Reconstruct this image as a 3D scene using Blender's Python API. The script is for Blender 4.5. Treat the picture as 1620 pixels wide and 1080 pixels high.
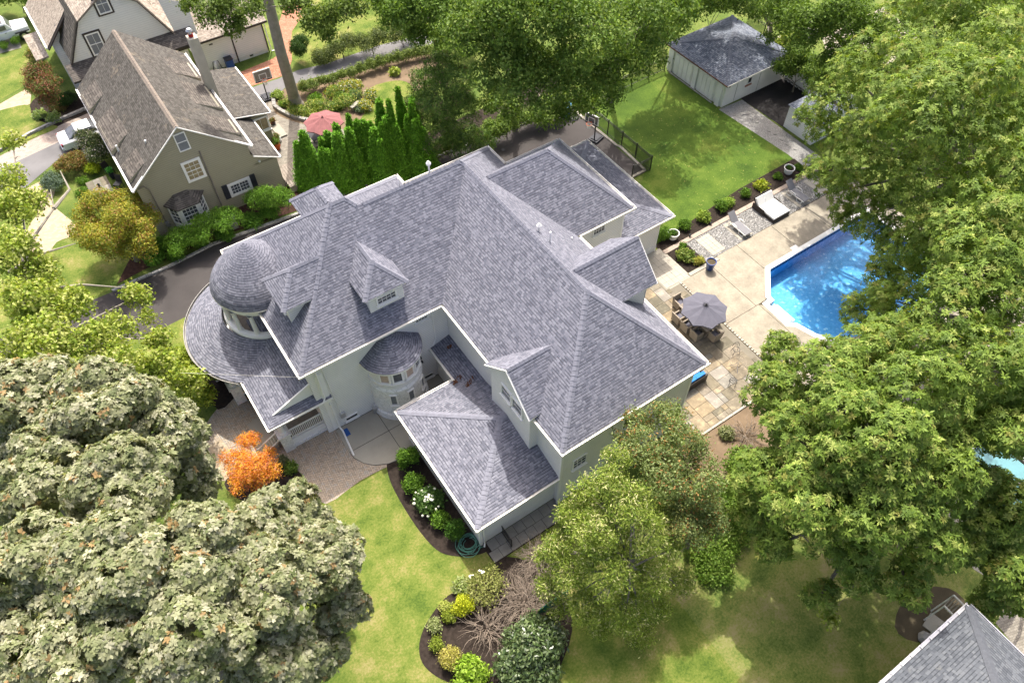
import bpy, math, random
import numpy as np
from mathutils import Vector, Matrix
random.seed(7); RNG = np.random.default_rng(7)
S = bpy.context.scene
for o in list(bpy.data.objects): bpy.data.objects.remove(o)
COL = S.collection
# ---------------------------------------------------------------- camera
cam = bpy.data.cameras.new('camera'); camo = bpy.data.objects.new('camera', cam); COL.objects.link(camo)
RR = [[0.8272423, -0.5618396, -0.0025299], [-0.4526196, -0.6637474, -0.5954619], [0.3328749, 0.4937363, -0.8033796]]
camo.matrix_world = Matrix(((RR[0][0], -RR[1][0], -RR[2][0], 0), (RR[0][1], -RR[1][1], -RR[2][1], 0),
                            (RR[0][2], -RR[1][2], -RR[2][2], 38.0), (0, 0, 0, 1)))
cam.sensor_width = 36; cam.lens = 26.3562; cam.clip_start = .5; cam.clip_end = 2000
S.camera = camo
# ---------------------------------------------------------------- daylight
SUN = Vector((.30, .50, 1.0)).normalized()
W = bpy.data.worlds.new('World'); S.world = W; W.use_nodes = True
wn = W.node_tree; sky = wn.nodes.new('ShaderNodeTexSky'); sky.sky_type = 'NISHITA'; sky.sun_disc = False
sky.sun_elevation = math.asin(SUN.z); sky.sun_rotation = math.atan2(SUN.x, SUN.y)
sky.air_density = .6; sky.dust_density = 6.0; sky.ozone_density = .2
bgn = wn.nodes['Background']; bgn.inputs[1].default_value = .15
wn.links.new(sky.outputs[0], bgn.inputs[0])
sl = bpy.data.lights.new('sun', 'SUN'); sl.energy = 2.6; sl.angle = math.radians(.53); sl.color = (1, .955, .87)
so = bpy.data.objects.new('sun', sl); COL.objects.link(so); so.rotation_euler = SUN.to_track_quat('Z', 'Y').to_euler()
so.location = (0, 0, 60)
S.view_settings.view_transform = 'Standard'; S.view_settings.look = 'None'
S.view_settings.exposure = 1.18; S.view_settings.gamma = 1.0; S.view_settings.use_curve_mapping = False
S.render.engine = 'CYCLES'
try:
    S.cycles.max_bounces = 6; S.cycles.transparent_max_bounces = 8; S.cycles.diffuse_bounces = 3
except Exception: pass
# ---------------------------------------------------------------- helpers
class MB:
    def __init__(s): s.v = []; s.f = []; s.uv = []
    def poly(s, pts, uv=None):
        b = len(s.v); s.v += [tuple(p) for p in pts]; s.f.append(tuple(range(b, b + len(pts))))
        s.uv += list(uv) if uv else [(0, 0)] * len(pts)
        return s
    def box(s, x0, y0, z0, x1, y1, z1):
        x0, x1 = min(x0, x1), max(x0, x1); y0, y1 = min(y0, y1), max(y0, y1); z0, z1 = min(z0, z1), max(z0, z1)
        p = [(x0,y0,z0),(x1,y0,z0),(x1,y1,z0),(x0,y1,z0),(x0,y0,z1),(x1,y0,z1),(x1,y1,z1),(x0,y1,z1)]
        for q in ((0,3,2,1),(4,5,6,7),(0,1,5,4),(1,2,6,5),(2,3,7,6),(3,0,4,7)): s.poly([p[i] for i in q])
        return s
    def obox(s, c, u, v, w, hu, hv, hw):
        c, u, v, w = Vector(c), Vector(u).normalized()*hu, Vector(v).normalized()*hv, Vector(w).normalized()*hw
        p = [c+a*u+b*v+d*w for d in (-1,1) for a, b in ((-1,-1),(1,-1),(1,1),(-1,1))]
        for q in ((0,3,2,1),(4,5,6,7),(0,1,5,4),(1,2,6,5),(2,3,7,6),(3,0,4,7)): s.poly([p[i] for i in q])
        return s
    def bar(s, a, b, w, h=None, up=(0,0,1)):
        a, b = Vector(a), Vector(b); d = b-a; h = h or w
        side = d.cross(Vector(up))
        if side.length < 1e-5: side = d.cross(Vector((0,1,0)))
        n = side.cross(d)
        return s.obox((a+b)/2, d, side, n, d.length/2, w/2, h/2)
    def prism(s, pts, z0, z1, top=True, bot=True):
        n = len(pts)
        if top: s.poly([(x, y, z1) for x, y in pts])
        if bot: s.poly([(x, y, z0) for x, y in reversed(pts)])
        for i in range(n):
            a, b = pts[i], pts[(i+1) % n]
            s.poly([(a[0],a[1],z0),(b[0],b[1],z0),(b[0],b[1],z1),(a[0],a[1],z1)])
        return s
    def tube(s, pts, r, n=6, cap=True):
        pts = [Vector(p) for p in pts]; r = r if hasattr(r, '__len__') else [r]*len(pts)
        rings = []
        prev = None
        for i, p in enumerate(pts):
            d = (pts[min(i+1, len(pts)-1)] - pts[max(i-1, 0)])
            d = d.normalized() if d.length > 1e-7 else Vector((0,0,1))
            a = d.cross(Vector((0,0,1))) if prev is None else prev - d*prev.dot(d)
            if a.length < 1e-4: a = d.cross(Vector((1,0,0)))
            a.normalize(); prev = a; b = d.cross(a)
            rings.append([p + (a*math.cos(t)+b*math.sin(t))*r[i] for t in [2*math.pi*k/n for k in range(n)]])
        for i in range(len(rings)-1):
            for k in range(n):
                s.poly([rings[i][k], rings[i][(k+1)%n], rings[i+1][(k+1)%n], rings[i+1][k]])
        if cap: s.poly(rings[-1]); s.poly(list(reversed(rings[0])))
        return s
    def lathe(s, prof, c=(0,0), n=24, a0=0, a1=2*math.pi, uvr=None):
        full = abs(a1-a0-2*math.pi) < 1e-6
        vv = 0
        for i in range(len(prof)-1):
            (r0, z0), (r1, z1) = prof[i], prof[i+1]
            L = math.hypot(r1-r0, z1-z0)
            for k in range(n):
                t0 = a0+(a1-a0)*k/n; t1 = a0+(a1-a0)*(k+1)/n
                R_ = uvr or 1
                q = [(c[0]+r*math.cos(t), c[1]+r*math.sin(t), z) for r, z, t in ((r0,z0,t0),(r0,z0,t1),(r1,z1,t1),(r1,z1,t0))]
                uu = [(t0*R_, vv), (t1*R_, vv), (t1*R_, vv+L), (t0*R_, vv+L)]
                if r1 < 1e-5: q = q[:3]; uu = uu[:3]
                elif r0 < 1e-5: q = [q[0], q[2], q[3]]; uu = [uu[0], uu[2], uu[3]]
                s.poly(q, uu)
            vv += L
        return s
def wloc(o):
    l = Vector((0,0,0))
    while o is not None: l += o.location; o = o.parent
    return l
def tag(o, label=None, cat=None, group=None, kind=None):
    if label: o['label'] = label
    if cat: o['category'] = cat
    if group: o['group'] = group
    if kind: o['kind'] = kind
    return o
def thing(name, label, cat, loc=(0,0,0), rz=0, group=None, kind=None):
    o = bpy.data.objects.new(name, None); COL.objects.link(o); o.location = loc; o.rotation_euler = (0,0,rz)
    o.empty_display_size = .2
    return tag(o, label, cat, group, kind)
def mesh_from(name, mb, m, off=Vector((0,0,0)), smooth=False):
    me = bpy.data.meshes.new(name)
    me.from_pydata([(v[0]-off.x, v[1]-off.y, v[2]-off.z) for v in mb.v], [], mb.f)
    if any(u != (0, 0) for u in mb.uv[:64]) or any(u != (0, 0) for u in mb.uv[-64:]):
        ul = me.uv_layers.new(name='UVMap'); ul.data.foreach_set('uv', np.array(mb.uv, dtype=np.float32).ravel())
    if m: me.materials.append(m)
    if smooth: me.polygons.foreach_set('use_smooth', [True]*len(me.polygons))
    return me
def part(name, mb, m, parent, world=True, smooth=False, kind=None, label=None):
    off = wloc(parent) if (parent is not None and world) else Vector((0,0,0))
    o = bpy.data.objects.new(name, mesh_from(name, mb, m, off, smooth)); COL.objects.link(o); o.parent = parent
    return tag(o, label, None, None, kind)
def solo(name, mb, m, label, cat, base=(0,0,0), group=None, kind=None, smooth=False, rz=0, local=False):
    off = Vector(base)
    o = bpy.data.objects.new(name, mesh_from(name, mb, m, Vector((0,0,0)) if local else off, smooth)); COL.objects.link(o)
    o.location = off; o.rotation_euler = (0,0,rz)
    return tag(o, label, cat, group, kind)
def struct(name, mb, m, label=None, parent=None):
    o = bpy.data.objects.new(name, mesh_from(name, mb, m)); COL.objects.link(o)
    if parent: o.parent = parent
    else: o['kind'] = 'structure'
    if label: o['label'] = label
    return o
def dup(root, loc, rz=None, label=None, scale=None, group=None):
    def cp(o, par):
        c = o.copy(); COL.objects.link(c); c.parent = par
        for ch in o.children: cp(ch, c)
        return c
    r = cp(root, None); r.location = loc
    if rz is not None: r.rotation_euler = (0,0,rz)
    if scale is not None: r.scale = scale if hasattr(scale, '__len__') else (scale,)*3
    if label: r['label'] = label
    if group: r['group'] = group
    return r
# ---------------------------------------------------------------- materials
def nd(nt, t, **k):
    n = nt.nodes.new(t)
    for a, b in k.items(): setattr(n, a, b)
    return n
def mth(nt, op, a, b=None, c=None):
    n = nt.nodes.new('ShaderNodeMath'); n.operation = op
    for i, x in enumerate((a, b, c)):
        if x is None: continue
        if isinstance(x, (int, float)): n.inputs[i].default_value = x
        else: nt.links.new(x, n.inputs[i])
    return n.outputs[0]
def mixc(nt, fac, a, b, mode='MIX'):
    n = nt.nodes.new('ShaderNodeMix'); n.data_type = 'RGBA'; n.blend_type = mode; n.clamp_factor = True
    for i, x in ((0, fac), (6, a), (7, b)):
        if isinstance(x, (int, float)): n.inputs[i].default_value = x
        elif isinstance(x, tuple): n.inputs[i].default_value = (*x[:3], 1)
        else: nt.links.new(x, n.inputs[i])
    return n.outputs[2]
def base_mat(name, rough=.8, spec=.3):
    m = bpy.data.materials.new(name); m.use_nodes = True; nt = m.node_tree
    p = nt.nodes['Principled BSDF']; p.inputs['Roughness'].default_value = rough
    p.inputs['Specular IOR Level'].default_value = spec
    return m, nt, p
def pos(nt): return nd(nt, 'ShaderNodeNewGeometry').outputs['Position']
def noise(nt, vec, sc, det=3, ro=.6):
    n = nd(nt, 'ShaderNodeTexNoise'); n.inputs['Scale'].default_value = sc; n.inputs['Detail'].default_value = det
    n.inputs['Roughness'].default_value = ro; nt.links.new(vec, n.inputs['Vector']); return n.outputs['Fac']
def ramp(nt, fac, stops):
    r = nd(nt, 'ShaderNodeValToRGB'); e = r.color_ramp.elements
    while len(e) > 1: e.remove(e[-1])
    e[0].position = stops[0][0]; e[0].color = (*stops[0][1], 1)
    for q, c in stops[1:]:
        x = e.new(q); x.color = (*c, 1)
    nt.links.new(fac, r.inputs[0]); return r.outputs[0]
def bump(nt, p, h, strength=.4, dist=.02):
    b = nd(nt, 'ShaderNodeBump'); b.inputs['Strength'].default_value = strength; b.inputs['Distance'].default_value = dist
    nt.links.new(h, b.inputs['Height']); nt.links.new(b.outputs[0], p.inputs['Normal'])
def M(name, c, rough=.8, var=.15, sc=3., fine=40., spec=.3, bmp=.0, metal=0, rnd=0.):
    m, nt, p = base_mat(name, rough, spec); P_ = pos(nt)
    a = noise(nt, P_, sc); b = noise(nt, P_, fine, 2)
    f = mth(nt, 'ADD', mth(nt, 'MULTIPLY', a, .65), mth(nt, 'MULTIPLY', b, .35))
    lo = tuple(x*(1-var) for x in c); hi = tuple(min(1, x*(1+var)) for x in c)
    col = ramp(nt, f, [(.3, lo), (.7, hi)])
    if rnd:
        oi = nd(nt, 'ShaderNodeObjectInfo').outputs['Random']
        k = mth(nt, 'MULTIPLY_ADD', oi, rnd, 1-rnd/2)
        cm = nd(nt, 'ShaderNodeCombineColor'); [nt.links.new(k, cm.inputs[i]) for i in range(3)]
        col = mixc(nt, 1., col, cm.outputs[0], 'MULTIPLY')
    nt.links.new(col, p.inputs['Base Color']); p.inputs['Metallic'].default_value = metal
    if bmp: bump(nt, p, b, bmp, .01)
    return m
def shingle_mat(name, tones, row=.14, tab=.165, dark=.25, patch=None, warm=None):
    m, nt, p = base_mat(name, .9, .2)
    uv = nd(nt, 'ShaderNodeUVMap').outputs[0]; sx = nd(nt, 'ShaderNodeSeparateXYZ'); nt.links.new(uv, sx.inputs[0])
    v = mth(nt, 'DIVIDE', sx.outputs[1], row); r = mth(nt, 'FLOOR', v); fv = mth(nt, 'FRACT', v)
    def wn2(a, b):
        c = nd(nt, 'ShaderNodeCombineXYZ')
        for i, x in enumerate((a, b)):
            nt.links.new(x, c.inputs[i])
        w = nd(nt, 'ShaderNodeTexWhiteNoise'); w.noise_dimensions = '2D'; nt.links.new(c.outputs[0], w.inputs[0]); return w.outputs[0]
    rr = mth(nt, 'MULTIPLY', r, 7.31)
    off = mth(nt, 'MULTIPLY', wn2(r, rr), 5.0)
    u = mth(nt, 'ADD', mth(nt, 'DIVIDE', sx.outputs[0], tab), off)
    wob = mth(nt, 'MULTIPLY', mth(nt, 'SINE', mth(nt, 'MULTIPLY', u, 1.9)), .25); u = mth(nt, 'ADD', u, wob)
    t = mth(nt, 'FLOOR', u); fu = mth(nt, 'FRACT', u)
    w1 = wn2(t, r); w2 = wn2(mth(nt, 'ADD', t, 31.7), r)
    P_ = pos(nt)
    big = noise(nt, P_, .35, 3); fine = noise(nt, P_, 45, 2)
    tone = mth(nt, 'ADD', w1, mth(nt, 'MULTIPLY', mth(nt, 'SUBTRACT', big, .5), .3))
    n = len(tones); col = ramp(nt, tone, [(i/(n-1)*.9+.05, c) for i, c in enumerate(tones)])
    g = mth(nt, 'MULTIPLY_ADD', fine, .5, .75)
    cc = nd(nt, 'ShaderNodeCombineColor'); [nt.links.new(g, cc.inputs[i]) for i in range(3)]
    col = mixc(nt, 1., col, cc.outputs[0], 'MULTIPLY')
    line = mth(nt, 'LESS_THAN', fv, .27); raised = mth(nt, 'GREATER_THAN', w2, .33)  # shadow under each course painted into the colour, strongest below raised tabs
    l2 = mth(nt, 'MULTIPLY', line, mth(nt, 'MULTIPLY_ADD', raised, .7, .3))
    vl = mth(nt, 'MULTIPLY', mth(nt, 'LESS_THAN', fu, .07), .55)
    col = mixc(nt, mth(nt, 'MULTIPLY', mth(nt, 'MAXIMUM', l2, vl), 1-dark), col, tuple(x*.3 for x in tones[0]))
    if patch:
        pn = noise(nt, P_, 1.1, 4, .75)
        col = mixc(nt, ramp(nt, pn, [(.6, (0,0,0)), (.68, (.75,.75,.75))]), col, patch)
    nt.links.new(col, p.inputs['Base Color'])
    h = mth(nt, 'SUBTRACT', mth(nt, 'MULTIPLY', raised, .6), mth(nt, 'MULTIPLY', fv, .9))
    bump(nt, p, h, .55, .012)
    return m
def siding_mat(name, c, sp=.13, rough=.55, dk=.55):
    m, nt, p = base_mat(name, rough, .35); P_ = pos(nt)
    sx = nd(nt, 'ShaderNodeSeparateXYZ'); nt.links.new(P_, sx.inputs[0])
    fz = mth(nt, 'FRACT', mth(nt, 'DIVIDE', sx.outputs[2], sp))
    ln = mth(nt, 'LESS_THAN', fz, .2)  # shade under each lap drawn as a darker line in the colour
    n1 = noise(nt, P_, 1.3, 4); col = ramp(nt, n1, [(.3, tuple(x*.93 for x in c)), (.7, c)])
    col = mixc(nt, mth(nt, 'MULTIPLY', ln, .85), col, tuple(x*dk for x in c))
    nt.links.new(col, p.inputs['Base Color']); bump(nt, p, mth(nt, 'SUBTRACT', 1., fz), .6, .02)
    return m
def foliage_mat(name, trans=.35, rough=.6, spec=.25):
    m, nt, p = base_mat(name, rough, spec)
    a = nd(nt, 'ShaderNodeAttribute'); a.attribute_name = 'tint'
    nt.links.new(a.outputs['Color'], p.inputs['Base Color'])
    tr = nd(nt, 'ShaderNodeBsdfTranslucent')
    lt = mixc(nt, 1., a.outputs['Color'], (1.25, 1.25, .55), 'MULTIPLY'); nt.links.new(lt, tr.inputs[0])
    mx = nd(nt, 'ShaderNodeMixShader'); mx.inputs[0].default_value = trans
    nt.links.new(p.outputs[0], mx.inputs[1]); nt.links.new(tr.outputs[0], mx.inputs[2])
    nt.links.new(mx.outputs[0], nt.nodes['Material Output'].inputs[0])
    return m
def grass_mat(name, cols, sc=.5, bmp=.5):
    m, nt, p = base_mat(name, .9, .15); P_ = pos(nt)
    a = noise(nt, P_, sc, 5, .65); b = noise(nt, P_, 9, 3); c = noise(nt, P_, 60, 2, .8)
    f = mth(nt, 'ADD', mth(nt, 'MULTIPLY', a, .5), mth(nt, 'ADD', mth(nt, 'MULTIPLY', b, .24), mth(nt, 'MULTIPLY', c, .26)))
    n = len(cols); col = ramp(nt, f, [(.4+.2*i/(n-1), q) for i, q in enumerate(cols)])
    nt.links.new(col, p.inputs['Base Color']); bump(nt, p, c, bmp, .03)
    return m
def paver_mat(name, cols, bw=.2, bh=.1, rot=.785, dark=(.12,.11,.1), herring=True):
    m, nt, p = base_mat(name, .85, .2); P_ = pos(nt)
    mp = nd(nt, 'ShaderNodeMapping'); mp.inputs['Rotation'].default_value[2] = rot; nt.links.new(P_, mp.inputs[0])
    sx = nd(nt, 'ShaderNodeSeparateXYZ'); nt.links.new(mp.outputs[0], sx.inputs[0])
    if herring:   # every second strip of bricks turns by a quarter, as in a basket of zigzag rows
        strip = mth(nt, 'GREATER_THAN', mth(nt, 'FRACT', mth(nt, 'DIVIDE', mth(nt, 'ADD', sx.outputs[0], sx.outputs[1]), bw*2.83)), .5)
        cx = nd(nt, 'ShaderNodeCombineXYZ'); nt.links.new(sx.outputs[1], cx.inputs[0]); nt.links.new(sx.outputs[0], cx.inputs[1])
        vm = nd(nt, 'ShaderNodeMix'); vm.data_type = 'VECTOR'; nt.links.new(strip, vm.inputs[0])
        nt.links.new(mp.outputs[0], vm.inputs[4]); nt.links.new(cx.outputs[0], vm.inputs[5]); vec = vm.outputs[1]
    else: vec = mp.outputs[0]
    b = nd(nt, 'ShaderNodeTexBrick'); nt.links.new(vec, b.inputs['Vector']); b.inputs['Scale'].default_value = 1
    b.inputs['Brick Width'].default_value = bw; b.inputs['Row Height'].default_value = bh; b.inputs['Mortar Size'].default_value = .007
    b.inputs['Color1'].default_value = (0,0,0,1); b.inputs['Color2'].default_value = (1,1,1,1); b.inputs['Mortar'].default_value = (.5,.5,.5,1)
    big = noise(nt, P_, 1.2, 3); n = len(cols)
    f = mth(nt, 'ADD', mth(nt, 'MULTIPLY', b.outputs['Color'], .8), mth(nt, 'MULTIPLY', big, .3))
    col = ramp(nt, f, [(.1+.85*i/(n-1), q) for i, q in enumerate(cols)])
    col = mixc(nt, b.outputs['Fac'], col, dark)
    nt.links.new(col, p.inputs['Base Color']); bump(nt, p, mth(nt, 'SUBTRACT', 1., b.outputs['Fac']), .5, .01)
    return m
def stone_mat(name, cols, sc=3., joint=(.5,.5,.5), jw=.04, vscale=(1,1,1)):
    m, nt, p = base_mat(name, .85, .25); P_ = pos(nt)
    mp = nd(nt, 'ShaderNodeMapping'); mp.inputs['Scale'].default_value = vscale; nt.links.new(P_, mp.inputs[0])
    v = nd(nt, 'ShaderNodeTexVoronoi'); v.inputs['Scale'].default_value = sc; nt.links.new(mp.outputs[0], v.inputs['Vector'])
    e = nd(nt, 'ShaderNodeTexVoronoi'); e.feature = 'DISTANCE_TO_EDGE'; e.inputs['Scale'].default_value = sc; nt.links.new(mp.outputs[0], e.inputs['Vector'])
    sc_ = nd(nt, 'ShaderNodeSeparateColor'); nt.links.new(v.outputs['Color'], sc_.inputs[0])
    col = ramp(nt, sc_.outputs[0], [(i/(len(cols)-1), q) for i, q in enumerate(cols)])
    j = mth(nt, 'LESS_THAN', e.outputs['Distance'], jw); col = mixc(nt, j, col, joint)
    nt.links.new(col, p.inputs['Base Color']); bump(nt, p, mth(nt, 'MINIMUM', e.outputs['Distance'], .25), .8, .06)
    return m
LAV = [(.132,.137,.17), (.166,.171,.208), (.19,.194,.233), (.21,.214,.254), (.243,.247,.289)]
MT = {}
MT['roof'] = shingle_mat('grey_lavender_shingles', LAV)
MT['cap'] = M('ridge_cap_shingle', (.205,.209,.248), .9, .22, 6, 30, .2, .3)
MT['roof_shed'] = shingle_mat('blue_grey_shingles', [(.1,.115,.15),(.14,.16,.2),(.19,.21,.25),(.24,.26,.3)])
MT['roof_olive'] = shingle_mat('weathered_brown_shingles', [(.068,.062,.055),(.089,.082,.073),(.107,.099,.088),(.128,.119,.106)], row=.14, tab=.2, dark=.5, patch=(.18,.15,.115))
MT['roof_bay'] = shingle_mat('brown_bay_shingles', [(.09,.08,.07),(.125,.11,.097),(.17,.15,.13)], row=.14, tab=.25)
MT['roof_tan'] = shingle_mat('tan_shingles', [(.24,.2,.165),(.32,.27,.22),(.4,.34,.28),(.46,.4,.33)], row=.14, dark=.6)
MT['roof_corner'] = shingle_mat('blue_grey_weathered_shingles', [(.085,.093,.107),(.102,.112,.127),(.118,.128,.144),(.14,.15,.164)], row=.14, tab=.17, dark=.35, patch=(.15,.155,.155))
MT['cap_olive'] = M('brown_ridge_cap', (.25,.21,.175), .9, .25, 6, 30, .2, .3)
MT['cap_shed'] = M('blue_grey_ridge_cap', (.15,.165,.2), .9, .2, 6, 30, .2, .3)
MT['cap_corner'] = M('charcoal_ridge_cap', (.1,.107,.122), .9, .2, 6, 30, .2, .3)
MT['white_siding'] = siding_mat('white_lap_siding', (.86,.845,.805), .15, dk=.6)
MT['olive_siding'] = siding_mat('olive_lap_siding', (.37,.34,.24), .155, dk=.62)
MT['white_siding2'] = siding_mat('white_board_siding', (.82,.81,.775), .17, dk=.8)
MT['white'] = M('white_paint', (.86,.845,.805), .45, .04, 1.5, 20)
MT['trimw'] = M('cream_gutter_metal', (.82,.79,.71), .35, .05, 1.5, 15)
MT['wstone'] = stone_mat('painted_white_stone', [(.78,.765,.73),(.86,.85,.82)], 3.2, (.6,.59,.56), .035, (1,1,1.7))
MT['stucco'] = M('off_white_stucco', (.78,.765,.72), .85, .1, .9, 30, .2, .3)
MT['dark'] = M('dark_void', (.02,.02,.022), .6, .2)
MT['black'] = M('black_metal', (.018,.018,.02), .4, .2, 5, 50, .5)
MT['brown_trim'] = M('dark_brown_trim', (.05,.04,.035), .6, .2)
MT['char'] = M('charcoal_shutter', (.03,.032,.04), .6, .15)
MT['glass'] = M('window_glass', (.1,.105,.115), .08, .5, 1.2, 3, .8)
MT['glass_tan'] = M('tan_curtained_glass', (.33,.26,.15), .15, .35, 2.5, 4, .6)
MT['blind'] = M('pinkish_blind', (.5,.38,.3), .3, .2, 2, 8, .5)
MT['screen'] = M('grey_insect_screen', (.2,.21,.23), .5, .15, 2, 30)
MT['asphalt'] = M('old_asphalt', (.062,.056,.054), .9, .3, .35, 45, .2, .5)
MT['asphalt_dk'] = M('fresh_dark_asphalt', (.028,.026,.026), .9, .3, 1, 60, .2, .5)
MT['asphalt_lt'] = M('worn_grey_asphalt', (.17,.165,.165), .9, .22, .5, 40, .2, .4)
MT['conc'] = M('tan_concrete', (.31,.275,.215), .85, .3, 1.1, 9, .2, .25)
MT['conc_g'] = M('grey_concrete', (.34,.32,.265), .85, .12, .8, 20, .2, .2)
MT['conc_l'] = M('pale_concrete', (.4,.37,.31), .85, .1, .8, 20, .2, .2)
MT['curb'] = stone_mat('stone_curb', [(.28,.27,.25),(.42,.41,.39)], 2.5, (.16,.15,.14), .03)
MT['mulch'] = M('dark_mulch', (.035,.027,.022), .95, .5, 5, 60, .1, 1.)
MT['mulch_r'] = M('reddish_mulch', (.06,.033,.025), .95, .5, 5, 60, .1, 1.)
MT['soil'] = M('dry_tan_soil', (.185,.135,.088), .95, .3, .8, 30, .1, .8)
MT['soil_d'] = M('brown_dirt', (.085,.07,.045), .95, .35, .8, 30, .1, .8)
MT['gravel'] = stone_mat('grey_gravel', [(.1,.1,.1),(.2,.195,.185),(.32,.31,.3),(.46,.45,.43)], 14, (.06,.06,.055), .02)
MT['gravel_l'] = stone_mat('pale_gravel', [(.22,.21,.2),(.33,.32,.3),(.45,.43,.4)], 22, (.18,.17,.16), .015)
MT['grass'] = grass_mat('grass', [(.05,.085,.016),(.085,.13,.024),(.13,.17,.035),(.19,.2,.06)])
MT['grass_s'] = grass_mat('sunny_grass', [(.055,.1,.015),(.095,.14,.022),(.135,.175,.032),(.19,.2,.05),(.27,.235,.095)], .6)
MT['grass_b'] = grass_mat('deep_green_grass', [(.04,.08,.012),(.065,.115,.016),(.09,.15,.02),(.15,.195,.035)], .35)
MT['brickpave'] = paver_mat('mottled_brick_pavers', [(.3,.25,.19),(.4,.33,.25),(.47,.38,.28),(.38,.36,.31)], .2, .1)
MT['tanpave'] = paver_mat('tan_pavers', [(.36,.285,.19),(.42,.335,.23),(.46,.38,.27)], .24, .16, .4, (.33,.26,.18), False)
MT['pinkpave'] = paver_mat('pink_grey_drive_pavers', [(.32,.25,.21),(.39,.32,.27),(.42,.36,.3)], .24, .12, .05, (.25,.2,.17), False)
MT['greypave'] = paver_mat('grey_patio_pavers', [(.19,.17,.14),(.26,.235,.195),(.3,.275,.23)], .22, .11, .3, (.15,.14,.11), False)
MT['redbrick'] = paver_mat('red_brick_patio', [(.3,.12,.07),(.38,.17,.1),(.43,.22,.14)], .2, .1, .78, (.2,.12,.09))
MT['blue'] = M('blue_cushion', (.03,.19,.5), .8, .12, 3, 40)
MT['grey_fab'] = M('slate_grey_fabric', (.115,.115,.145), .85, .08, 4, 60)
MT['grey_sling'] = M('grey_sling', (.19,.19,.205), .7, .08, 4, 60)
MT['white_cush'] = M('white_cushion', (.82,.81,.78), .85, .04, 4, 40)
MT['rose_fab'] = M('faded_red_fabric', (.25,.1,.1), .85, .14, 2, 50)
MT['wicker'] = M('grey_brown_wicker', (.3,.255,.2), .8, .25, 20, 90, .2, .5)
MT['wicker_d'] = M('dark_wicker', (.035,.028,.024), .6, .3, 20, 90, .4, .5)
MT['wood_g'] = M('weathered_teak', (.26,.225,.19), .8, .25, 5, 60, .2, .3, rnd=.35)
MT['slab_flag'] = None
MT['bark'] = M('grey_brown_bark', (.2,.18,.145), .95, .3, 2, 25, .1, .8)
MT['bark_g'] = M('pale_grey_bark', (.27,.245,.2), .95, .25, 3, 30, .1, .8)
MT['bark_d'] = M('dark_bark', (.07,.055,.045), .95, .3, 3, 30, .1, .8)
MT['twig'] = M('bleached_twig', (.27,.22,.175), .9, .25, 3, 30, .1, .4)
MT['leaf'] = foliage_mat('leaves')
MT['needle'] = foliage_mat('evergreen_leaves', .2, .6)
MT['waxy'] = foliage_mat('glossy_leaves', .15, .3, .6)
MT['bluepot'] = M('cobalt_glaze', (.02,.055,.2), .15, .15, 3, 9, .7)
MT['bluebin'] = M('light_blue_plastic', (.07,.3,.5), .45, .1)
MT['bluebin_d'] = M('recycling_blue_plastic', (.02,.08,.28), .45, .1)
MT['orange'] = M('orange_paint', (.6,.13,.03), .45, .1)
MT['terra'] = M('orange_glaze_pot', (.55,.1,.02), .35, .15)
MT['teal'] = M('teal_windscreen_mesh', (.02,.16,.13), .8, .2)
MT['hose'] = M('green_hose', (.1,.26,.2), .45, .15)
MT['rust'] = M('rusty_leaf_litter', (.12,.05,.025), .9, .5, 20, 60)
MT['carwhite'] = M('white_car_paint', (.78,.79,.8), .2, .03, 1, 5, .6)
MT['tyre'] = M('tyre_rubber', (.02,.02,.02), .8, .2)
MT['redlens'] = M('red_lens', (.35,.01,.01), .2, .1)
MT['chrome'] = M('silver_metal', (.55,.55,.56), .3, .08, 3, 20, .6, 0, .7)
MT['stone_g'] = M('grey_boulder', (.3,.29,.27), .9, .25, 3, 30, .2, .5)

# ---------------------------------------------------------------- roofs: unions of hipped and gabled blocks
class Blk:
    def __init__(s, x0, x1, y0, y1, z, sl, sides='WESN', dom=None):
        s.x0, s.x1, s.y0, s.y1, s.z, s.sl, s.sides = x0, x1, y0, y1, z, sl, sides
        s.pl = {}
        if 'W' in sides: s.pl['W'] = (sl, 0, z-sl*x0)
        if 'E' in sides: s.pl['E'] = (-sl, 0, z+sl*x1)
        if 'S' in sides: s.pl['S'] = (0, sl, z-sl*y0)
        if 'N' in sides: s.pl['N'] = (0, -sl, z+sl*y1)
        d = dom or (x0, x1, y0, y1)
        s.dom = [(d[0], d[2]), (d[1], d[2]), (d[1], d[3]), (d[0], d[3])]; s.d = d
    def h(s, x, y):
        if not (s.d[0]-1e-6 <= x <= s.d[1]+1e-6 and s.d[2]-1e-6 <= y <= s.d[3]+1e-6): return -99
        return min(a*x+b*y+c for a, b, c in s.pl.values())
def clip2(poly, a, b, c):
    out = []; n = len(poly)
    for i in range(n):
        p, q = poly[i], poly[(i+1) % n]
        dp, dq = a*p[0]+b*p[1]+c, a*q[0]+b*q[1]+c
        if dp >= -1e-9: out.append(p)
        if (dp > 1e-9 and dq < -1e-9) or (dp < -1e-9 and dq > 1e-9):
            t = dp/(dp-dq); out.append((p[0]+t*(q[0]-p[0]), p[1]+t*(q[1]-p[1])))
    return out
def area2(p): return abs(sum(p[i][0]*p[(i+1)%len(p)][1]-p[(i+1)%len(p)][0]*p[i][1] for i in range(len(p))))/2 if len(p) > 2 else 0
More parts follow.
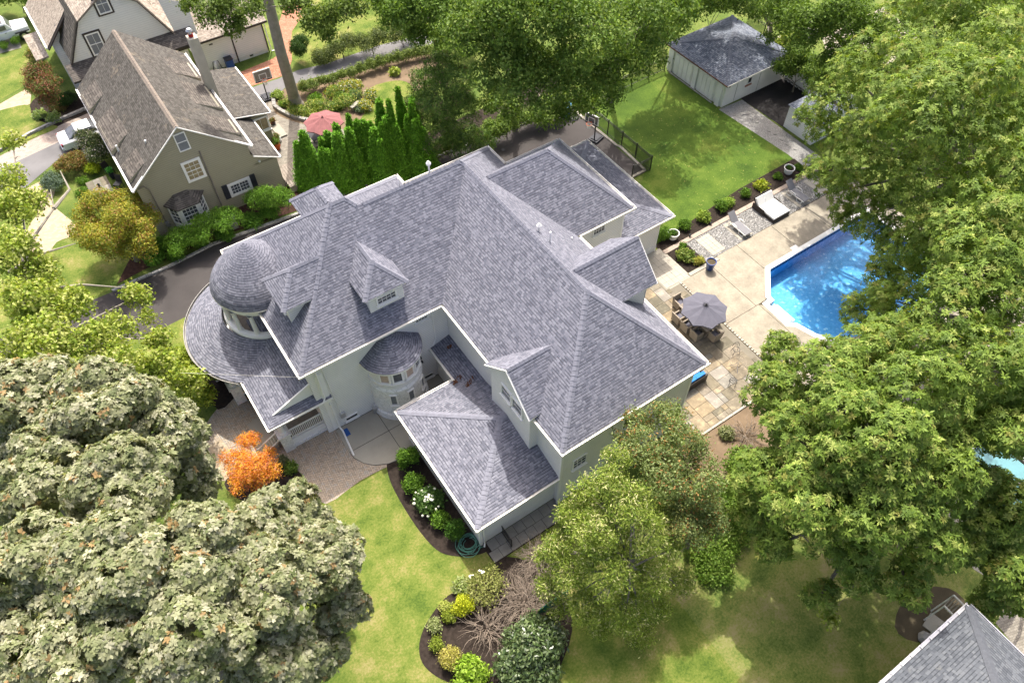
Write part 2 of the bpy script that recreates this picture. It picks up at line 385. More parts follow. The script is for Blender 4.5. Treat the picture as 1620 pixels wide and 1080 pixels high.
def roof_faces(mb, blocks, extra=()):
    allb = list(blocks)+list(extra)
    for bi, B_ in enumerate(blocks):
        for key, (a, b, c) in B_.pl.items():
            poly = list(B_.dom)
            for k2, (a2, b2, c2) in B_.pl.items():
                if k2 != key: poly = clip2(poly, a2-a, b2-b, c2-c) if poly else poly
            if area2(poly) < 1e-3: continue
            polys = [poly]
            for oi, O in enumerate(allb):
                if O is B_: continue
                e = 1e-4 if oi < bi else -1e-4
                hs = [(a2-a, b2-b, c2-c+e) for (a2, b2, c2) in O.pl.values()]
                hs += [(1,0,-O.d[0]), (-1,0,O.d[1]), (0,1,-O.d[2]), (0,-1,O.d[3])]
                new = []
                for p in polys:
                    rem = p
                    for q in hs:
                        out = clip2(rem, -q[0], -q[1], -q[2])
                        if area2(out) > 1e-3: new.append(out)
                        rem = clip2(rem, *q)
                        if area2(rem) < 1e-3: break
                polys = new
            sc = math.sqrt(1+B_.sl**2)
            for p in polys:
                if sum(p[i][0]*p[(i+1)%len(p)][1]-p[(i+1)%len(p)][0]*p[i][1] for i in range(len(p))) < 0: p = p[::-1]
                uv = [{'W': (-y, (x-B_.x0)*sc), 'E': (y, (B_.x1-x)*sc), 'S': (x, (y-B_.y0)*sc), 'N': (-x, (B_.y1-y)*sc)}[key] for x, y in p]
                uv = [(u+bi*3.7+ord(key)*.37, v) for u, v in uv]
                mb.poly([(x, y, a*x+b*y+c) for x, y in p], uv)
    return mb
def roof_caps(mb, blocks, extra=(), w=.17, L=.24):
    allb = list(blocks)+list(extra)
    for B_ in blocks:
        keys = list(B_.pl)
        for i, ki in enumerate(keys):
            for kj in keys[i+1:]:
                gi, gj = B_.pl[ki], B_.pl[kj]
                # segment where both planes meet and are lowest
                poly = list(B_.dom)
                for k2 in keys:
                    if k2 != ki: poly = clip2(poly, *(B_.pl[k2][q]-gi[q] for q in range(3)))
                seg = [p for p in poly if abs((gi[0]-gj[0])*p[0]+(gi[1]-gj[1])*p[1]+gi[2]-gj[2]) < 1e-6]
                if len(seg) < 2: continue
                seg.sort(key=lambda p: gi[0]*p[0]+gi[1]*p[1]+p[0]*1e-3)
                a, b = seg[0], seg[-1]
                P3 = lambda p: Vector((p[0], p[1], gi[0]*p[0]+gi[1]*p[1]+gi[2]))
                A, B3 = P3(a), P3(b); d = B3-A
                if d.length < .3: continue
                n = max(1, int(d.length/L)); d.normalize()
                ws = []
                for g, o in ((gi, gj), (gj, gi)):
                    nn = Vector((-g[0], -g[1], 1)); wv = nn.cross(d).normalized()
                    if (g[0]-o[0])*wv.x+(g[1]-o[1])*wv.y > 0: wv = -wv
                    ws.append(wv)
                st = (B3-A).length/n
                for k in range(n):
                    p = A+d*(k*st); q = A+d*((k+1)*st+.02); mid = (p+q)/2
                    if any(O is not B_ and any(O.h(t_.x, t_.y) > t_.z+.008 for t_ in (mid, mid+ws[0]*.25, mid+ws[1]*.25)) for O in allb): continue
                    j = random.uniform(-.006, .006); up1 = Vector((0,0,.042+j)); up0 = Vector((0,0,.018))
                    for wv in ws:
                        fl = [p+up1, p+wv*w+up1*.8, q+wv*w+up0, q+up0]
                        mb.poly(fl if (fl[1]-fl[0]).cross(fl[2]-fl[0]).z > 0 else fl[::-1])
                        e0, e1 = p+up1, p+wv*w+up1*.8      # the butt of each cap
                        mb.poly([e0, e1, e1-Vector((0,0,.03)), e0-Vector((0,0,.03))])
                        mb.poly([e1, q+wv*w+up0, q+wv*w+up0-Vector((0,0,.03)), e1-Vector((0,0,.03))])
    return mb
def gutter(parent, a, b, z, out, m='trimw', w=.13, h=.13, name='gutter', ext=(0, 0)):
    a, b = Vector((*a, z)), Vector((*b, z)); d = (b-a).normalized(); o = Vector((*out, 0))
    a = a-d*ext[0]; b = b+d*ext[1]
    mb = MB()
    mb.bar(a+o*(w-.015)+Vector((0,0,-.01)), b+o*(w-.015)+Vector((0,0,-.01)), .045, h)
    mb.bar(a+o*w*.45+Vector((0,0,-.045)), b+o*w*.45+Vector((0,0,-.045)), w*.9, .04)
    return part(name, mb, MT[m], parent)
def window(parent, c, u, n, w, h, cols=2, rows=2, fr=.1, glass='glass', split=False, deep=True, fm='white', sill=True):
    c, u, n = Vector(c), Vector(u).normalized(), Vector(n).normalized(); up = Vector((0,0,1))
    mb = MB(); t = .045
    for sx in (-1, 1): mb.obox(c+u*sx*(w/2-fr/2)+n*t*.5, u, n, up, fr/2, t, h/2)
    for sz in (-1, 1): mb.obox(c+up*sz*(h/2-fr/2)+n*t*.5, u, n, up, w/2-fr, t, fr/2)
    if sill: mb.obox(c-up*(h/2+.03)+n*.06, u, n, up, w/2+.05, .07, .03)
    if split == 'h': mb.obox(c+n*.02, u, n, up, w/2-fr, .03, .025)
    if split == 'v': mb.obox(c+n*.02, u, n, up, .035, .03, h/2-fr)
    g = MB(); g.obox(c+n*.005, u, n, up, w/2-fr, .008, h/2-fr)
    mu = MB()
    for i in range(1, cols):
        x = -(w/2-fr)+(w-2*fr)*i/cols; mu.obox(c+u*x+n*.02, u, n, up, .012, .012, h/2-fr)
    for j in range(1, rows):
        z = -(h/2-fr)+(h-2*fr)*j/rows; mu.obox(c+up*z+n*.02, u, n, up, w/2-fr, .012, .012)
    if deep:
        o = part('window', mb, MT[fm], parent); part('pane', g, MT[glass], o)
        if mu.f: part('muntins', mu, MT['white'], o)
    else:
        o = part('window_frame', mb, MT[fm], parent); part('pane', g, MT[glass], parent)
        if mu.f: part('muntins', mu, MT['white'], parent)
    return o
def gable_wall(mb, xa, xb, y, z0, ze, zp, axis='x', thick=.1):
    m_ = (xa+xb)/2
    pr = [(xa, z0), (xb, z0), (xb, ze), (m_, zp), (xa, ze)]
    f = (lambda p, q: (p[0], q, p[1])) if axis == 'x' else (lambda p, q: (q, p[0], p[1]))
    A = [f(p, y) for p in pr]; Bk = [f(p, y+thick) for p in pr]
    mb.poly(A); mb.poly(Bk[::-1])
    for i in range(5): mb.poly([A[i], Bk[i], Bk[(i+1)%5], A[(i+1)%5]])
    return mb
def pipe(parent, pts, r=.04, m='white', name='downspout', n=6):
    return part(name, MB().tube(pts, r, n), MT[m], parent)

# ================================================================ the big white house
ZE = 6.6; SL = .942
H1 = thing('mansion', 'large white house with lavender grey shingle roofs, domed corner tower and porch', 'house', (11, 22, 0))
bW = Blk(2.94, 14.26, 23.5, 33.95, ZE, SL); bA = Blk(11.3, 20.45, 12.56, 33.05, ZE, SL); bM = Blk(9, 20.45, 23.5, 33.05, ZE, SL, 'ESN')
bR = Blk(12, 24.67, 23.46, 31.05, ZE, SL)
mainb = [bA, bM, bW, bR]
rf = part('roof', roof_faces(MB(), mainb), MT['roof'], H1, label='main hipped roof of lavender grey shingles')
part('ridge_caps', roof_caps(MB(), mainb), MT['cap'], H1, kind='stuff')
# soffits
for i, b in enumerate((bW, bA, bM, bR)):
    part('soffit', MB().box(b.x0+.01*(i+1), b.y0+.01*(i+1), ZE-.13-.004*i, b.x1-.01*(i+1), b.y1-.01*(i+1), ZE-.02-.004*i), MT['white'], H1)
out = [((2.94,23.5),(11.3,23.5),(0,-1),(.13,-.13)), ((11.3,23.5),(11.3,18.75),(-1,0),(-.13,0)), ((11.3,14.75),(11.3,12.56),(-1,0),(0,.13)),
       ((11.3,12.56),(20.45,12.56),(0,-1),(0,.13)), ((20.45,12.56),(20.45,23.46),(1,0),(0,-.13)), ((20.45,23.46),(24.67,23.46),(0,-1),(-.13,.13)),
       ((24.67,23.46),(24.67,31.05),(1,0),(0,.13)), ((24.67,31.05),(20.45,31.05),(0,1),(0,-.13)), ((20.45,31.05),(20.45,33.05),(1,0),(-.13,.13)),
       ((20.45,33.05),(14.26,33.05),(0,1),(0,-.13)), ((14.26,33.05),(14.26,33.95),(1,0),(-.13,.13)), ((14.26,33.95),(2.94,33.95),(0,1),(0,.13)),
       ((2.94,33.95),(2.94,23.5),(-1,0),(0,0))]
for a, b, o, e in out: gutter(H1, a, b, ZE-.02, o, ext=e)
# walls
wl = MB()
wl.box(3.3, 23.85, -.1, 13.9, 33.6, 6.48)
part('wall', wl, MT['white_siding'], H1, label='west wing wall of white lap siding')
part('wall', MB().box(11.65, 12.9, -.1, 20.1, 33.0-.3, 6.483), MT['white_siding'], H1)
part('wall', MB().box(13, 23.83, -.1, 24.31, 30.7, 6.476), MT['white_siding'], H1)
for (x, y) in ((11.65, 12.9), (20.1, 12.9), (24.31, 23.83)):
    sx = .06
    part('corner_board', MB().box(x-.07, y-.03, 0, x+.07, y+.09, 6.46), MT['white'], H1)
# rear single-storey wing
bS = Blk(20, 28.98, 23.95, 33.18, 3.2, .28, 'ESN', dom=(24.29, 28.98, 23.95, 33.18))
part('roof', roof_faces(MB(), [bS]), MT['roof'], H1, label='low hipped shingle roof of the rear wing')
part('ridge_caps', roof_caps(MB(), [bS]), MT['cap'], H1, kind='stuff')
part('soffit', MB().box(20.2, 23.96, 3.06, 28.97, 33.17, 3.17), MT['white'], H1)
part('roof', MB().poly([(20.1,23.95,3.2),(24.3,23.95,3.2),(24.3,24.35,3.31),(20.1,24.35,3.31)], [(0,0),(4,0),(4,.4),(0,.4)]), MT['roof'], H1)
for a, b, o, e in (((20.2,23.95),(28.98,23.95),(0,-1),(0,.13)), ((28.98,23.95),(28.98,33.18),(1,0),(0,.13)), ((28.98,33.18),(24.3,33.18),(0,1),(0,0))):
    gutter(H1, a, b, 3.18, o, ext=e)
part('wall', MB().box(23.5, 24.3, .5, 28.28, 32.8, 3.08), MT['white_siding'], H1)
part('foundation', MB().box(23.5, 24.24, -.1, 28.34, 32.86, .5), MT['stucco'], H1)
pipe(H1, [(28.2, 24.2, 3.05), (28.2, 24.2, .1)], .04)
window(H1, (22.4, 23.83, 5.72), (1,0,0), (0,-1,0), .95, .62, 4, 2, .07)
window(H1, (10.1, 23.85, 5.9), (1,0,0), (0,-1,0), .85, .42, 4, 1, .07)
pipe(H1, [(10.75, 23.78, 6.45), (10.75, 23.78, 3.6), (10.5, 23.7, 3.2)], .04)
# garage wing, low roof
ZG = 2.9
bG = Blk(6.68, 30, 13.03, 21.16, ZG, .285, 'WSN', dom=(6.68, 11.66, 13.03, 21.16))
bG2 = Blk(10.38, 30, 10, 40, ZG, .285, 'W', dom=(10.38, 11.66, 16.5, 23.84))
part('roof', roof_faces(MB(), [bG, bG2]), MT['roof'], H1, label='low hipped shingle roof of the front wing')
part('ridge_caps', roof_caps(MB(), [bG, bG2]), MT['cap'], H1, kind='stuff')
part('soffit', MB().box(6.69, 13.04, ZG-.13, 11.66, 21.15, ZG-.03), MT['white'], H1)
part('soffit', MB().box(10.39, 21.15, ZG-.13, 11.66, 23.84, ZG-.033), MT['white'], H1)
for a, b, o, e in (((6.68,21.16),(6.68,13.03),(-1,0),(.13,.13)), ((6.68,13.03),(11.75,13.03),(0,-1),(0,0)), ((10.38,21.16),(6.68,21.16),(0,1),(-.13,0)), ((10.38,23.84),(10.38,21.16),(-1,0),(0,0))):
    gutter(H1, a, b, ZG-.02, o, ext=e)
part('wall', MB().box(6.93, 13.28, -.1, 11.7, 20.9, ZG-.1), MT['white_siding'], H1)
part('wall', MB().box(10.62, 20.8, -.1, 11.69, 23.9, ZG-.103), MT['stucco'], H1)
part('corner_board', MB().box(6.87, 13.22, 0, 7.02, 13.36, ZG-.14), MT['white'], H1)
pipe(H1, [(7.12, 13.2, 2.8), (7.12, 13.2, .15), (7.0, 13.05, .06)], .045)
# windows of the south and west walls
window(H1, (12.8, 12.9, 3.65), (1,0,0), (0,-1,0), .9, 1.0, 3, 3, .06, fm='white')
window(H1, (16, 12.9, 4.9), (1,0,0), (0,-1,0), 1.2, 1.5, 2, 2, .09)
window(H1, (16, 12.9, 1.6), (1,0,0), (0,-1,0), 1.6, 1.6, 2, 2, .09)
for x, z in ((4.82, .45), (9.9, .4)):
    window(H1, (x, 23.85, z), (1,0,0), (0,-1,0), .8, .36, 1, 1, .05, 'dark')
# dormers: wall box, window, hipped or gabled roof
def dormer(blk, label, wallboxes, gable=None, wins=(), ov=.0, capk=True, extra=mainb):
    m_ = MB()
    for bx in wallboxes: m_.box(*bx)
    if gable: gable_wall(m_, *gable)
    d = part('dormer', m_, MT['white_siding'], H1, label=label)
    part('dormer_roof', roof_faces(MB(), [blk], extra), MT['roof'], d)
    part('ridge_caps', roof_caps(MB(), [blk], extra), MT['cap'], d, kind='stuff')
    for w_ in wins: window(d, *w_[0], deep=False, **w_[1])
    return d
d1 = Blk(7.31, 9.87, 24.15, 30, 8.8, SL, 'WES'); dw = Blk(3.63, 9, 25.86, 28.54, 8.8, SL, 'WSN'); dn = Blk(6.93, 9.47, 26, 31.6, 10.25, SL, 'WEN', dom=(6.93, 9.47, 28.72, 31.6))
de = Blk(14, 20.35, 16.82, 20.62, 8.85, SL, 'SN', dom=(15.8, 20.35, 16.82, 20.62)); dg = Blk(10.98, 16, 14.76, 18.72, 6.9, SL, 'SN', dom=(10.98, 15.8, 14.76, 18.72))
g = dormer(d1, 'south hipped dormer with a small grilled window', [(7.6, 24.42, 7.0, 9.6, 27, 8.74)], wins=[(((8.6, 24.42, 8.1), (1,0,0), (0,-1,0), 1.2, .62), dict(cols=4, rows=2, fr=.09))])
part('eave_board', MB().box(7.33, 24.17, 8.7, 9.85, 26.3, 8.78), MT['white'], g)
g = dormer(dw, 'west hipped dormer beside the tower dome', [(3.92, 26.12, 7.2, 7, 28.28, 8.74)], wins=[(((3.92, 27.2, 8.15), (0,-1,0), (-1,0,0), 1.2, .7), dict(cols=4, rows=2, fr=.09))])
part('eave_board', MB().box(3.65, 25.88, 8.7, 6, 28.52, 8.78), MT['white'], g)
g = dormer(dn, 'north hipped dormer on the ridge', [(7.2, 30.2, 7.0, 9.2, 31.3, 10.2)])
part('eave_board', MB().box(6.95, 30.3, 10.15, 9.45, 31.58, 10.23), MT['white'], g)
zp = 8.85+SL*1.9
g = dormer(de, 'east gabled dormer facing the pool', [(15.9, 17.15, 6.7, 19.98, 20.3, 8.83)], gable=(17.15, 20.3, 19.95, 6.0, 8.95, zp-.25, 'y', .08),
           wins=[(((20.04, 18.72, 8.2), (0,1,0), (1,0,0), 1.4, 1.2), dict(cols=2, rows=2, fr=.1))])
for sgn in (-1, 1):
    part('rake_board', MB().bar((20.33, 18.72+sgn*1.9, 8.85-.08), (20.33, 18.72, zp-.08), .05, .16, up=(1,0,0)), MT['white'], g)
part('eave_board', MB().box(15.8, 16.84, 8.76, 20.34, 17.2, 8.84), MT['white'], g)
zp = 6.9+SL*1.98
g = dormer(dg, 'west gabled wall dormer with a paired window above the front wing roof', [(11.15, 15.0, 2.9, 14.5, 18.48, 6.88)], gable=(15.0, 18.48, 11.15, 6.881, 7.0, zp-.22, 'y', .08))
for yy in (17.0, 16.03): window(g, (11.13, yy, 6.2), (0,-1,0), (-1,0,0), .93, 1.0, 1, 2, .09, deep=False)
for sgn in (-1, 1):
    part('rake_board', MB().bar((11.0, 16.74+sgn*1.98, 6.9-.09), (11.0, 16.74, zp-.09), .06, .2, up=(1,0,0)), MT['white'], g)
part('eave_board', MB().box(11.0, 18.4, 6.78, 12.6, 18.7, 6.88), MT['white'], g); part('eave_board', MB().box(11.0, 14.78, 6.78, 12.6, 15.05, 6.88), MT['white'], g)
# roof furniture
for (x, y, z, hh, kind) in ((12.6, 29.75, 9.7, .6, 0), (14.55, 29.85, 9.6, .62, 1), (16.68, 22.2, 10.1, .35, 1), (16.75, 21.32, 10.1, .7, 0), (19.39, 22.71, 7.6, .12, 0)):
    v = MB().lathe([(.05, z-.6), (.05, z+hh)] + ([(.13, z+hh+.02), (.15, z+hh+.12), (.04, z+hh+.28), (.0, z+hh+.3)] if kind else [(.0, z+hh)]), (x, y), 10)
    part('vent_pipe', v, MT['white'], H1)
for (x, y, z, l, w_, rz) in ((10.45, 21.0, 3.02, .35, .15, .3), (10.9, 20.4, 3.16, .4, .12, .5), (11.2, 23.1, 3.2, .15, .1, 0), (2.0, 28.4, 3.85, .6, .14, 1.9), (12.0, 17.9, 7.35, .3, .1, 1.2)):
    d = MB()
    for k in range(26):
        a = random.uniform(-1, 1)*l; b = random.uniform(-1, 1)*w_*(1-abs(a/l)*.5); r = random.uniform(.02, .06)
        px_, py_ = x+a*math.cos(rz)-b*math.sin(rz), y+a*math.sin(rz)+b*math.cos(rz)
        d.obox((px_, py_, z+random.uniform(0, .05)), (random.random(), random.random(), .2), (-random.random(), random.random(), .1), (0,0,1), r, r*.6, .012)
    solo('leaf_litter', d, MT['rust'], {10.45: 'brown leaf litter in the inner gutter corner of the front wing roof', 10.9: 'long streak of brown leaves in the valley of the front wing roof', 11.2: 'small dark leaf clump high on the shaded strip of low roof', 2.0: 'rusty leaves caught in the valley of the curved porch roof', 12.0: 'dry leaves caught beside the paired window dormer'}[x], 'leaf litter', (x, y, z), kind='stuff')
# corner tower
TC = (3.75, 30.74)
dome = [(2.56, 6.92), (2.54, 6.98), (2.4, 7.28), (2.12, 7.68), (1.68, 8.12), (1.24, 8.56), (.78, 8.97), (.34, 9.3), (0, 9.54)]
tw = part('tower_roof', MB().lathe(dome, TC, 56, uvr=2.2), MT['roof'], H1, label='bell shaped dome roof of the corner tower')
part('eave_ring', MB().lathe([(2.2, 6.76), (2.54, 6.78), (2.57, 6.84), (2.56, 6.92), (2.46, 6.92)], TC, 48), MT['trimw'], tw)
part('tower_ceiling', MB().lathe([(0, 6.78), (2.25, 6.77)], TC, 32), MT['white'], H1)
part('tower_entablature', MB().lathe([(2.08, 6.3), (2.32, 6.3), (2.32, 6.8), (2.08, 6.8)], TC, 40), MT['white'], H1)
part('balcony_rim', MB().lathe([(2.12, 4.5), (2.14, 4.66), (2.3, 4.7), (2.46, 4.68), (2.52, 4.55), (2.46, 4.35), (2.42, 3.8)], TC, 48), MT['white'], H1)
part('balcony_floor', MB().lathe([(0, 4.2), (2.2, 4.2)], TC, 32), MT['wood_g'], H1)
for k in range(-1, 10):
    a = math.radians(152+k*27)
    x, y = TC[0]+2.26*math.cos(a), TC[1]+2.26*math.sin(a)
    if x > 5.3 or (x > 3.25 and 23.9 < y < 33.6 and x > 4.3): continue
    part('column', MB().lathe([(.19, 4.55), (.19, 4.68), (.14, 4.72), (.115, 6.12), (.16, 6.2), (.18, 6.3)], (x, y), 12), MT['white'], H1, smooth=True)
window(H1, (3.27, 30.2, 5.3), (0,-1,0), (-1,0,0), 1.0, 1.9, 1, 2, .1)
window(H1, (3.27, 27.6, 5.3), (0,-1,0), (-1,0,0), 1.0, 1.5, 1, 2, .1)
# porch
PZ = 3.4; PS = .45; PC = (3.53, 30.88)
pr = MB()
n = 64; a0, a1 = math.radians(75), math.radians(262)
for i in range(n):
    t0, t1 = a0+(a1-a0)*i/n, a0+(a1-a0)*(i+1)/n
    prev = 4.75
    for r in (3.9, 3.0, 2.4):
        q = [(PC[0]+rr*math.cos(t), PC[1]+rr*math.sin(t), PZ+PS*(4.75-rr)) for rr, t in ((prev,t0),(prev,t1),(r,t1),(r,t0))]
        s_ = math.sqrt(1+PS*PS); vv = [(4.75-prev)*s_, (4.75-prev)*s_, (4.75-r)*s_, (4.75-r)*s_]
        tt = [t0, t1, t1, t0]; pr.poly(q, [(tt[j]*4.0, vv[j]) for j in range(4)]); prev = r
part('porch_roof', pr, MT['roof'], H1, label='curved skirt roof of the porch around the tower')
bp = Blk(.44, 30, 23.69, 60, PZ, PS, 'W', dom=(.44, 3.7, 24.24, 30.6))
pr = roof_faces(MB(), [bp])
s_ = math.sqrt(1+PS*PS)
pr.poly([(.44,23.69,PZ),(.99,24.24,PZ+.55*PS),(.44,24.24,PZ)], [(-23.69,0),(-24.24,.55*s_),(-24.24,0)])
pr.poly([(.44,23.69,PZ),(4.12,23.69,PZ),(4.12,24.24,PZ+.3),(.99,24.24,PZ+.55*PS)], [(0,0),(3.7,0),(3.7,.63),(.55,.63)])
part('porch_roof', pr, MT['roof'], H1, label='straight lean-to porch roof with a small gable end')
g = MB().poly([(.95,24.21,PZ+.2),(3.9,24.21,PZ+.26),(3.9,24.21,PZ+1.46),(3.6,24.21,PZ+1.40)])
part('gable_panel', g, MT['white'], H1)
part('rake_board', MB().bar((.98,24.24,PZ+.24),(3.75,24.24,PZ+1.47), .08, .05), MT['white'], H1)
g = MB(); w_ = .06
for i in range(n):
    t0, t1 = a0+(a1-a0)*i/n, a0+(a1-a0)*(i+1)/n
    P_ = lambda r, t, z: (PC[0]+r*math.cos(t), PC[1]+r*math.sin(t), z)
    if PC[0]+4.75*math.cos(t1) > .44 and t1 > math.radians(200): break
    g.poly([P_(4.74,t0,PZ-.1), P_(4.74,t1,PZ-.1), P_(4.86,t1,PZ-.08), P_(4.86,t0,PZ-.08)][::-1])
    g.poly([P_(4.86,t0,PZ-.08), P_(4.86,t1,PZ-.08), P_(4.88,t1,PZ+.05), P_(4.88,t0,PZ+.05)])
    g.poly([P_(4.88,t0,PZ+.05), P_(4.88,t1,PZ+.05), P_(4.84,t1,PZ+.05), P_(4.84,t0,PZ+.05)])
    g.poly([P_(4.84,t0,PZ+.05), P_(4.84,t1,PZ+.05), P_(4.84,t1,PZ-.07), P_(4.84,t0,PZ-.07)])
part('curved_gutter', g, MT['stone_g'], H1)
gutter(H1, (.44, 27.35), (.44, 23.69), PZ-.02, (-1, 0), 'trimw', .1, .1, ext=(0, .1)); gutter(H1, (.44, 23.69), (4.12, 23.69), PZ-.02, (0, -1), 'white', .1, .1)
part('porch_ceiling', MB().prism([(.5,23.75),(4.1,23.75),(4.1,28),(3.6,35.5),(.9,35),(-.4,33.5),(-.95,31.2),(-.6,29.2),(.5,27.6)], PZ-.2, PZ-.1), MT['white'], H1)
part('porch_floor', MB().prism([(.95,24.3),(3.4,24.3),(3.4,35),(.9,34.6),(-.1,33.1),(-.55,31.2),(-.2,29.3),(.95,27.9)], .62, .78), MT['wood_g'], H1, label='grey board floor of the porch')
part('porch_skirt', MB().box(.92, 24.18, .1, 3.75, 24.34, .74), MT['white'], H1)
part('stone_plinth', MB().box(.86, 24.1, -.1, 3.8, 24.22, .22), MT['wstone'], H1)
for (x, y) in ((1.02, 24.32), (.98, 27.2), (-.05, 28.9), (-.5, 31.2), (0, 33.4)):
    pier = part('pier', MB().box(x-.3, y-.3, -.1, x+.3, y+.3, 1.55).box(x-.36, y-.36, 1.55, x+.36, y+.36, 1.68), MT['wstone'], H1)
    part('column', MB().lathe([(.24, 1.66), (.24, 1.78), (.17, 1.82), (.14, 3.0), (.2, 3.06), (.22, 3.2)], (x, y), 14), MT['white'], H1, smooth=True)
rail = MB(); rail.bar((1.35,24.2,1.72),(3.55,24.2,1.72), .07, .06); rail.bar((1.35,24.2,.94),(3.55,24.2,.94), .06, .05)
part('railing', rail, MT['white'], H1)
bal = MB()
for k in range(21): bal.bar((1.42+k*.102,24.2,.95),(1.42+k*.102,24.2,1.7), .035)
part('balusters', bal, MT['white'], H1, kind='stuff')
# arced railings round the porch
for (p, q) in (((.98,27.5),(.1,28.75)), ((-.15,29.25),(-.5,30.85)), ((-.5,31.55),(-.1,33.1))):
    rl = MB().bar((*p,1.72),(*q,1.72), .07, .06).bar((*p,.94),(*q,.94), .06, .05)
    for k in range(1, 12): rl.bar((p[0]+(q[0]-p[0])*k/12, p[1]+(q[1]-p[1])*k/12, .95), (p[0]+(q[0]-p[0])*k/12, p[1]+(q[1]-p[1])*k/12, 1.7), .035)
    part('railing', rl, MT['white'], H1)
# front steps to the west with a stair rail
for k in range(4): part('step', MB().box(.55-k*.32, 24.55, -.05, .9-k*.32, 27.0, .62-k*.16), MT['wood_g'] if k == 0 else MT['conc_g'], H1)
for yy in (24.5,):
    st = MB().bar((.8,yy,1.72),(-.55,yy,1.0), .07, .06).bar((.8,yy,.9),(-.55,yy,.2), .06, .05)
    for k in range(9): st.bar((.75-k*.15,yy,.88-k*.078),(.75-k*.15,yy,1.7-k*.08), .035)
    st.box(-.62,yy-.05,0,-.52,yy+.05,1.08)
    part('stair_railing', st, MT['white'], H1)
part('porch_wall_panel', MB().box(3.62, 23.8, .1, 4.05, 24.36, 5.6), MT['white'], H1)
# turret on the south side
UC = (7.95, 23.85)
part('turret_wall', MB().lathe([(1.5, 2.85), (1.5, 4.85)], UC, 40, math.radians(180), math.radians(360)), MT['white_siding'], H1, smooth=True, label='round upper turret wall')
part('turret_band', MB().lathe([(1.5, 3.3), (1.58, 3.32), (1.58, 3.4), (1.5, 3.42)], UC, 40, math.radians(180), math.radians(360)), MT['white'], H1)
part('turret_base', MB().lathe([(1.78, -.1), (1.74, .5), (1.63, .55), (1.6, 2.75), (1.5, 2.9)], UC, 40, math.radians(178), math.radians(362)), MT['wstone'], H1, label='rough white stone turret base')
tr = [(1.82, 4.72), (1.83, 4.84), (1.6, 5.02), (1.2, 5.35), (.75, 5.72), (.35, 6.05), (0, 6.3)]
part('turret_roof', MB().lathe(tr[1:], UC, 40, math.radians(172), math.radians(368), uvr=1.5), MT['roof'], H1, label='conical shingle roof of the south turret')
part('turret_eave', MB().lathe([(1.5, 4.7), (1.82, 4.72), (1.83, 4.84)], UC, 40, math.radians(175), math.radians(365)), MT['white'], H1)
for ang, gm in ((228, 'blind'), (255, 'glass'), (283, 'blind'), (310, 'glass')):
    a = math.radians(ang); nx, ny = math.cos(a), math.sin(a)
    window(H1, (UC[0]+1.5*nx, UC[1]+1.5*ny, 4.12), (-ny, nx, 0), (nx, ny, 0), .62, 1.2, 1, 1, .08, gm)
for ang in (238, 275, 312):
    a = math.radians(ang); nx, ny = math.cos(a), math.sin(a)
    window(H1, (UC[0]+1.61*nx, UC[1]+1.61*ny, 2.0), (-ny, nx, 0), (nx, ny, 0), .42, 1.0, 1, 1, .06, 'screen')
# services on the south wall
pipe(H1, [(4.1, 23.78, 6.3), (4.25, 23.76, 2.6), (4.3, 23.74, 1.3)], .03, 'stucco', 'conduit')
part('meter_box', MB().box(4.2, 23.66, 1.0, 4.5, 23.84, 1.4), MT['chrome'], H1)
pipe(H1, [(3.75, 23.72, 6.4), (3.75, 23.72, 3.6), (3.55, 23.6, 3.35)], .05)
pipe(H1, [(3.9, 23.72, 2.85), (3.95, 23.72, .25), (4.0, 23.5, .1), (3.81,21.72,0.06)], .055, 'white', 'downspout_extension')
part('splash_block', MB().box(3.95, 23.05, 0, 4.3, 23.55, .08), MT['bluebin_d'], H1)
part('gas_meter', MB().tube([(6.1,23.5,.1),(6.1,23.5,.55),(6.4,23.5,.6),(6.4,23.5,.2)], .05, 6).box(6.05,23.4,.35,6.45,23.6,.65), MT['chrome'], H1)
part('spotlight', MB().box(9.52, 23.7, 2.5, 9.68, 23.86, 2.68).tube([(9.6,23.65,2.5),(9.6,23.5,2.4)], .07, 8), MT['black'], H1)
solo('service_cable', MB().tube([(3.3,23.75,5.9),(0,26.5,5.55),(-6,31,5.6),(-14,37,6.3)], .008, 4), MT['trimw'], 'pale overhead service cable running from the mansion corner over the porch roof', 'cable', (3.3,23.75,5.9))
# ================================================================ lawn shed
SH = thing('garden_garage', 'white stucco double garage with a blue grey hipped roof behind the back lawn', 'garage', (46.6, 37, 0))
bs = Blk(43.1, 50.75, 33.2, 40.5, 2.2, .30)
part('roof', roof_faces(MB(), [bs]), MT['roof_shed'], SH); part('ridge_caps', roof_caps(MB(), [bs], w=.14), MT['cap_shed'], SH, kind='stuff')
part('soffit', MB().box(43.11, 33.21, 2.08, 50.74, 40.49, 2.17), MT['white'], SH)
part('wall', MB().box(43.3, 33.42, -.1, 50.3, 40.2, 2.09), MT['stucco'], SH)
for a, b, o, e in (((43.1,40.5),(43.1,33.2),(-1,0),(0,.08)), ((43.1,33.2),(50.75,33.2),(0,-1),(0,.08))): gutter(SH, a, b, 2.2, o, 'rust' if o[0] else 'trimw', .08, .07, ext=e)
for y0, y1 in ((34.5, 36.4), (37.15, 39.3)):
    d = part('garage_door', MB().box(43.22, y0, .02, 43.31, y1, 1.9), MT['white'], SH)
    for k in range(4):
        part('door_panel', MB().box(43.18, y0+.05+k*(y1-y0-.1)/4+.02, .1, 43.23, y0+.05+(k+1)*(y1-y0-.1)/4-.02, 1.84), MT['stucco'], d)
for y in (33.9, 36.75, 39.7): part('pilaster', MB().box(43.12, y-.22, 0, 43.3, y+.22, 2.05), MT['stucco'], SH)
part('door_track', MB().box(43.0, 34.3, 0, 43.1, 39.6, .06), MT['stone_g'], SH)
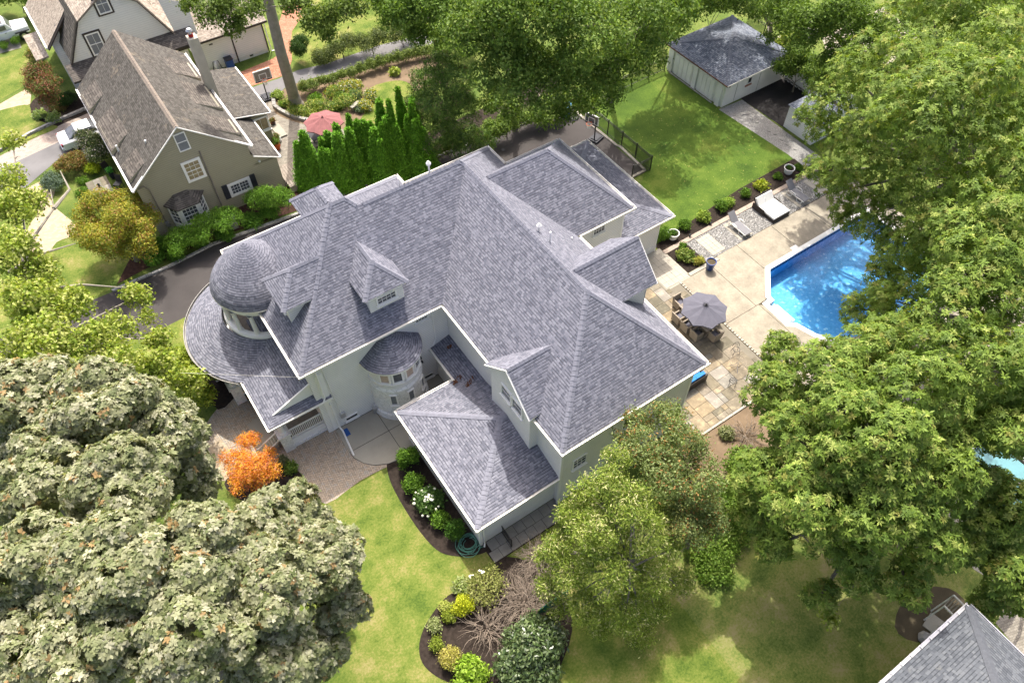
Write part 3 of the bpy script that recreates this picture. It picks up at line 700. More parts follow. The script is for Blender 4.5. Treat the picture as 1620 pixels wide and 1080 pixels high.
window(SH, (46.0, 33.42, 1.55), (1,0,0), (0,-1,0), .5, .6, 1, 1, .05, 'dark', sill=False)
part('brick_sill', MB().box(45.6, 33.34, 1.05, 46.3, 33.41, 1.17), MT['redbrick'], SH)
for x in (44.6, 47.2): part('wall_joint', MB().box(x, 33.4, .05, x+.03, 33.415, 1.9), MT['conc_g'], SH)
part('lamp', MB().box(43.45, 33.25, 1.9, 43.6, 33.4, 2.02), MT['rust'], SH)
sh2 = thing('storage_shed', 'white slatted storage shed half hidden under the oak beside the dark asphalt pad', 'shed', (48, 27.6, 0))
part('wall', MB().box(45.7, 26.0, 0, 50.5, 28.85, 2.0), MT['white_siding2'], sh2)
s2 = Blk(45.55, 50.7, 25.8, 29.0, 2.0, .3, 'WESN'); part('roof', roof_faces(MB(), [s2]), MT['roof_shed'], sh2)
# ================================================================ olive neighbour house
OH = thing('olive_house', 'olive green gabled house with a brown weathered shingle roof and a bay window', 'house', (4.3, 51, 0))
og = Blk(.3, 8.4, 44.4, 57.75, 4.72, .815, 'WE')
orf = part('roof', roof_faces(MB(), [og]), MT['roof_olive'], OH, label='steep weathered brown shingle roof')
part('ridge_caps', roof_caps(MB(), [og], w=.2), MT['cap_olive'], OH, kind='stuff')
zp = 4.72+.815*4.05
w_ = gable_wall(MB().box(.5, 44.6, -.1, 8.2, 57.6, 4.7), .5, 8.2, 44.6, 4.7, 4.76, zp-.15, 'x', .2)
gable_wall(w_, .5, 8.2, 57.4, 4.7, 4.76, zp-.15, 'x', .2)
part('wall', w_, MT['olive_siding'], OH, label='olive lap siding gable wall')
for sx, x in ((1, .28), (-1, 8.42)):
    part('rake_board', MB().bar((x, 44.45, 4.66), (4.35, 44.45, zp-.05), .07, .2, up=(0,1,0)), MT['white'], OH)
    part('gutter', MB().box(x-.1, 44.35, 4.6, x+.05, 57.7, 4.68).box(x-.1*sx-.02, 44.35, 4.66, x-.1*sx+.02, 57.7, 4.74), MT['white'], OH)
# wall dormers hidden in the long slopes
for (y, x0, z0, yw, side) in ((46.0, .5, 5.3, .9, 'W'), (50.5, .3, 5.25, 1.8, 'W'), (55.2, .3, 5.2, 1.1, 'W'), (46.4, 7.0, 5.35, 1.0, 'E'), (50.4, 7.0, 5.4, 1.6, 'E'), (54.4, 7.0, 5.35, 1.2, 'E')):
    zt = z0+.55
    if side == 'W':
        q = [(x0-.1, y-yw, z0-.25), (x0-.1, y+yw, z0-.25), ((zt-4.72)/.815+.3+.55, y+yw, zt+.35), ((zt-4.72)/.815+.3+.55, y-yw, zt+.35)][::-1]
        box = (x0+.1, y-yw+.15, 4.6, x0+1.0, y+yw-.15, z0-.12)
    else:
        q = [(x0+1.2, y-yw, z0-.25), (x0+1.2, y+yw, z0-.25), (8.4-(zt-4.72)/.815-.45, y+yw, zt+.35), (8.4-(zt-4.72)/.815-.45, y-yw, zt+.35)]
        box = (x0+.2, y-yw+.15, 4.6, x0+1.1, y+yw-.15, z0-.12)
    dd = part('dormer', MB().box(*box), MT['olive_siding'], OH)
    mb = MB().poly(q, [(0,0),(2*yw,0),(2*yw,1.6),(0,1.6)])
    lo = [(p[0], p[1], p[2]-.55) for p in q]; ck_ = MB().poly([(p[0], p[1], p[2]-.55) for p in q][::-1])
    for k in range(4): ck_.poly([q[k], lo[k], lo[(k+1)%4], q[(k+1)%4]])
    part('dormer_roof', mb, MT['roof_bay'], dd); part('dormer_cheek', ck_, MT['olive_siding'], dd)
# chimney
cx, cy = (8.21,52.13,8.8)[:2]
ch = part('chimney', MB().box(8.2, 52.0, 3.0, 8.85, 52.75, 8.75), M('tan_render', (.5,.46,.37), .9, .12, 2, 20, .2, .3), OH)
part('chimney_pot', MB().lathe([(.18, 8.75), (.18, 8.95), (.0, 8.97)], (8.5, 52.4), 10), MT['redlens'], ch)
part('chimney_cowl', MB().lathe([(.12, 8.95), (.12, 9.15), (.25, 9.2), (.14, 9.35), (0, 9.38)], (8.5, 52.4), 10), MT['chrome'], ch)
# side extensions
e1 = [(8.3, 44.4, 3.9), (10.05, 44.4, 3.0), (10.05, 49.5, 3.0), (8.3, 49.5, 3.9)]
part('roof', MB().poly(e1, [(-44.4,2),(-44.4,0),(-49.5,0),(-49.5,2)]), MT['roof_olive'], OH, label='lean-to roof of the east extension')
part('wall', MB().box(8.1, 44.62, -.1, 9.85, 49.5, 2.98), MT['olive_siding'], OH)
part('rake_board', MB().bar((8.3, 44.4, 3.82), (10.1, 44.4, 2.92), .06, .14, up=(0,1,0)), MT['white'], OH)
part('wall', MB().poly([(8.1,44.62,2.9),(9.85,44.62,2.9),(9.85,44.62,3.0),(8.1,44.62,3.9)]), MT['olive_siding'], OH)
part('gutter', MB().box(10.05, 44.35, 2.9, 10.15, 49.3, 3.0), MT['white'], OH)
e2 = [(8.3, 49.3, 3.9), (11.45, 49.3, 3.2), (11.45, 56.2, 3.2), (8.3, 56.2, 3.9)]
part('roof', MB().poly(e2, [(-49.3,3.4),(-49.3,0),(-56.2,0),(-56.2,3.4)]), MT['roof_olive'], OH, label='flatter roof of the sun room')
part('gutter', MB().box(11.45, 49.3, 3.1, 11.55, 56.2, 3.2), MT['white'], OH)
part('rake_board', MB().bar((8.3, 49.3, 3.82), (11.5, 49.3, 3.12), .06, .14, up=(0,1,0)), MT['white'], OH)
part('wall', MB().box(8.1, 49.5, -.1, 11.2, 56.0, 3.1), MT['olive_siding'], OH)
window(OH, (10.6, 49.5, 2.3), (1,0,0), (0,-1,0), 1.25, 1.2, 2, 1, .12, 'glass_tan')
# windows
window(OH, (4.33, 44.6, 6.72), (1,0,0), (0,-1,0), .76, 1.36, 1, 2, .07, 'screen', 'h', sill=False)
window(OH, (4.3, 44.6, 4.4), (1,0,0), (0,-1,0), 1.3, 1.66, 3, 4, .17, 'glass_tan', 'h', sill=False)
window(OH, (6.75, 44.6, 1.67), (1,0,0), (0,-1,0), 1.65, 1.15, 6, 3, .2, 'glass', 'v', sill=False)
for x in (5.72, 7.78): part('shutter', MB().box(x-.19, 44.5, 1.12, x+.19, 44.6, 1.69).box(x-.19, 44.5, 1.71, x+.19, 44.6, 2.3), MT['char'], OH)
# bay
bay = [(1.7, 44.6), (2.25, 43.75), (3.55, 43.75), (4.15, 44.6)]
bp_ = part('bay_window', MB().prism(bay, .55, 2.55), MT['white'], OH, label='white three sided bay window with a brown roof')
eav = [(1.5, 44.6), (2.15, 43.55), (3.65, 43.55), (4.35, 44.6)]; top = [(2.4, 44.59), (3.3, 44.59)]
rb = MB(); z0_, z1_ = 2.58, 3.15
rb.poly([(*eav[0], z0_), (*eav[1], z0_), (*top[0], z1_)], [(0,0),(1.2,0),(.8,.9)])
rb.poly([(*eav[1], z0_), (*eav[2], z0_), (*top[1], z1_), (*top[0], z1_)], [(0,0),(1.5,0),(1.2,1.2),(.3,1.2)])
rb.poly([(*eav[2], z0_), (*eav[3], z0_), (*top[1], z1_)], [(0,0),(1.2,0),(.4,.9)])
rb.prism(eav, z0_-.06, z0_-.005)
part('bay_roof', rb, MT['roof_bay'], bp_)
for a, b, c_, rr in ((bay[0], bay[1], 2, 4), (bay[1], bay[2], 4, 4), (bay[2], bay[3], 2, 4)):
    a, b = Vector((*a, 0)), Vector((*b, 0)); d = (b-a).normalized(); n_ = Vector((d.y, -d.x, 0)); mid = (a+b)/2
    window(bp_, (mid.x+n_.x*.01, mid.y+n_.y*.01, 1.75), d, n_, (b-a).length-.12, 1.5, c_, rr, .12, 'glass', 'h', deep=False, sill=False)
pipe(OH, [(5.1, 44.53, 5.6), (5.08, 44.5, .6)], .06, 'wood_g', 'drain_pipe')
pipe(OH, [(.62, 44.5, 4.6), (.95, 44.45, 4.75), (1.2, 44.48, 4.3), (1.22, 44.5, 1.4)], .045, 'wood_g', 'conduit')
part('meter_box', MB().box(1.12, 44.4, .95, 1.36, 44.6, 1.3), MT['chrome'], OH); part('utility_box', MB().box(.75, 44.45, .3, 1.0, 44.6, .6), MT['wood_g'], OH)
part('camera_dome', MB().lathe([(.08, 3.1), (.08, 3.2), (0, 3.22)], (8.6, 44.5), 8), MT['white'], OH)
for (px_, py_, z_) in ((*(2.41,46.26,6.3)[:2], 6.3), (*(0.71,48.45,5.2)[:2], 5.2)):
    part('vent_pipe', MB().tube([(px_, py_, z_-.4), (px_, py_, z_+.3)], .07, 8), MT['white'], OH)
# ================================================================ white house with dark trim
WHY = 61.8
WH = thing('white_gambrel_house', 'white board sided house with dark brown trim and a tan shingle roof', 'house', (5, 66, 0))
P2 = lambda q: (q[0], q[2])
gw = [(-.2, 2.6), (.6, 5.4), (3.2, 7.3), (5.2, 8.6), (7.6, 7.9), (9.0, 6.1), (10.3, 3.2)]
gw = [(0.82,4.4), (2.56,7.36), (4.52,8.51), (4.6, 9.3), (7.11,7.55), (8.79,4.26), (9.39,3.45)]
xa, xb = gw[0][0], gw[-1][0]
wp = [(xa, -.1), (xb, -.1)] + gw[::-1]
mb = MB(); A = [(x, WHY, z) for x, z in wp]; Bk = [(x, WHY+6, z) for x, z in wp]; mb.poly(A); mb.poly(Bk[::-1])
for i in range(len(wp)): mb.poly([A[i], Bk[i], Bk[(i+1)%len(wp)], A[(i+1)%len(wp)]])
part('wall', mb, MT['white_siding2'], WH, label='white gable wall with curved gambrel edge')
for i in range(len(gw)-1):
    a, b = gw[i], gw[i+1]
    part('rake_trim', MB().bar((a[0], WHY-.06, a[1]), (b[0], WHY-.06, b[1]), .14, .34, up=(0,1,0)), MT['brown_trim'], WH)
    rr = MB(); t = .1
    q = [(a[0], WHY-.3, a[1]+t), (b[0], WHY-.3, b[1]+t), (b[0], WHY+6, b[1]+t), (a[0], WHY+6, a[1]+t)]
    rr.poly(q[::-1], [(0,0),(0,2),(6,2),(6,0)]); lo = [(p[0], p[1], p[2]-.12) for p in q]
    for k in range(4): rr.poly([q[k], q[(k+1)%4], lo[(k+1)%4], lo[k]])
    part('roof', rr, MT['roof_tan'] if i > 0 else MT['roof_bay'], WH)
# broad front roof slope at the west
c0 = (-0.14,64.77,4.6); c1 = (-0.07,73.56,4.6); t1 = (c0[0]+3.6, c0[1]+.2, 7.6)
q = [(c0[0], c0[1], 4.6), (4.4, c0[1], 9.0), (4.4, 72, 9.0), (c0[0], 72, 4.6)]
rr = MB().poly([q[0], q[1], q[2], q[3]], [(-58,0),(-58,6.4),(-72,6.4),(-72,0)]); lo = [(p[0], p[1], p[2]-.2) for p in q]
for k in range(4): rr.poly([q[k], lo[k], lo[(k+1)%4], q[(k+1)%4]])
part('roof', rr, MT['roof_tan'], WH, label='broad tan shingle slope above the front door')
part('gutter', MB().bar((c0[0]-.08, c0[1], 4.5), (c0[0]-.08, 72, 4.5), .14), MT['white'], WH)
part('rake_trim', MB().bar((c0[0], c0[1]-.05, 4.42), (4.4, c0[1]-.05, 8.82), .1, .3, up=(0,1,0)), MT['brown_trim'], WH)
part('wall', MB().poly([(c0[0]+.5, c0[1]+.4, 3.4), (xa+.2, c0[1]+.4, 3.4), (xa+.4, c0[1]+.4, 6.0), (c0[0]+.5, c0[1]+.4, 4.9)]).box(c0[0]+.4, c0[1]+.45, -.1, xa+.3, c0[1]+8, 3.6), MT['white_siding2'], WH)
# pent roof under the gable and the entrance canopy
z_ = 3.0
zq = gw[0][1]; pn = MB().poly([(xa-.5, WHY-1.3, zq-.75), (xb+.8, WHY-1.3, zq-.75), (xb+.8, WHY-.01, zq), (xa-.5, WHY-.01, zq)], [(0,0),(11,0),(11,1.5),(0,1.5)])
pn.box(xa-.5, WHY-1.29, zq-.9, xb+.8, WHY-.02, zq-.78)
part('pent_roof', pn, MT['roof_bay'], WH)
cn = [(*(-1.43,71.57,2.6)[:2], 2.6), (*(-1.4,67.2,2.6)[:2], 2.6), (*(-0.38,66.32,3.1)[:2], 3.1), (*(-0.34,70.63,3.1)[:2], 3.1)]
mbc = MB().poly(cn, [(0,0),(3.5,0),(3.5,1.4),(0,1.4)]); lo = [(p[0], p[1], p[2]-.12) for p in cn]
for k in range(4): mbc.poly([cn[k], lo[k], lo[(k+1)%4], cn[(k+1)%4]])
part('entrance_canopy', mbc, MT['roof_tan'], WH)
def trim_frame(c, w, h):
    m_ = MB()
    for s_ in (-1, 1): m_.box(c[0]+s_*(w/2+.06)-.07, WHY-.05, c[2]-h/2-.12, c[0]+s_*(w/2+.06)+.07, WHY, c[2]+h/2+.12); m_.box(c[0]-w/2, WHY-.05, c[2]+s_*(h/2+.06)-.07, c[0]+w/2, WHY, c[2]+s_*(h/2+.06)+.07)
    part('window_casing', m_, MT['brown_trim'], WH)
for c_, w_, h_ in (((3.1,61.8,5.31), 1.05, 1.75), ((4.72,61.8,8.01), .95, 1.5)):
    window(WH, (c_[0], 61.8, c_[2]), (1,0,0), (0,-1,0), w_, h_, 2, 2, .1, 'screen', 'h', sill=False); trim_frame(c_, w_, h_)
# one storey rear wing
part('wall', MB().box(10.2, 61.8, .35, 15.9, 67, 3.0), MT['white_siding2'], WH); part('foundation', MB().box(10.2, 61.85, -.1, 15.85, 67, .35), MT['stucco'], WH)
rw = Blk(8, 16.3, 61.45, 70, 3.0, .5, 'S', dom=(8.5, 16.3, 61.45, 66.5)); part('roof', roof_faces(MB(), [rw]), MT['roof_tan'], WH, label='low tan roof of the rear wing')
part('fascia', MB().box(8.6, 61.38, 2.85, 16.35, 61.45, 3.02), MT['brown_trim'], WH)
for x in (13.1, 15.9): part('trim_strip', MB().box(x-.05, 61.74, 0, x+.05, 61.8, 2.95), MT['brown_trim'], WH)
part('wall', MB().poly([(9.0,61.75,3.4),(10.6,61.75,3.6),(10.6,61.75,6.3),(8.6,61.75,7.2)][::-1]), MT['white_siding2'], WH)
for x, z in ((11.3, 2.35), (12.2, 2.7), (14.3, .25)): part('wall_vent', MB().box(x-.15, 61.76, z-.05, x+.15, 61.8, z+.05), MT['black'], WH)
pipe(WH, [(16.1,61.7,2.9),(16.1,61.7,.1),(17.0,61.6,.06)], .05)
# ================================================================ corner roof, lower right
CH = thing('corner_house', 'pale green house in the lower right corner with a grey hipped shingle roof', 'house', (16, -8, 0))
cb = Blk(6, 22.08, -14, -2.68, 5.0, .42)
part('roof', roof_faces(MB(), [cb]), MT['roof_corner'], CH); part('ridge_caps', roof_caps(MB(), [cb], w=.2), MT['cap_corner'], CH, kind='stuff')
part('soffit', MB().box(6.01, -13.99, 4.86, 22.07, -2.69, 4.96), MT['stucco'], CH)
wm = siding_mat('pale_green_siding', (.36,.4,.3), .15); part('wall', MB().box(6.4, -13.6, -.1, 21.7, -3.05, 4.87), wm, CH)
gutter(CH, (6, -2.68), (22.08, -2.68), 4.99, (0, 1), 'chrome', .14, .12); gutter(CH, (22.08, -2.68), (22.08, -14), 4.99, (1, 0), 'chrome', .1, .1)
brk = MB()
for k in range(26): brk.bar((6.5+k*.62, -2.68, 5.02), (6.5+k*.62, -2.52, 5.02), .03)
part('gutter_straps', brk, MT['white'], CH, kind='stuff')
sr = thing('stair_railing', 'white metal stair railing beside the corner house', 'railing', (*(24.31,-2.52,0.0)[:2], 0))
for (p, q) in (((23.61,-2.19,2.4), (23.27,-2.88,2.9)), ((22.95,-2.27,2.2), (22.6,-2.87,2.7))):
    m_ = MB().bar(p, q, .07); m_.bar((p[0],p[1],0), p, .06); m_.bar((q[0],q[1],0), q, .06); part('handrail', m_, MT['white'], sr)
for k in range(6):
    a = Vector((23.61,-2.19,2.4)).lerp(Vector((23.27,-2.88,2.9)), k/5.); b = Vector((22.95,-2.27,2.2)).lerp(Vector((22.6,-2.87,2.7)), k/5.)
    part('tread', MB().bar(a-Vector((0,0,.15)), b-Vector((0,0,.15)), .05), MT['conc_l'], sr)

# ================================================================ ground
def sheet(name, pts, z, m, label=None, parent=None):
    p = [(q[0], q[1]) for q in pts]
    if sum(p[i][0]*p[(i+1)%len(p)][1]-p[(i+1)%len(p)][0]*p[i][1] for i in range(len(p))) < 0: p = p[::-1]
    return struct(name, MB().poly([(x, y, z) for x, y in p]), m, label, parent)
def smooth_poly(pts, k=4):
    out = []; n = len(pts)
    for i in range(n):
        p0, p1, p2, p3 = (Vector(pts[(i+j-1) % n][:2]) for j in range(4))
        for t in [q/k for q in range(k)]:
            out.append(tuple(.5*((2*p1)+(p2-p0)*t+(2*p0-5*p1+4*p2-p3)*t*t+(3*p1-p0-3*p2+p3)*t**3)))
    return out
gx0, gx1, gy0, gy1 = 31.1, 43.6, 10.4, 18.6
mb = MB(); F_ = 500
for a, b, c, d in ((-F_, -F_, F_, gy0), (-F_, gy1, F_, F_), (-F_, gy0, gx0, gy1), (gx1, gy0, F_, gy1)):
    mb.poly([(a, b, 0), (c, b, 0), (c, d, 0), (a, d, 0)])
struct('ground', mb, MT['grass'])
sheet('street', [(-28, -500), (-18, -500), (-18, 500), (-28, 500)], .012, MT['asphalt'])
sheet('driveway', [(-17.04,40.04,0.0),(-13.18,41.89,0.0),(-7.48,41.85,0.0),(-3.9,41.69,0.0),(-2.15,41.7,0.0),(-0.09,41.7,0.0),(3.22,42.0,0.0),(9.49,41.45,0.0),(12.95,41.49,0.0),(21.35,41.18,0.0),(31.77,40.53,0.0),(33.18,40.27,0.0),(33.04,37.39,0.0),(33.07,30.96,0.0),(31.78,30.97,0.0),(29.86,31.52,0.0),(23.23,35.21,0.0),(16.05,32.37,0.0),(5.35,36.86,0.0),(-0.54,36.8,0.0),(-1.95,36.82,0.0),(-7.63,36.66,0.0),(-15.64,36.0,0.0)], .012, MT['asphalt'])
sheet('south_lawn', [(-14,-20),(13.5,-20),(13.5,13),(7,13),(5,14),(4.6,20.1),(.9,20.3),(-14,20)], .008, MT['grass_s'])
sheet('rear_lawn', [(13.5,-20),(34,-20),(34,3),(24,8),(13.5,10)], .006, grass_mat('patchy_shaded_grass', [(.06,.1,.02),(.12,.165,.035),(.2,.215,.06),(.26,.23,.11)], .6))
sheet('back_lawn', [(34.79,42.4,0.0),(42.91,39.68,0.0),(43.05,33.22,0.0),(43.53,25.66,0.0),(37.52,25.53,0.0),(28.57,24.62,0.0),(29.27,27.86,0.0),(33.02,30.9,0.0),(33.19,37.58,0.0)], .008, MT['grass_b'])
sheet('front_strip', [(-1.95,36.82,0.0),(-0.33,36.91,0.0),(-2.72,30.28,0.0),(-5.83,32.4,0.0),(-6.32,37.21,0.0)], .014, MT['grass_s'])
sheet('gravel_path', [(42.95,33.35),(45.45,33.2),(45.3,24.6),(43.3,24.3),(43.45,26.2)], .014, MT['gravel_l'])
stn = MB()
for px_, py_ in ((0,0),): pass
for q in [(44.25,31.69,0.0),(44.36,31.02,0.0),(44.39,30.41,0.0),(44.33,29.09,0.0),(44.4,28.48,0.0),(44.36,27.1,0.0),(44.39,27.73,0.0),(44.39,26.33,0.0)]:
    n_ = 7; r0 = random.uniform(.14, .2)
    solo('stepping_stone', MB().prism([(q[0]+r0*random.uniform(.8,1.2)*math.cos(2*math.pi*k/n_), q[1]+r0*random.uniform(.8,1.2)*math.sin(2*math.pi*k/n_)) for k in range(n_)], .0, .05), MT['stone_g'],
         'small round stepping stone in the pale gravel path beside the garden garage', 'stepping stone', (q[0], q[1], 0), group='stepping stones in the gravel path')
sheet('dark_pad', [(45.45,33.4),(50.3,33.4),(52,30.7),(45.6,28.6)], .016, MT['asphalt_dk'])
# front and side paving of the mansion
sheet('paver_walk', smooth_poly([(-2.92,27.73,0.0),(-1.4,29.12,0.0),(-0.05,29.43,0.0),(0.54,28.06,0.0),(1.49,24.33,0.0),(4.96,24.0,0.0),(6.79,21.21,0.0),(6.3,19.97,0.0),(5.44,20.03,0.0),(3.39,20.15,0.0),(1.21,19.95,0.0),(0.91,21.38,0.0),(0.72,22.81,0.0),(-0.73,23.66,0.0),(-3.28,24.7,0.0)], 3), .018, MT['brickpave'])
sheet('tan_walk', [(-2.79,26.99,0.0),(-2.03,26.98,0.0),(-1.76,25.56,0.0),(-2.41,24.29,0.0),(-3.02,24.52,0.0),(-2.93,25.63,0.0)], .026, MT['tanpave'])
pad = struct('concrete_pad', MB().poly([(3.7,23.9,.03),(3.68,22.4,.03),(3.72,21.6,.03),(4.05,20.95,.03),(4.5,20.5,.03),(5.2,20.15,.03),(5.9,20.0,.03),(7.4,20.4,.03),(7.4,20.95,.03),(10.62,20.95,.03),(10.62,23.9,.03)]), MT['dark'])
for poly in ([(3.7,23.8),(3.68,22.4),(3.71,22.05),(6.2,22.05),(6.2,23.8)], [(3.72,22.02),(3.76,21.6),(4.05,20.98),(4.5,20.53),(5.2,20.18),(6.2,20.02),(6.2,22.02)],
             [(6.23,20.02),(7.4,20.42),(7.4,20.98),(8.3,20.98),(8.3,22.02),(6.23,22.02)], [(6.23,22.05),(8.3,22.05),(8.3,23.8),(6.23,23.8)], [(8.33,20.98),(10.6,20.98),(10.6,23.8),(8.33,23.8)]):
    part('slab', MB().prism(poly, .0, .055), MT['conc_g'], pad, world=False)
# beds
bedm = smooth_poly([(6.95,21.2),(5.45,20.5),(4.95,19.9),(4.66,18.5),(4.62,16.1),(4.85,14.4),(5.4,13.6),(6.2,13.05),(7.0,12.8),(7.4,13.1)], 4)
sheet('mulch_bed_front_wing', bedm, .02, MT['mulch'])
sheet('mulch_bed_porch', smooth_poly([(-0.37,36.81,0.0),(-1.21,34.92,0.0),(-1.51,31.64,0.0),(-1.45,28.99,0.0),(0.01,29.39,0.0),(0.76,29.54,0.0),(0.53,32.54,0.0),(0.27,35.12,0.0)], 3), .022, MT['mulch'])
sheet('mulch_bed_corner', smooth_poly([(-0.43,23.93,0.0),(0.72,22.81,0.0),(0.79,21.46,0.0),(0.71,20.16,0.0),(-0.6,19.74,0.0),(-1.28,21.51,0.0),(-2.56,22.83,0.0),(-2.92,24.22,0.0),(-1.9,24.46,0.0)], 3), .028, MT['mulch'])
sheet('mulch_island', smooth_poly([(5.2,11.7,0.0),(4.35,11.97,0.0),(3.67,11.9,0.0),(2.86,11.58,0.0),(2.14,11.16,0.0),(1.64,10.6,0.0),(1.44,9.94,0.0),(1.59,9.25,0.0),(2.0,8.53,0.0),(3.03,7.26,0.0),(5.15,5.65,0.0),(7.73,6.64,0.0),(8.82,8.09,0.0),(8.89,10.37,0.0),(7.65,12.02,0.0),(6.52,11.79,0.0)], 3), .02, MT['mulch'])
sheet('neighbour_bed', [(-3.45,42.18,0.0),(-1.35,42.47,0.0),(1.71,42.59,0.0),(3.78,42.58,0.0),(9.72,41.84,0.0),(10.51,43.9,0.0),(9.55,45.4,0.0),(0.47,44.47,0.0),(-1.67,44.46,0.0)], .02, MT['mulch_r'])
sheet('hedge_bed', [(9.26,41.37,0.0),(13.13,41.54,0.0),(21.43,41.31,0.0),(30.63,40.71,0.0),(33.27,40.82,0.0),(34.75,44.6,0.0),(23.19,44.23,0.0),(11.12,44.33,0.0)], .018, MT['mulch'])
# stone curb along the driveway
cb_ = struct('driveway_curb', MB().box(-3.9, 41.45, -.05, -3.88, 41.5, .0), MT['curb'])
cpts = [(-3.88,41.74,0.0),(-2.13,41.76,0.0),(-0.07,41.75,0.0),(3.24,42.06,0.0),(9.52,41.51,0.0),(12.98,41.55,0.0),(21.39,41.24,0.0),(31.79,40.56,0.0),(33.18,40.17,0.0)]
acc = []
for a, b in zip(cpts[:-1], cpts[1:]):
    a, b = Vector((a[0], a[1], 0)), Vector((b[0], b[1], 0)); n_ = max(1, round((b-a).length/.62))
    for k in range(n_): acc.append((a.lerp(b, k/n_), a.lerp(b, (k+1)/n_)))
for p, q in acc:
    d = (q-p).normalized(); part('curb_stone', MB().bar(p+d*.01+Vector((0,0,.05)), q-d*.015+Vector((0,0,.05+random.uniform(-.01,.01))), .19, .17), MT['curb'], cb_, world=False)
ce = struct('court_kerb', MB().box(33.0,38.9,0,33.02,39,.01), MT['conc_l'])
for p, q in ((( 33.12,39.6),(33.12,36.8)),((33.12,36.8),(33.18,34.4)),((33.18,34.4),(33.3,34.3)),((33.3,34.3),(33.12,31.0)),((33.15,31.0),(31.7,30.95))):
    part('kerb_stone', MB().bar((*p,.04),(*q,.04), .2, .12), MT['conc_l'], ce, world=False)
# ---------------------------------------------------------------- pool terrace
deck = struct('pool_deck', MB().poly([(27.7,6,0),(31.1,6,0),(31.1,21.2,0),(27.7,21.2,0)]).poly([(31.1,18.6,0),(45.5,18.6,0),(45.5,21.55,0),(31.1,21.55,0)]).poly([(43.6,6,0),(45.5,6,0),(45.5,18.6,0),(43.6,18.6,0)]).poly([(31.1,6,0),(43.6,6,0),(43.6,10.4,0),(31.1,10.4,0)]), MT['soil_d'])
deck.location.z = .012
slabs = [[(27.86,16.76),(30.5,16.76),(30.5,21.05),(27.86,21.05)], [(27.86,6),(30.72,6),(30.72,16.73),(27.86,16.73)],
         [(30.53,16.76),(31.35,16.76),(31.75,16.95),(33.3,18.7),(33.3,21.42),(31.45,21.42),(31.4,21.05),(30.53,21.05)],
         [(33.33,18.86),(36.66,18.84),(36.66,21.42),(33.33,21.42)], [(36.69,18.84),(40.0,18.84),(40.0,21.42),(36.69,21.42)], [(40.03,18.84),(45.4,18.84),(45.4,21.42),(40.03,21.42)],
         [(30.75,6),(37,6),(37,10.2),(32.4,12),(31.4,14.3),(31.0,14.5),(30.95,16.5),(30.75,16.7)], [(37.03,6),(45.4,6),(45.4,10.2),(37.03,10.2)], [(43.85,10.23),(45.4,10.23),(45.4,18.81),(43.85,18.81)]]
for s_ in slabs: part('slab', MB().prism(s_, -.02, .03), MT['conc'], deck, world=False)
win_ = [(33.59,18.5),(31.9,16.8),(31.85,16.42),(31.3,16.36),(31.22,14.6),(31.62,14.3),(32.0,13.0),(33.6,10.6),(43.5,10.6),(43.5,18.5)]
def offs(poly, d):
    out = []; n = len(poly)
    for i in range(n):
        a, b, c = (Vector(poly[(i+j-1) % n]) for j in range(3))
        e1, e2 = (b-a).normalized(), (c-b).normalized(); n1, n2 = Vector((e1.y, -e1.x)), Vector((e2.y, -e2.x))
        m_ = (n1+n2); m_ = m_/max(.6, m_.length_squared)*2
        out.append(tuple(b+m_*d))
    return out
# orientation: counterclockwise polygon has outward normal (ey,-ex)
if sum(win_[i][0]*win_[(i+1)%len(win_)][1]-win_[(i+1)%len(win_)][0]*win_[i][1] for i in range(len(win_))) < 0: win_ = win_[::-1]
ot = offs(win_, .34)
PL = thing('swimming_pool', 'in-ground swimming pool with blue water and white coping', 'pool', (37, 15, 0))
mb = MB(); n_ = len(win_)
for i in range(n_):
    a, b, c, d = win_[i], win_[(i+1)%n_], ot[(i+1)%n_], ot[i]
    mb.poly([(*a,.06),(*d,.06),(*c,.06),(*b,.06)][::-1]); mb.poly([(*d,-.05),(*c,-.05),(*c,.06),(*d,.06)]); mb.poly([(*a,-.2),(*b,-.2),(*b,.06),(*a,.06)][::-1])
part('coping', mb, MT['white'], PL)
lin, nt, p = base_mat('pool_liner', .6, .3); P_ = pos(nt); v = nd(nt, 'ShaderNodeTexVoronoi'); v.inputs['Scale'].default_value = 7; nt.links.new(P_, v.inputs['Vector'])
sc_ = nd(nt, 'ShaderNodeSeparateColor'); nt.links.new(v.outputs['Color'], sc_.inputs[0])
nt.links.new(ramp(nt, sc_.outputs[0], [(0, (.085,.36,.72)), (.6, (.11,.42,.78)), (.9, (.14,.47,.84)), (1, (.34,.66,.9))]), p.inputs['Base Color'])
tl_ = MB()
for i in range(n_):
    a, b = Vector(win_[i]), Vector(win_[(i+1)%n_]); L_ = (b-a).length; k_ = max(1, int(L_/.3)); d_ = (b-a)/L_; nn_ = Vector((-d_.y, d_.x))
    for k in range(k_):
        p_, q_ = a+d_*(k*L_/k_+.01)+nn_*.012, a+d_*((k+1)*L_/k_-.01)+nn_*.012
        tl_.poly([(*p_,-.3),(*q_,-.3),(*q_,-.02),(*p_,-.02)])
part('tile_band', tl_, M('navy_pool_tile', (.03,.1,.28), .2, .3, 4, 12, .6), PL, kind='stuff')
part('basin', MB().prism(win_, -1.25, -.0, top=False), lin, PL)
part('entry_steps', MB().box(31.25, 14.7, -.45, 31.85, 16.3, -.22).box(31.85,14.7,-.8,32.2,16.3,-.5), MT['white'], PL)
wm_ = bpy.data.materials.new('pool_water'); wm_.use_nodes = True; nt = wm_.node_tree; nt.nodes.remove(nt.nodes['Principled BSDF'])
tb = nd(nt, 'ShaderNodeBsdfTransparent'); tb.inputs[0].default_value = (.9,.97,.99,1); gl = nd(nt, 'ShaderNodeBsdfGlossy'); gl.inputs['Roughness'].default_value = .06
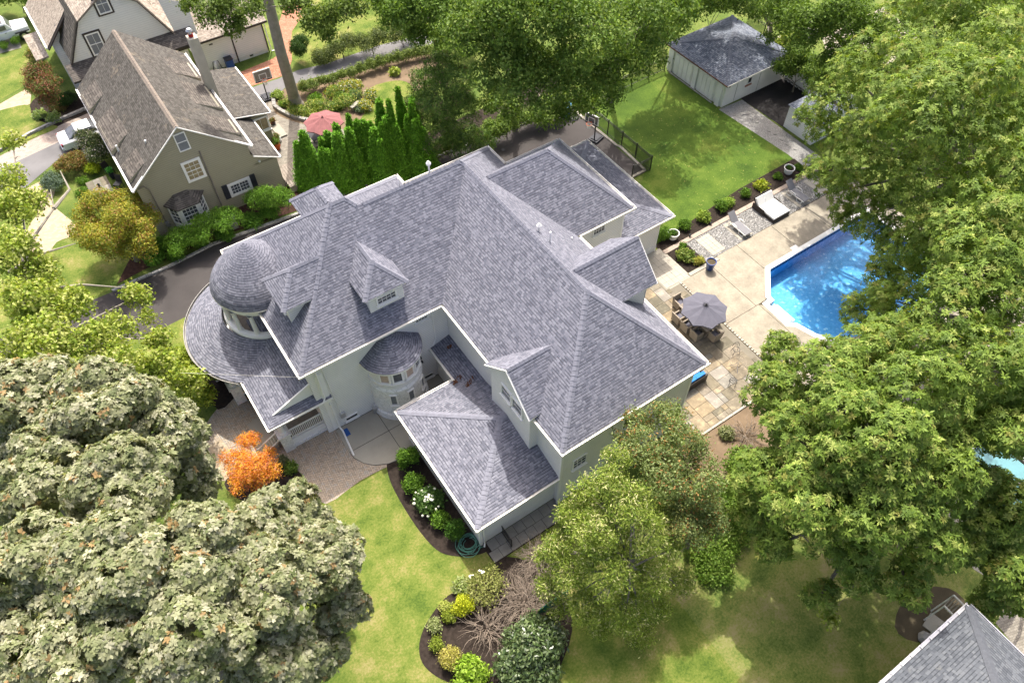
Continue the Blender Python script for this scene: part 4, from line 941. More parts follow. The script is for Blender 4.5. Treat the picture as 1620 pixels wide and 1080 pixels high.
fr_ = nd(nt, 'ShaderNodeFresnel'); fr_.inputs[0].default_value = 1.33; mx = nd(nt, 'ShaderNodeMixShader')
bn = nd(nt, 'ShaderNodeBump'); bn.inputs['Strength'].default_value = .2; bn.inputs['Distance'].default_value = .05; nt.links.new(noise(nt, pos(nt), 4.5, 3), bn.inputs['Height'])
nt.links.new(bn.outputs[0], gl.inputs['Normal']); nt.links.new(bn.outputs[0], fr_.inputs['Normal'])
nt.links.new(fr_.outputs[0], mx.inputs[0]); nt.links.new(tb.outputs[0], mx.inputs[1]); nt.links.new(gl.outputs[0], mx.inputs[2]); nt.links.new(mx.outputs[0], nt.nodes['Material Output'].inputs[0])
struct('pool_water', MB().poly([(*q, -.14) for q in win_]), wm_)
solo('skimmer_lid', MB().box(36.2,18.85,.03,36.75,19.15,.045), MT['white'], 'white skimmer lid in the concrete beside the pool coping', 'skimmer lid', (36.4,19,0))
# beds, edging and gravel strip between the lawn and the pool
sheet('flower_bed', [(28.57,24.62,0.0),(37.47,25.48,0.0),(43.48,25.6,0.0),(43.38,24.17,0.0)] + [(43.3,23.9),(28.6,23.9)], .02, MT['mulch'])
ed = struct('stone_edging', MB().box(28.6,23.55,0,28.62,23.9,.01), MT['conc_l'])
x = 28.65
while x < 43.2:
    w_ = random.uniform(.75, 1.0); part('edging_stone', MB().box(x+.008, 23.56, 0, min(x+w_, 43.25)-.008, 23.9, .07), M('pinkish_edging_stone', (.38,.31,.255), .85, .12, 2, 20, .2, .2) if 'ped' not in MT else MT['ped'], ed, world=False)
    if 'ped' not in MT: MT['ped'] = bpy.data.materials['pinkish_edging_stone']
    x += w_
sheet('gravel_strip', [(30.55,21.45),(43.4,21.5),(43.4,23.55),(30.55,23.55)], .02, MT['gravel'])
sheet('shrub_bed', [(28.8,21.4),(30.55,21.4),(30.55,23.55),(28.8,23.55)], .022, MT['mulch'])
part('edging_stone', MB().box(28.75,21.1,0,31.4,21.36,.05), MT['conc_l'], ed, world=False); part('edging_stone', MB().box(28.62,21.37,0,28.76,23.5,.05), MT['conc_l'], ed, world=False)
gm = MB()
for k in range(5200):
    x, y = random.uniform(30.7, 43.2), random.uniform(21.5, 23.5); r = random.uniform(.018, .045)
    a = random.random()*6.28; c, s_ = math.cos(a)*r, math.sin(a)*r
    z = .022; t = (x, y, z+r*.7); q = [(x+c, y+s_, z), (x-s_*.7, y+c*.7, z), (x-c, y-s_, z), (x+s_*.7, y-c*.7, z)]
    for i in range(4): gm.poly([q[i], q[(i+1)%4], t])
gs = struct('loose_gravel', gm, M('mixed_grey_pebbles', (.3,.29,.275), .85, .6, 9, 14)); gs['kind'] = 'stuff'
def pad_(c, w, h, name='paver_pad', z=.03):
    o = struct(name, MB().box(c[0]-w/2-.02, c[1]-h/2-.02, 0, c[0]+w/2+.02, c[1]+h/2+.02, z-.01), MT['conc_g'])
    nx, ny = max(1, round(w/.45)), max(1, round(h/.3))
    for i in range(nx):
        for j in range(ny): part('paver', MB().box(c[0]-w/2+i*w/nx+.008, c[1]-h/2+j*h/ny+.008, 0, c[0]-w/2+(i+1)*w/nx-.008, c[1]-h/2+(j+1)*h/ny-.008, z+random.uniform(0, .006)), MT['conc_l'], o, world=False)
    return o
pd = [(31.89,22.5,0.0),(34.48,22.68,0.0),(37.81,22.73,0.0),(40.34,23.03,0.0),(42.65,22.87,0.0)]
for i, q in enumerate(pd): pad_((q[0], 22.5), 1.15, 1.75, z=.04)
# pavers between the house and the terrace
wk = struct('side_walk', MB().box(26.6, 21.0, 0, 28.72, 24.2, .015), MT['conc_g'])
for i in range(5):
    for j in range(7):
        part('paver', MB().box(26.65+i*.41+.006, 21.15+j*.44+.006, .0, 26.65+(i+1)*.41-.006, 21.15+(j+1)*.44-.006, .035+random.uniform(0,.006)), MT['conc_l'], wk, world=False)
part('paver', MB().box(27.72, 21.0, .0, 28.72, 21.14, .035), MT['conc_l'], wk, world=False)
# flagstone terrace: irregular ashlar, each stone its own piece
fl, nt, p = base_mat('sandstone_flags', .85, .2); P_ = pos(nt); oi = nd(nt, 'ShaderNodeObjectInfo').outputs['Random']
c_ = ramp(nt, oi, [(0, (.15,.14,.105)), (.25, (.22,.19,.135)), (.45, (.25,.22,.175)), (.62, (.29,.23,.145)), (.8, (.22,.21,.18)), (1, (.33,.3,.255))])
n1 = noise(nt, P_, 2.2, 5, .7); st_ = ramp(nt, n1, [(.42, (.8,.8,.8)), (.56, (1.0,1.0,1.0)), (.64, (1.38,1.34,1.26))]); nt.links.new(mixc(nt, 1., c_, st_, 'MULTIPLY'), p.inputs['Base Color'])
bump(nt, p, noise(nt, P_, 18, 3), .25, .01); MT['flag'] = fl
ter = struct('flagstone_terrace', MB().poly([(20.0,11.7,.012),(27.72,11.7,.012),(27.72,21.1,.012),(26.6,21.1,.012),(26.6,24.3,.012),(20.0,24.3,.012)]), M('terrace_joint', (.2,.18,.14), .95))
U = .36; nx, ny = 22, 35; occ = [[False]*ny for _ in range(nx)]; cache = {}
rs = random.Random(5)
for j in range(ny):
    for i in range(nx):
        if occ[i][j]: continue
        sizes = [(2,2),(3,2),(2,3),(2,1),(1,2),(3,2),(1,1)]; rs.shuffle(sizes)
        for (a, b) in sizes+[(1,1)]:
            if i+a <= nx and j+b <= ny and not any(occ[i+u][j+v] for u in range(a) for v in range(b)): break
        for u in range(a):
            for v in range(b): occ[i+u][j+v] = True
        x0, y0 = 20.0+i*U, 11.72+j*U
        if y0+b*U > 21.1 and x0+a*U > 26.62: continue
        if x0+a*U > 27.75: continue
        if x0+a*U < 20.3 and y0 > 13: continue
        if (a, b) not in cache:
            o = part('flagstone', MB().prism([(.012,.03),(.03,.012),(a*U-.03,.012),(a*U-.012,.03),(a*U-.012,b*U-.03),(a*U-.03,b*U-.012),(.03,b*U-.012),(.012,b*U-.03)], -.02, .028, bot=False), fl, ter, world=False); cache[(a, b)] = o
        else: o = cache[(a, b)].copy(); COL.objects.link(o); o.parent = ter
        o.location = (x0, y0, .012+rs.uniform(-.003, .004))
cbm = MB(); y = 13.2
while y < 21.0:
    r = random.uniform(.05, .075); cbm.box(27.79-r, y, .0, 27.79+r, y+random.uniform(.12, .17), .05); y += .22
part('cobbles', cbm, MT['conc_l'], ter, world=False, kind='stuff')
tk = struct('terrace_kerb', MB().box(20.9,11.55,0,20.92,11.7,.01), MT['conc_l'])
x = 20.9
while x < 27.6: part('kerb_stone', MB().box(x+.01, 11.56, -.02, x+.84, 11.69, .09), MT['conc_l'], tk, world=False); x += .85
sheet('dry_soil_bed', [(20.65,11.77,0.0),(24.99,11.56,0.0),(25.35,10.63,0.0),(23.96,8.04,0.0),(20.25,7.3,0.0),(19.04,9.5,0.0),(18.64,11.67,0.0)], .01, MT['soil'])
sheet('bare_soil', smooth_poly([(23.55,-0.98,0.0),(25.27,-1.95,0.0),(25.24,-3.08,0.0),(23.43,-3.32,0.0),(21.78,-2.74,0.0),(21.5,-1.65,0.0)], 3), .012, MT['soil_d'])
# slate path beside the front wing
sp = struct('slate_path', MB().box(6.95,12.0,0,11.6,13.25,.012), MT['mulch'])
for i in range(8):
    for j in range(2): part('slate', MB().box(7.0+i*.56+.01+(.2 if j else 0), 12.05+j*.6+.01, 0, 7.0+(i+1)*.56-.01+(.2 if j else 0), 12.05+(j+1)*.6-.01, .04+random.uniform(0,.008)), M('slate', (.22,.21,.19), .8, .2, 2, 20) if 'slate' not in bpy.data.materials else bpy.data.materials['slate'], sp, world=False)
fm_ = MB()
for k in range(420):
    x, y = random.uniform(33.8, 42.8), random.uniform(25.6, 36)
    if (x*1.9+y*.7) % 1.1 > .45 and random.random() < .75: continue
    r = random.uniform(.03, .07); a = random.random()*3; c, s_ = math.cos(a)*r, math.sin(a)*r
    fm_.poly([(x-c, y-s_, .03), (x+s_*.4, y-c*.4, .05), (x+c, y+s_, .035), (x-s_*.4, y+c*.4, .045)])
fo = struct('fallen_leaves', fm_, M('dry_yellow_leaves', (.42,.38,.12), .9, .3, 5, 20), 'scattered dry yellow leaves on the back lawn'); fo['kind'] = 'stuff'
# ---------------------------------------------------------------- neighbours' ground
sheet('paver_drive', [(-8.83,60.39,0.0),(-6.98,60.46,0.0),(-1.88,61.76,0.0),(0.73,62.07,0.0),(2.14,61.61,0.0),(1.4,59.13,0.0),(-0.2,58.79,0.0),(-2.01,59.74,0.0),(-7.33,58.83,0.0),(-9.25,58.25,0.0)], .014, MT['pinkpave'])
sheet('grey_drive', [(-9.18,58.62,0.0),(-7.33,58.83,0.0),(-2.01,59.74,0.0),(0.21,58.5,0.0),(-0.15,56.42,0.0),(-3.19,57.6,0.0),(-6.23,55.6,0.0),(-8.02,55.58,0.0),(-9.82,55.35,0.0)], .012, MT['asphalt_lt'])
sheet('front_walk', smooth_poly([(-6.8,55.07,0.0),(-5.41,55.62,0.0),(-4.44,55.47,0.0),(-4.41,54.1,0.0),(-5.0,52.86,0.0),(-4.76,51.5,0.0),(-4.24,49.58,0.0),(-4.65,48.56,0.0),(-5.75,48.49,0.0),(-6.56,47.8,0.0),(-7.76,48.98,0.0),(-7.05,51.11,0.0),(-6.09,52.4,0.0),(-6.22,54.1,0.0)], 3), .018, MT['tanpave'])
sheet('front_lawn', [(-10.31,57.31,0.0),(-7.3,54.84,0.0),(-6.01,52.74,0.0),(-7.02,50.33,0.0),(-4.4,47.06,0.0),(-2.03,44.71,0.0),(-1.51,42.23,0.0),(-4.99,41.9,0.0),(-8.51,42.36,0.0),(-12.99,42.95,0.0)], .010, MT['grass_s'])
sheet('path_west', [(-7.08,66.91,0.0),(-5.51,67.36,0.0),(-3.3,68.26,0.0),(-2.99,67.41,0.0),(-3.44,65.94,0.0),(-5.89,65.59,0.0),(-7.42,65.17,0.0)], .026, MT['tanpave'])
sheet('lawn_west', [(-7.31,73.4,0.0),(-4.03,74.33,0.0),(-1.72,73.93,0.0),(-1.0,71.34,0.0),(-2.6,69.07,0.0),(-5.38,67.99,0.0),(-8.52,66.9,0.0)], .008, MT['grass_s'])
sheet('lawn_crescent', smooth_poly([(-6.26,66.15,0.0),(-4.75,66.32,0.0),(-3.57,65.82,0.0),(-3.68,64.08,0.0),(-2.93,62.48,0.0),(-2.34,61.5,0.0),(-3.96,61.26,0.0),(-5.72,61.52,0.0),(-6.64,63.19,0.0)], 3), .030, MT['grass_s'])
sheet('entry_bed', smooth_poly([(-3.44,65.94,0.0),(-2.16,66.63,0.0),(0.46,64.83,0.0),(0.06,61.52,0.0),(-2.07,61.02,0.0),(-2.93,62.48,0.0),(-3.7,64.0,0.0)], 3), .012, MT['mulch'])
sheet('drive_apron', [(-4.77,81.19,0.0),(-3.2,78.22,0.0),(-1.94,76.49,0.0),(-2.09,74.9,0.0),(-3.87,75.05,0.0),(-5.93,75.29,0.0)], .012, MT['conc_l'])
rw_ = struct('retaining_kerb', MB().box(-9,55,0,-8.98,55.02,.01), MT['curb'])
pts = [(-7.78,61.09,0.0),(-6.86,61.02,0.0),(-4.3,61.87,0.0),(-1.72,62.35,0.0),(0.37,62.62,0.0)]
for a, b in zip(pts[:-1], pts[1:]): part('kerb_stone', MB().bar((a[0],a[1],.1),(b[0],b[1],.1), .2, .25), MT['curb'], rw_, world=False)
sheet('neighbour_patio', smooth_poly([(10.73,53.73,0.0),(13.2,55.28,0.0),(12.8,53.31,0.0),(14.08,50.75,0.0),(16.52,48.31,0.0),(17.75,47.95,0.0),(15.9,45.45,0.0),(11.12,44.33,0.0),(9.55,45.4,0.0),(10.42,49.2,0.0)], 3), .02, MT['greypave'])
sheet('court_strip', [(12.38,57.74,0.0),(14.91,57.63,0.0),(16.75,57.82,0.0),(19.5,57.3,0.0),(24.42,57.21,0.0),(26.78,56.81,0.0),(30.23,55.93,0.0),(29.72,54.55,0.0),(25.8,55.08,0.0),(22.22,55.43,0.0),(18.76,55.77,0.0),(16.58,56.16,0.0),(14.8,56.08,0.0),(13.22,55.06,0.0),(12.21,55.96,0.0)], .016, MT['asphalt_lt'])
sheet('brick_patio', [(12.12,60.32,0.0),(15.76,60.66,0.0),(17.11,61.27,0.0),(18.3,65.37,0.0),(20.12,68.06,0.0),(21.58,68.42,0.0),(21.61,66.36,0.0),(18.92,63.68,0.0),(17.98,61.87,0.0),(17.06,59.55,0.0),(15.84,57.77,0.0),(12.74,57.92,0.0),(11.18,59.64,0.0)], .014, MT['redbrick'])
sheet('sunny_lawn', [(19.46,65.86,0.0),(23.56,71.3,0.0),(35.84,62.87,0.0),(32.76,56.74,0.0),(30.23,55.93,0.0),(24.42,57.21,0.0),(19.5,57.3,0.0),(17.73,57.37,0.0),(17.06,59.55,0.0)], .008, MT['grass_s'])
sheet('garden_soil', [(16.06,56.3,0.0),(20.55,54.55,0.0),(25.42,54.4,0.0),(27.96,53.24,0.0),(26.25,49.32,0.0),(22.73,49.6,0.0),(17.15,47.88,0.0),(15.3,48.66,0.0),(11.88,51.96,0.0),(12.45,54.56,0.0),(13.79,55.71,0.0)], .010, MT['soil'])
sheet('garden_lawn', smooth_poly([(20.74,52.02,0.0),(23.02,51.76,0.0),(23.81,50.45,0.0),(22.74,47.51,0.0),(20.68,45.95,0.0),(19.0,47.09,0.0),(18.12,48.67,0.0),(19.94,49.94,0.0)], 3), .014, MT['grass_s'])
gw_ = struct('garden_wall', MB().box(11,40,0,11.01,40.01,.01), MT['curb'])
pts = [(13.42,55.13,0.0),(13.09,54.12,0.0),(13.29,53.17,0.0),(13.7,52.1,0.0),(14.46,50.98,0.0),(15.52,50.26,0.0),(16.79,49.98,0.0)]
for a, b in zip(pts[:-1], pts[1:]):
    for k in range(2):
        p = Vector((a[0],a[1],.12)).lerp(Vector((b[0],b[1],.12)), k/2+.02); q = Vector((a[0],a[1],.12)).lerp(Vector((b[0],b[1],.12)), k/2+.48)
        part('wall_stone', MB().bar(p, q, .28, .28), MT['stone_g'], gw_, world=False)
sheet('neighbour_terrace', [(31.64,2.81,0.0),(34.12,2.1,0.0),(34.69,-2.98,0.0),(28.11,-5.03,0.0),(27.17,-2.06,0.0),(28.48,1.25,0.0)], .012, MT['conc_g'])
np_ = [(32.06,1.66,0.0),(33.33,0.93,0.0),(33.33,-1.61,0.0),(31.7,-2.68,0.0),(30.42,-0.51,0.0),(30.4,1.07,0.0)]
n1_ = thing('above_ground_pool', 'round above-ground pool with pale turquoise water behind the lower right oak', 'pool', (*(32.12,-0.1,0.0)[:2], 0))
cxy = (31.99,0.12,0.0)[:2]
part('pool_wall', MB().lathe([(2.2,0),(2.2,.9),(2.35,.95),(2.35,1.0),(2.1,1.0),(2.1,.5)], cxy, 30), MT['white'], n1_); part('water', MB().lathe([(0,.85),(2.1,.85)], cxy, 30), M('turquoise_water', (.13,.3,.32), .1, .1, 1, 3, .6), n1_)
sheet('brick_path', [(26.81,-4.14,0.0),(27.27,-5.58,0.0),(25.92,-7.13,0.0),(25.44,-6.11,0.0),(25.74,-4.35,0.0)], .016, MT['greypave'])
sheet('neighbour_yard', [(52.7,39.29,0.0),(55.98,37.04,0.0),(53.71,32.74,0.0),(49.9,32.06,0.0),(49.67,35.5,0.0)], .012, MT['asphalt'])
sheet('far_patio', [(57.85,35.76,0.0),(66.8,36.05,0.0),(64.87,30.95,0.0),(58.64,29.36,0.0),(54.34,31.19,0.0)], .012, MT['conc'])

# ================================================================ vegetation
def rnd_dirs(n, zmin=-1.):
    z = RNG.uniform(zmin, 1, n); t = RNG.uniform(0, 2*np.pi, n); r = np.sqrt(np.maximum(0, 1-z*z))
    return np.stack([r*np.cos(t), r*np.sin(t), z], 1)
def crown(blobs, n, sub=9, sr=(.34, .52), flat=.85, zmin=-.55, fill=.25, sparse=0., seed=0):
    """points and outward normals on the skin of many overlapping clumps"""
    C_, R_ = [], []
    for (x, y, z, r) in blobs:
        C_.append((x, y, z)); R_.append(r*.62)
        for d in rnd_dirs(sub, -.5):
            C_.append((x+d[0]*r*.68, y+d[1]*r*.68, z+d[2]*r*.68*flat)); R_.append(r*RNG.uniform(*sr))
    C_, R_ = np.array(C_), np.array(R_)
    w = R_**2; k = RNG.choice(len(R_), n, p=w/w.sum())
    d = rnd_dirs(n, zmin); rad = np.where(RNG.random(n) < fill, RNG.uniform(.45, .85, n), RNG.uniform(.82, 1.14, n))
    P = C_[k]+d*(R_[k]*rad)[:, None]*np.array([1, 1, flat])
    keep = np.ones(n, bool)
    for c, r in zip(C_, R_):
        q = (P-c)/np.array([1, 1, flat]); keep &= ((q*q).sum(1) > (r*.62)**2)
    if sparse > 0:
        ph = seed*1.7
        nz = (np.sin(P[:,0]*1.9+ph)*np.sin(P[:,1]*2.1+ph*2)*np.sin(P[:,2]*2.3)+.6*np.sin(P[:,0]*4.3+P[:,1]*3.1+ph)*np.sin(P[:,2]*4.7+P[:,1]*2.))
        keep &= nz > (sparse-.9)
    keep &= P[:,2] > .05
    return P[keep], d[keep]
def leaves(name, P, N, m, k=4, L=.18, Wd=.09, style='rand', pal=((.1,.16,.04),), pw=None, jit=.5, up=.35, spread=.12, tipcol=None, parent=None, off=None, kind=None):
    n = len(P)
    N = N+np.array([0, 0, up]); N /= np.linalg.norm(N, axis=1)[:, None]
    ref = np.where(np.abs(N[:, 2:3]) > .9, np.array([[1., 0, 0]]), np.array([[0, 0, 1.]]))
    T = np.cross(N, ref); T /= np.linalg.norm(T, axis=1)[:, None]; Bn = np.cross(N, T)
    P = np.repeat(P, k, 0); N = np.repeat(N, k, 0); T = np.repeat(T, k, 0); Bn = np.repeat(Bn, k, 0); M_ = n*k
    pal = np.array(pal); ci = RNG.choice(len(pal), n, p=pw); col = np.repeat(pal[ci]*RNG.uniform(.78, 1.22, (n, 1)), k, 0)*RNG.uniform(.85, 1.15, (M_, 1))
    if style == 'rosette':
        a = np.tile(np.arange(k)*2*np.pi/k, n)+np.repeat(RNG.uniform(0, 6.3, n), k)+RNG.normal(0, .2, M_)
        el = RNG.normal(.1, .28, M_)
        D = (np.cos(a)*np.cos(el))[:, None]*T+(np.sin(a)*np.cos(el))[:, None]*Bn+np.sin(el)[:, None]*N
        Sd = np.cross(N, D); O = P
    elif style == 'strap':
        a = RNG.uniform(0, 6.3, M_); el = RNG.uniform(.2, 1.2, M_)
        D = (np.cos(a)*np.cos(el))[:, None]*T+(np.sin(a)*np.cos(el))[:, None]*Bn+np.sin(el)[:, None]*N
        Sd = np.cross(N, D); O = P
    else:
        O = P+RNG.normal(0, spread, (M_, 3))
        D = RNG.normal(0, 1, (M_, 3)); D -= N*((D*N).sum(1)*(1-jit))[:, None]; D /= np.linalg.norm(D, axis=1)[:, None]
        Nn = N+RNG.normal(0, jit, (M_, 3)); Sd = np.cross(Nn, D)
    Sd /= (np.linalg.norm(Sd, axis=1)[:, None]+1e-9)
    s = RNG.uniform(.7, 1.25, (M_, 1))
    V = np.stack([O, O+D*L*.5*s+Sd*Wd*.5*s+N*L*.06, O+D*L*s-N*L*.08, O+D*L*.5*s-Sd*Wd*.5*s+N*L*.06], 1)
    off = np.array(off if off is not None else (0, 0, 0)); V = (V-off).reshape(-1, 3).astype(np.float32)
    me = bpy.data.meshes.new(name); nv = len(V); me.vertices.add(nv); me.vertices.foreach_set('co', V.ravel())
    me.loops.add(nv); me.loops.foreach_set('vertex_index', np.arange(nv, dtype=np.int32)); me.polygons.add(M_)
    me.polygons.foreach_set('loop_start', np.arange(0, nv, 4, dtype=np.int32))
    try: me.polygons.foreach_set('loop_total', np.full(M_, 4, dtype=np.int32))
    except Exception: pass
    cc = np.ones((M_, 4, 4), np.float32); cc[:, :, :3] = np.clip(col, 0, .9)[:, None, :]
    if tipcol is not None: cc[:, 0, :3] = np.array(tipcol)
    at = me.color_attributes.new('tint', 'FLOAT_COLOR', 'POINT'); at.data.foreach_set('color', cc.ravel())
    me.update(calc_edges=True); me.materials.append(m)
    o = bpy.data.objects.new(name, me); COL.objects.link(o); o.parent = parent
    if kind: o['kind'] = kind
    return o
def limbs(base, blobs, r0, lean=(0, 0), hfork=.45):
    mb = MB(); zt = max(b[2] for b in blobs); cx = sum(b[0] for b in blobs)/len(blobs); cy = sum(b[1] for b in blobs)/len(blobs)
    b0 = Vector(base); fk = Vector((b0.x+(cx-b0.x)*.3, b0.y+(cy-b0.y)*.3, zt*hfork))
    mid = (b0+fk)/2+Vector((random.uniform(-.15,.15), random.uniform(-.15,.15), 0))
    mb.tube([b0-Vector((0,0,.1)), b0+Vector((0,0,.35)), mid, fk], [r0*1.35, r0, r0*.85, r0*.7], 10)
    tops = sorted(blobs, key=lambda b: -b[2])
    for i, b in enumerate(blobs):
        e = Vector(b[:3]); s_ = b0.lerp(fk, random.uniform(.7, 1.)) if i else fk
        m1 = s_.lerp(e, .45)+Vector((random.uniform(-.3,.3), random.uniform(-.3,.3), random.uniform(.1,.6)))
        mb.tube([s_, m1, e, e+(e-m1)*.12], [r0*.45, r0*.28, r0*.14, .02], 6)
        for _ in range(4):
            d = Vector(rnd_dirs(1, -.1)[0]); q = m1.lerp(e, random.uniform(.3, 1.1)); mb.tube([q, q+d*b[3]*.35+Vector((0,0,.1)), q+d*b[3]*.6], [r0*.13, r0*.07, .01], 4, cap=False)
    return mb
def tree(name, label, cat, blobs, n, base=None, r0=.25, bark='bark', m='leaf', group=None, hfork=.45, kinds=None, **kw):
    ck = {q: kw.pop(q) for q in ('sub', 'sr', 'flat', 'zmin', 'fill', 'sparse', 'seed') if q in kw}
    if base is None:
        w = sum(b[3] for b in blobs); base = (sum(b[0]*b[3] for b in blobs)/w, sum(b[1]*b[3] for b in blobs)/w)
    if n > 9000: n = int(n*.68); kw['L'] = kw['L']*1.1; kw['Wd'] = kw['Wd']*1.1
    t = thing(name, label, cat, (base[0], base[1], 0), group=group)
    P, N = crown(blobs, n, **ck)
    leaves('crown', P, N, MT[m], parent=t, off=(base[0], base[1], 0), **kw)
    part('trunk', limbs((base[0], base[1], 0), blobs, r0, hfork=hfork), MT[bark], t)
    return t
def shrub(name, label, cat, c, r, h, n=500, m='leaf', z0=0., group=None, stem=False, lump=True, **kw):
    """a low bush: one mesh of leaves standing on the ground"""
    x, y = c[0], c[1]
    bl = [(x, y, z0+h*.5, r)] if not lump else [(x, y, z0+h*.5, r*.8)]+[(x+r*.4*math.cos(a), y+r*.4*math.sin(a), z0+h*.45, r*.55) for a in (random.uniform(0,2), random.uniform(2,4), random.uniform(4,6))]
    ck = {q: kw.pop(q) for q in ('sub', 'sr', 'flat', 'zmin', 'fill', 'sparse', 'seed') if q in kw}
    ck.setdefault('flat', max(.35, min(1.3, h/(2*r)*1.05))); ck.setdefault('sub', 6); ck.setdefault('zmin', -.4)
    P, N = crown(bl, n, **ck)
    o = leaves(name, P, N, MT[m], off=(x, y, 0), **kw); o.location = (x, y, 0)
    return tag(o, label, cat, group)
# ---- palettes
OAK = [(.15,.23,.035), (.2,.285,.045), (.105,.175,.026), (.32,.38,.09), (.26,.27,.06)]; OAKw = [.36,.28,.19,.12,.05]
MAP = [(.32,.33,.195), (.24,.265,.13), (.44,.435,.3), (.145,.175,.07), (.38,.26,.12)]; MAPw = [.33,.29,.18,.17,.03]
DKG = [(.11,.19,.03), (.15,.24,.04), (.08,.14,.022), (.21,.29,.06)]
LIM = [(.28,.36,.05), (.36,.42,.09), (.19,.27,.035), (.44,.47,.15)]
GRN = [(.11,.22,.02), (.16,.29,.03), (.08,.16,.018)]

# ================================================================ fences and railings
def iron_fence(label, pts, h=1.35, sp=.11, post=1.9):
    t = thing('iron_fence', label, 'fence', (pts[0][0], pts[0][1], 0))
    pk = MB(); rl = MB()
    for a, b in zip(pts[:-1], pts[1:]):
        a, b = Vector((*a, 0)), Vector((*b, 0)); L = (b-a).length; n = int(L/sp)
        for z in (.12, h-.2, h-.04): rl.bar(a+Vector((0,0,z)), b+Vector((0,0,z)), .035)
        for k in range(n): p = a.lerp(b, (k+.5)/n); pk.bar(p+Vector((0,0,.05)), p+Vector((0,0,h-.02)), .027)
        m_ = max(1, round(L/post))
        for k in range(m_+1):
            if k == 0 and a is not None and pts[0] != (a.x, a.y): continue
            p = a.lerp(b, k/m_); part('post', MB().box(p.x-.035, p.y-.035, 0, p.x+.035, p.y+.035, h+.08), MT['black'], t)
    part('rails', rl, MT['black'], t); part('pickets', pk, MT['black'], t, kind='stuff')
    return t
iron_fence('black iron picket fence between the asphalt court and the back lawn', [(33.45,39.4),(33.45,30.82),(31.6,30.78)])
iron_fence('black iron picket fence along the dark trees at the far side of the back lawn', [(33.5,39.75),(42.9,40.0)], 1.3)
iron_fence('black iron fence behind the garden garage', [(53.86,41.25),(53.45,38.78)], 1.3)
iron_fence('short black iron stair railing beside the front wing', [(8.2,13.2),(8.2,12.3)], 1.0, .11, 1.0)
gt = thing('green_screen_fence', 'teal windscreen panel on a low fence below the pale tipped tree', 'fence', (7.98,8.44,0.0))
a, b = Vector((7.19,8.53,0.0)), Vector((9.02,8.52,0.0))
part('screen', MB().bar(a+Vector((0,0,.75)), b+Vector((0,0,.75)), .03, 1.1), MT['teal'], gt)
for k in range(3): p = a.lerp(b, k/2); part('post', MB().tube([p, p+Vector((0,0,1.4))], .03, 6), MT['black'], gt)
wf = solo('white_fence', MB().box(50.4,33.3,0,50.5,30.6,1.9), MT['white'], 'white solid fence panel right of the garden garage', 'fence', (50.4,33.3,0))
lt = thing('lattice_edging', 'low black lattice edging along the foot of the white fence', 'edging', (50.25,33,0))
m_ = MB(); 
for k in range(6):
    y = 33.1-k*.42; m_.bar((50.25,y,.02),(50.25,y-.42,.3), .03); m_.bar((50.25,y,.3),(50.25,y-.42,.02), .03)
m_.bar((50.25,33.1,.31),(50.25,30.6,.31), .03)
part('lattice', m_, MT['black'], lt)
# ================================================================ basketball hoops
def hoop(label, base, face, board, H_, col):
    """face: unit vector the board looks along"""
    t = thing('basketball_hoop', label, 'basketball hoop', (base[0], base[1], 0)); f_ = Vector((*face, 0)).normalized(); u = Vector((-f_.y, f_.x, 0)); b = Vector((base[0], base[1], 0)); up = Vector((0,0,1))
    part('base', MB().obox(b-f_*.15+up*.09, u, f_, up, .4, .5, .09).obox(b-f_*.15+up*.2, u, f_, up, .28, .36, .04), MT['char'], t)
    bc = b+f_*.75+up*(H_-.5)
    part('pole', MB().tube([b+f_*.1+up*.1, b+f_*.1+up*(H_-.9), b+f_*.66+up*(H_-.62)], .05, 8), MT['black'], t)
    fr_ = MB()
    w, h = board
    for s_ in (-1, 1): fr_.obox(bc+u*s_*(w/2), f_, u, up, .03, .035, h/2+.03); fr_.obox(bc+up*s_*(h/2), f_, u, up, .03, w/2+.03, .035)
    for s_ in (-1, 1): fr_.obox(bc+u*s_*.28-up*.12+f_*.02, f_, u, up, .008, .025, .22); fr_.obox(bc+up*(-.12+s_*.22)+f_*.02, f_, u, up, .008, .3, .025)
    bd = part('backboard', MB().obox(bc, f_, u, up, .012, w/2-.03, h/2-.03), MT[col], t); part('board_frame', fr_, MT['white'], bd)
    part('board_pad', MB().obox(bc-up*(h/2+.04), f_, u, up, .05, w/2, .05), MT['black'], bd)
    rc = bc+f_*.32-up*(h/2-.12); ring = [rc+(f_*math.cos(2*math.pi*k/14)+u*math.sin(2*math.pi*k/14))*.23 for k in range(15)]
    rim = part('rim', MB().tube(ring, .02, 5, cap=False).bar(bc-up*(h/2-.12), rc-f_*.2, .08, .03), MT['orange'], t)
    net = MB()
    for k in range(14):
        a1, a2 = 2*math.pi*k/14, 2*math.pi*(k+1.5)/14; c1, c0 = 2*math.pi*(k-1.5)/14, 0
        p = rc+(f_*math.cos(a1)+u*math.sin(a1))*.22; net.bar(p, rc+(f_*math.cos(a2)+u*math.sin(a2))*.13-up*.38, .018); net.bar(p, rc+(f_*math.cos(c1)+u*math.sin(c1))*.13-up*.38, .018)
    part('net', net, MT['white'], rim)
hoop('basketball hoop on the asphalt court beside the black iron fence', (32.19,35.97,0.0), (-.95,-.3), (1.15,.75), 2.95, 'glass')
hoop('portable basketball hoop on the neighbour court strip', (13.06,55.48,0.0), (-.05,-1), (1.35,.85), 3.2, 'wood_g')
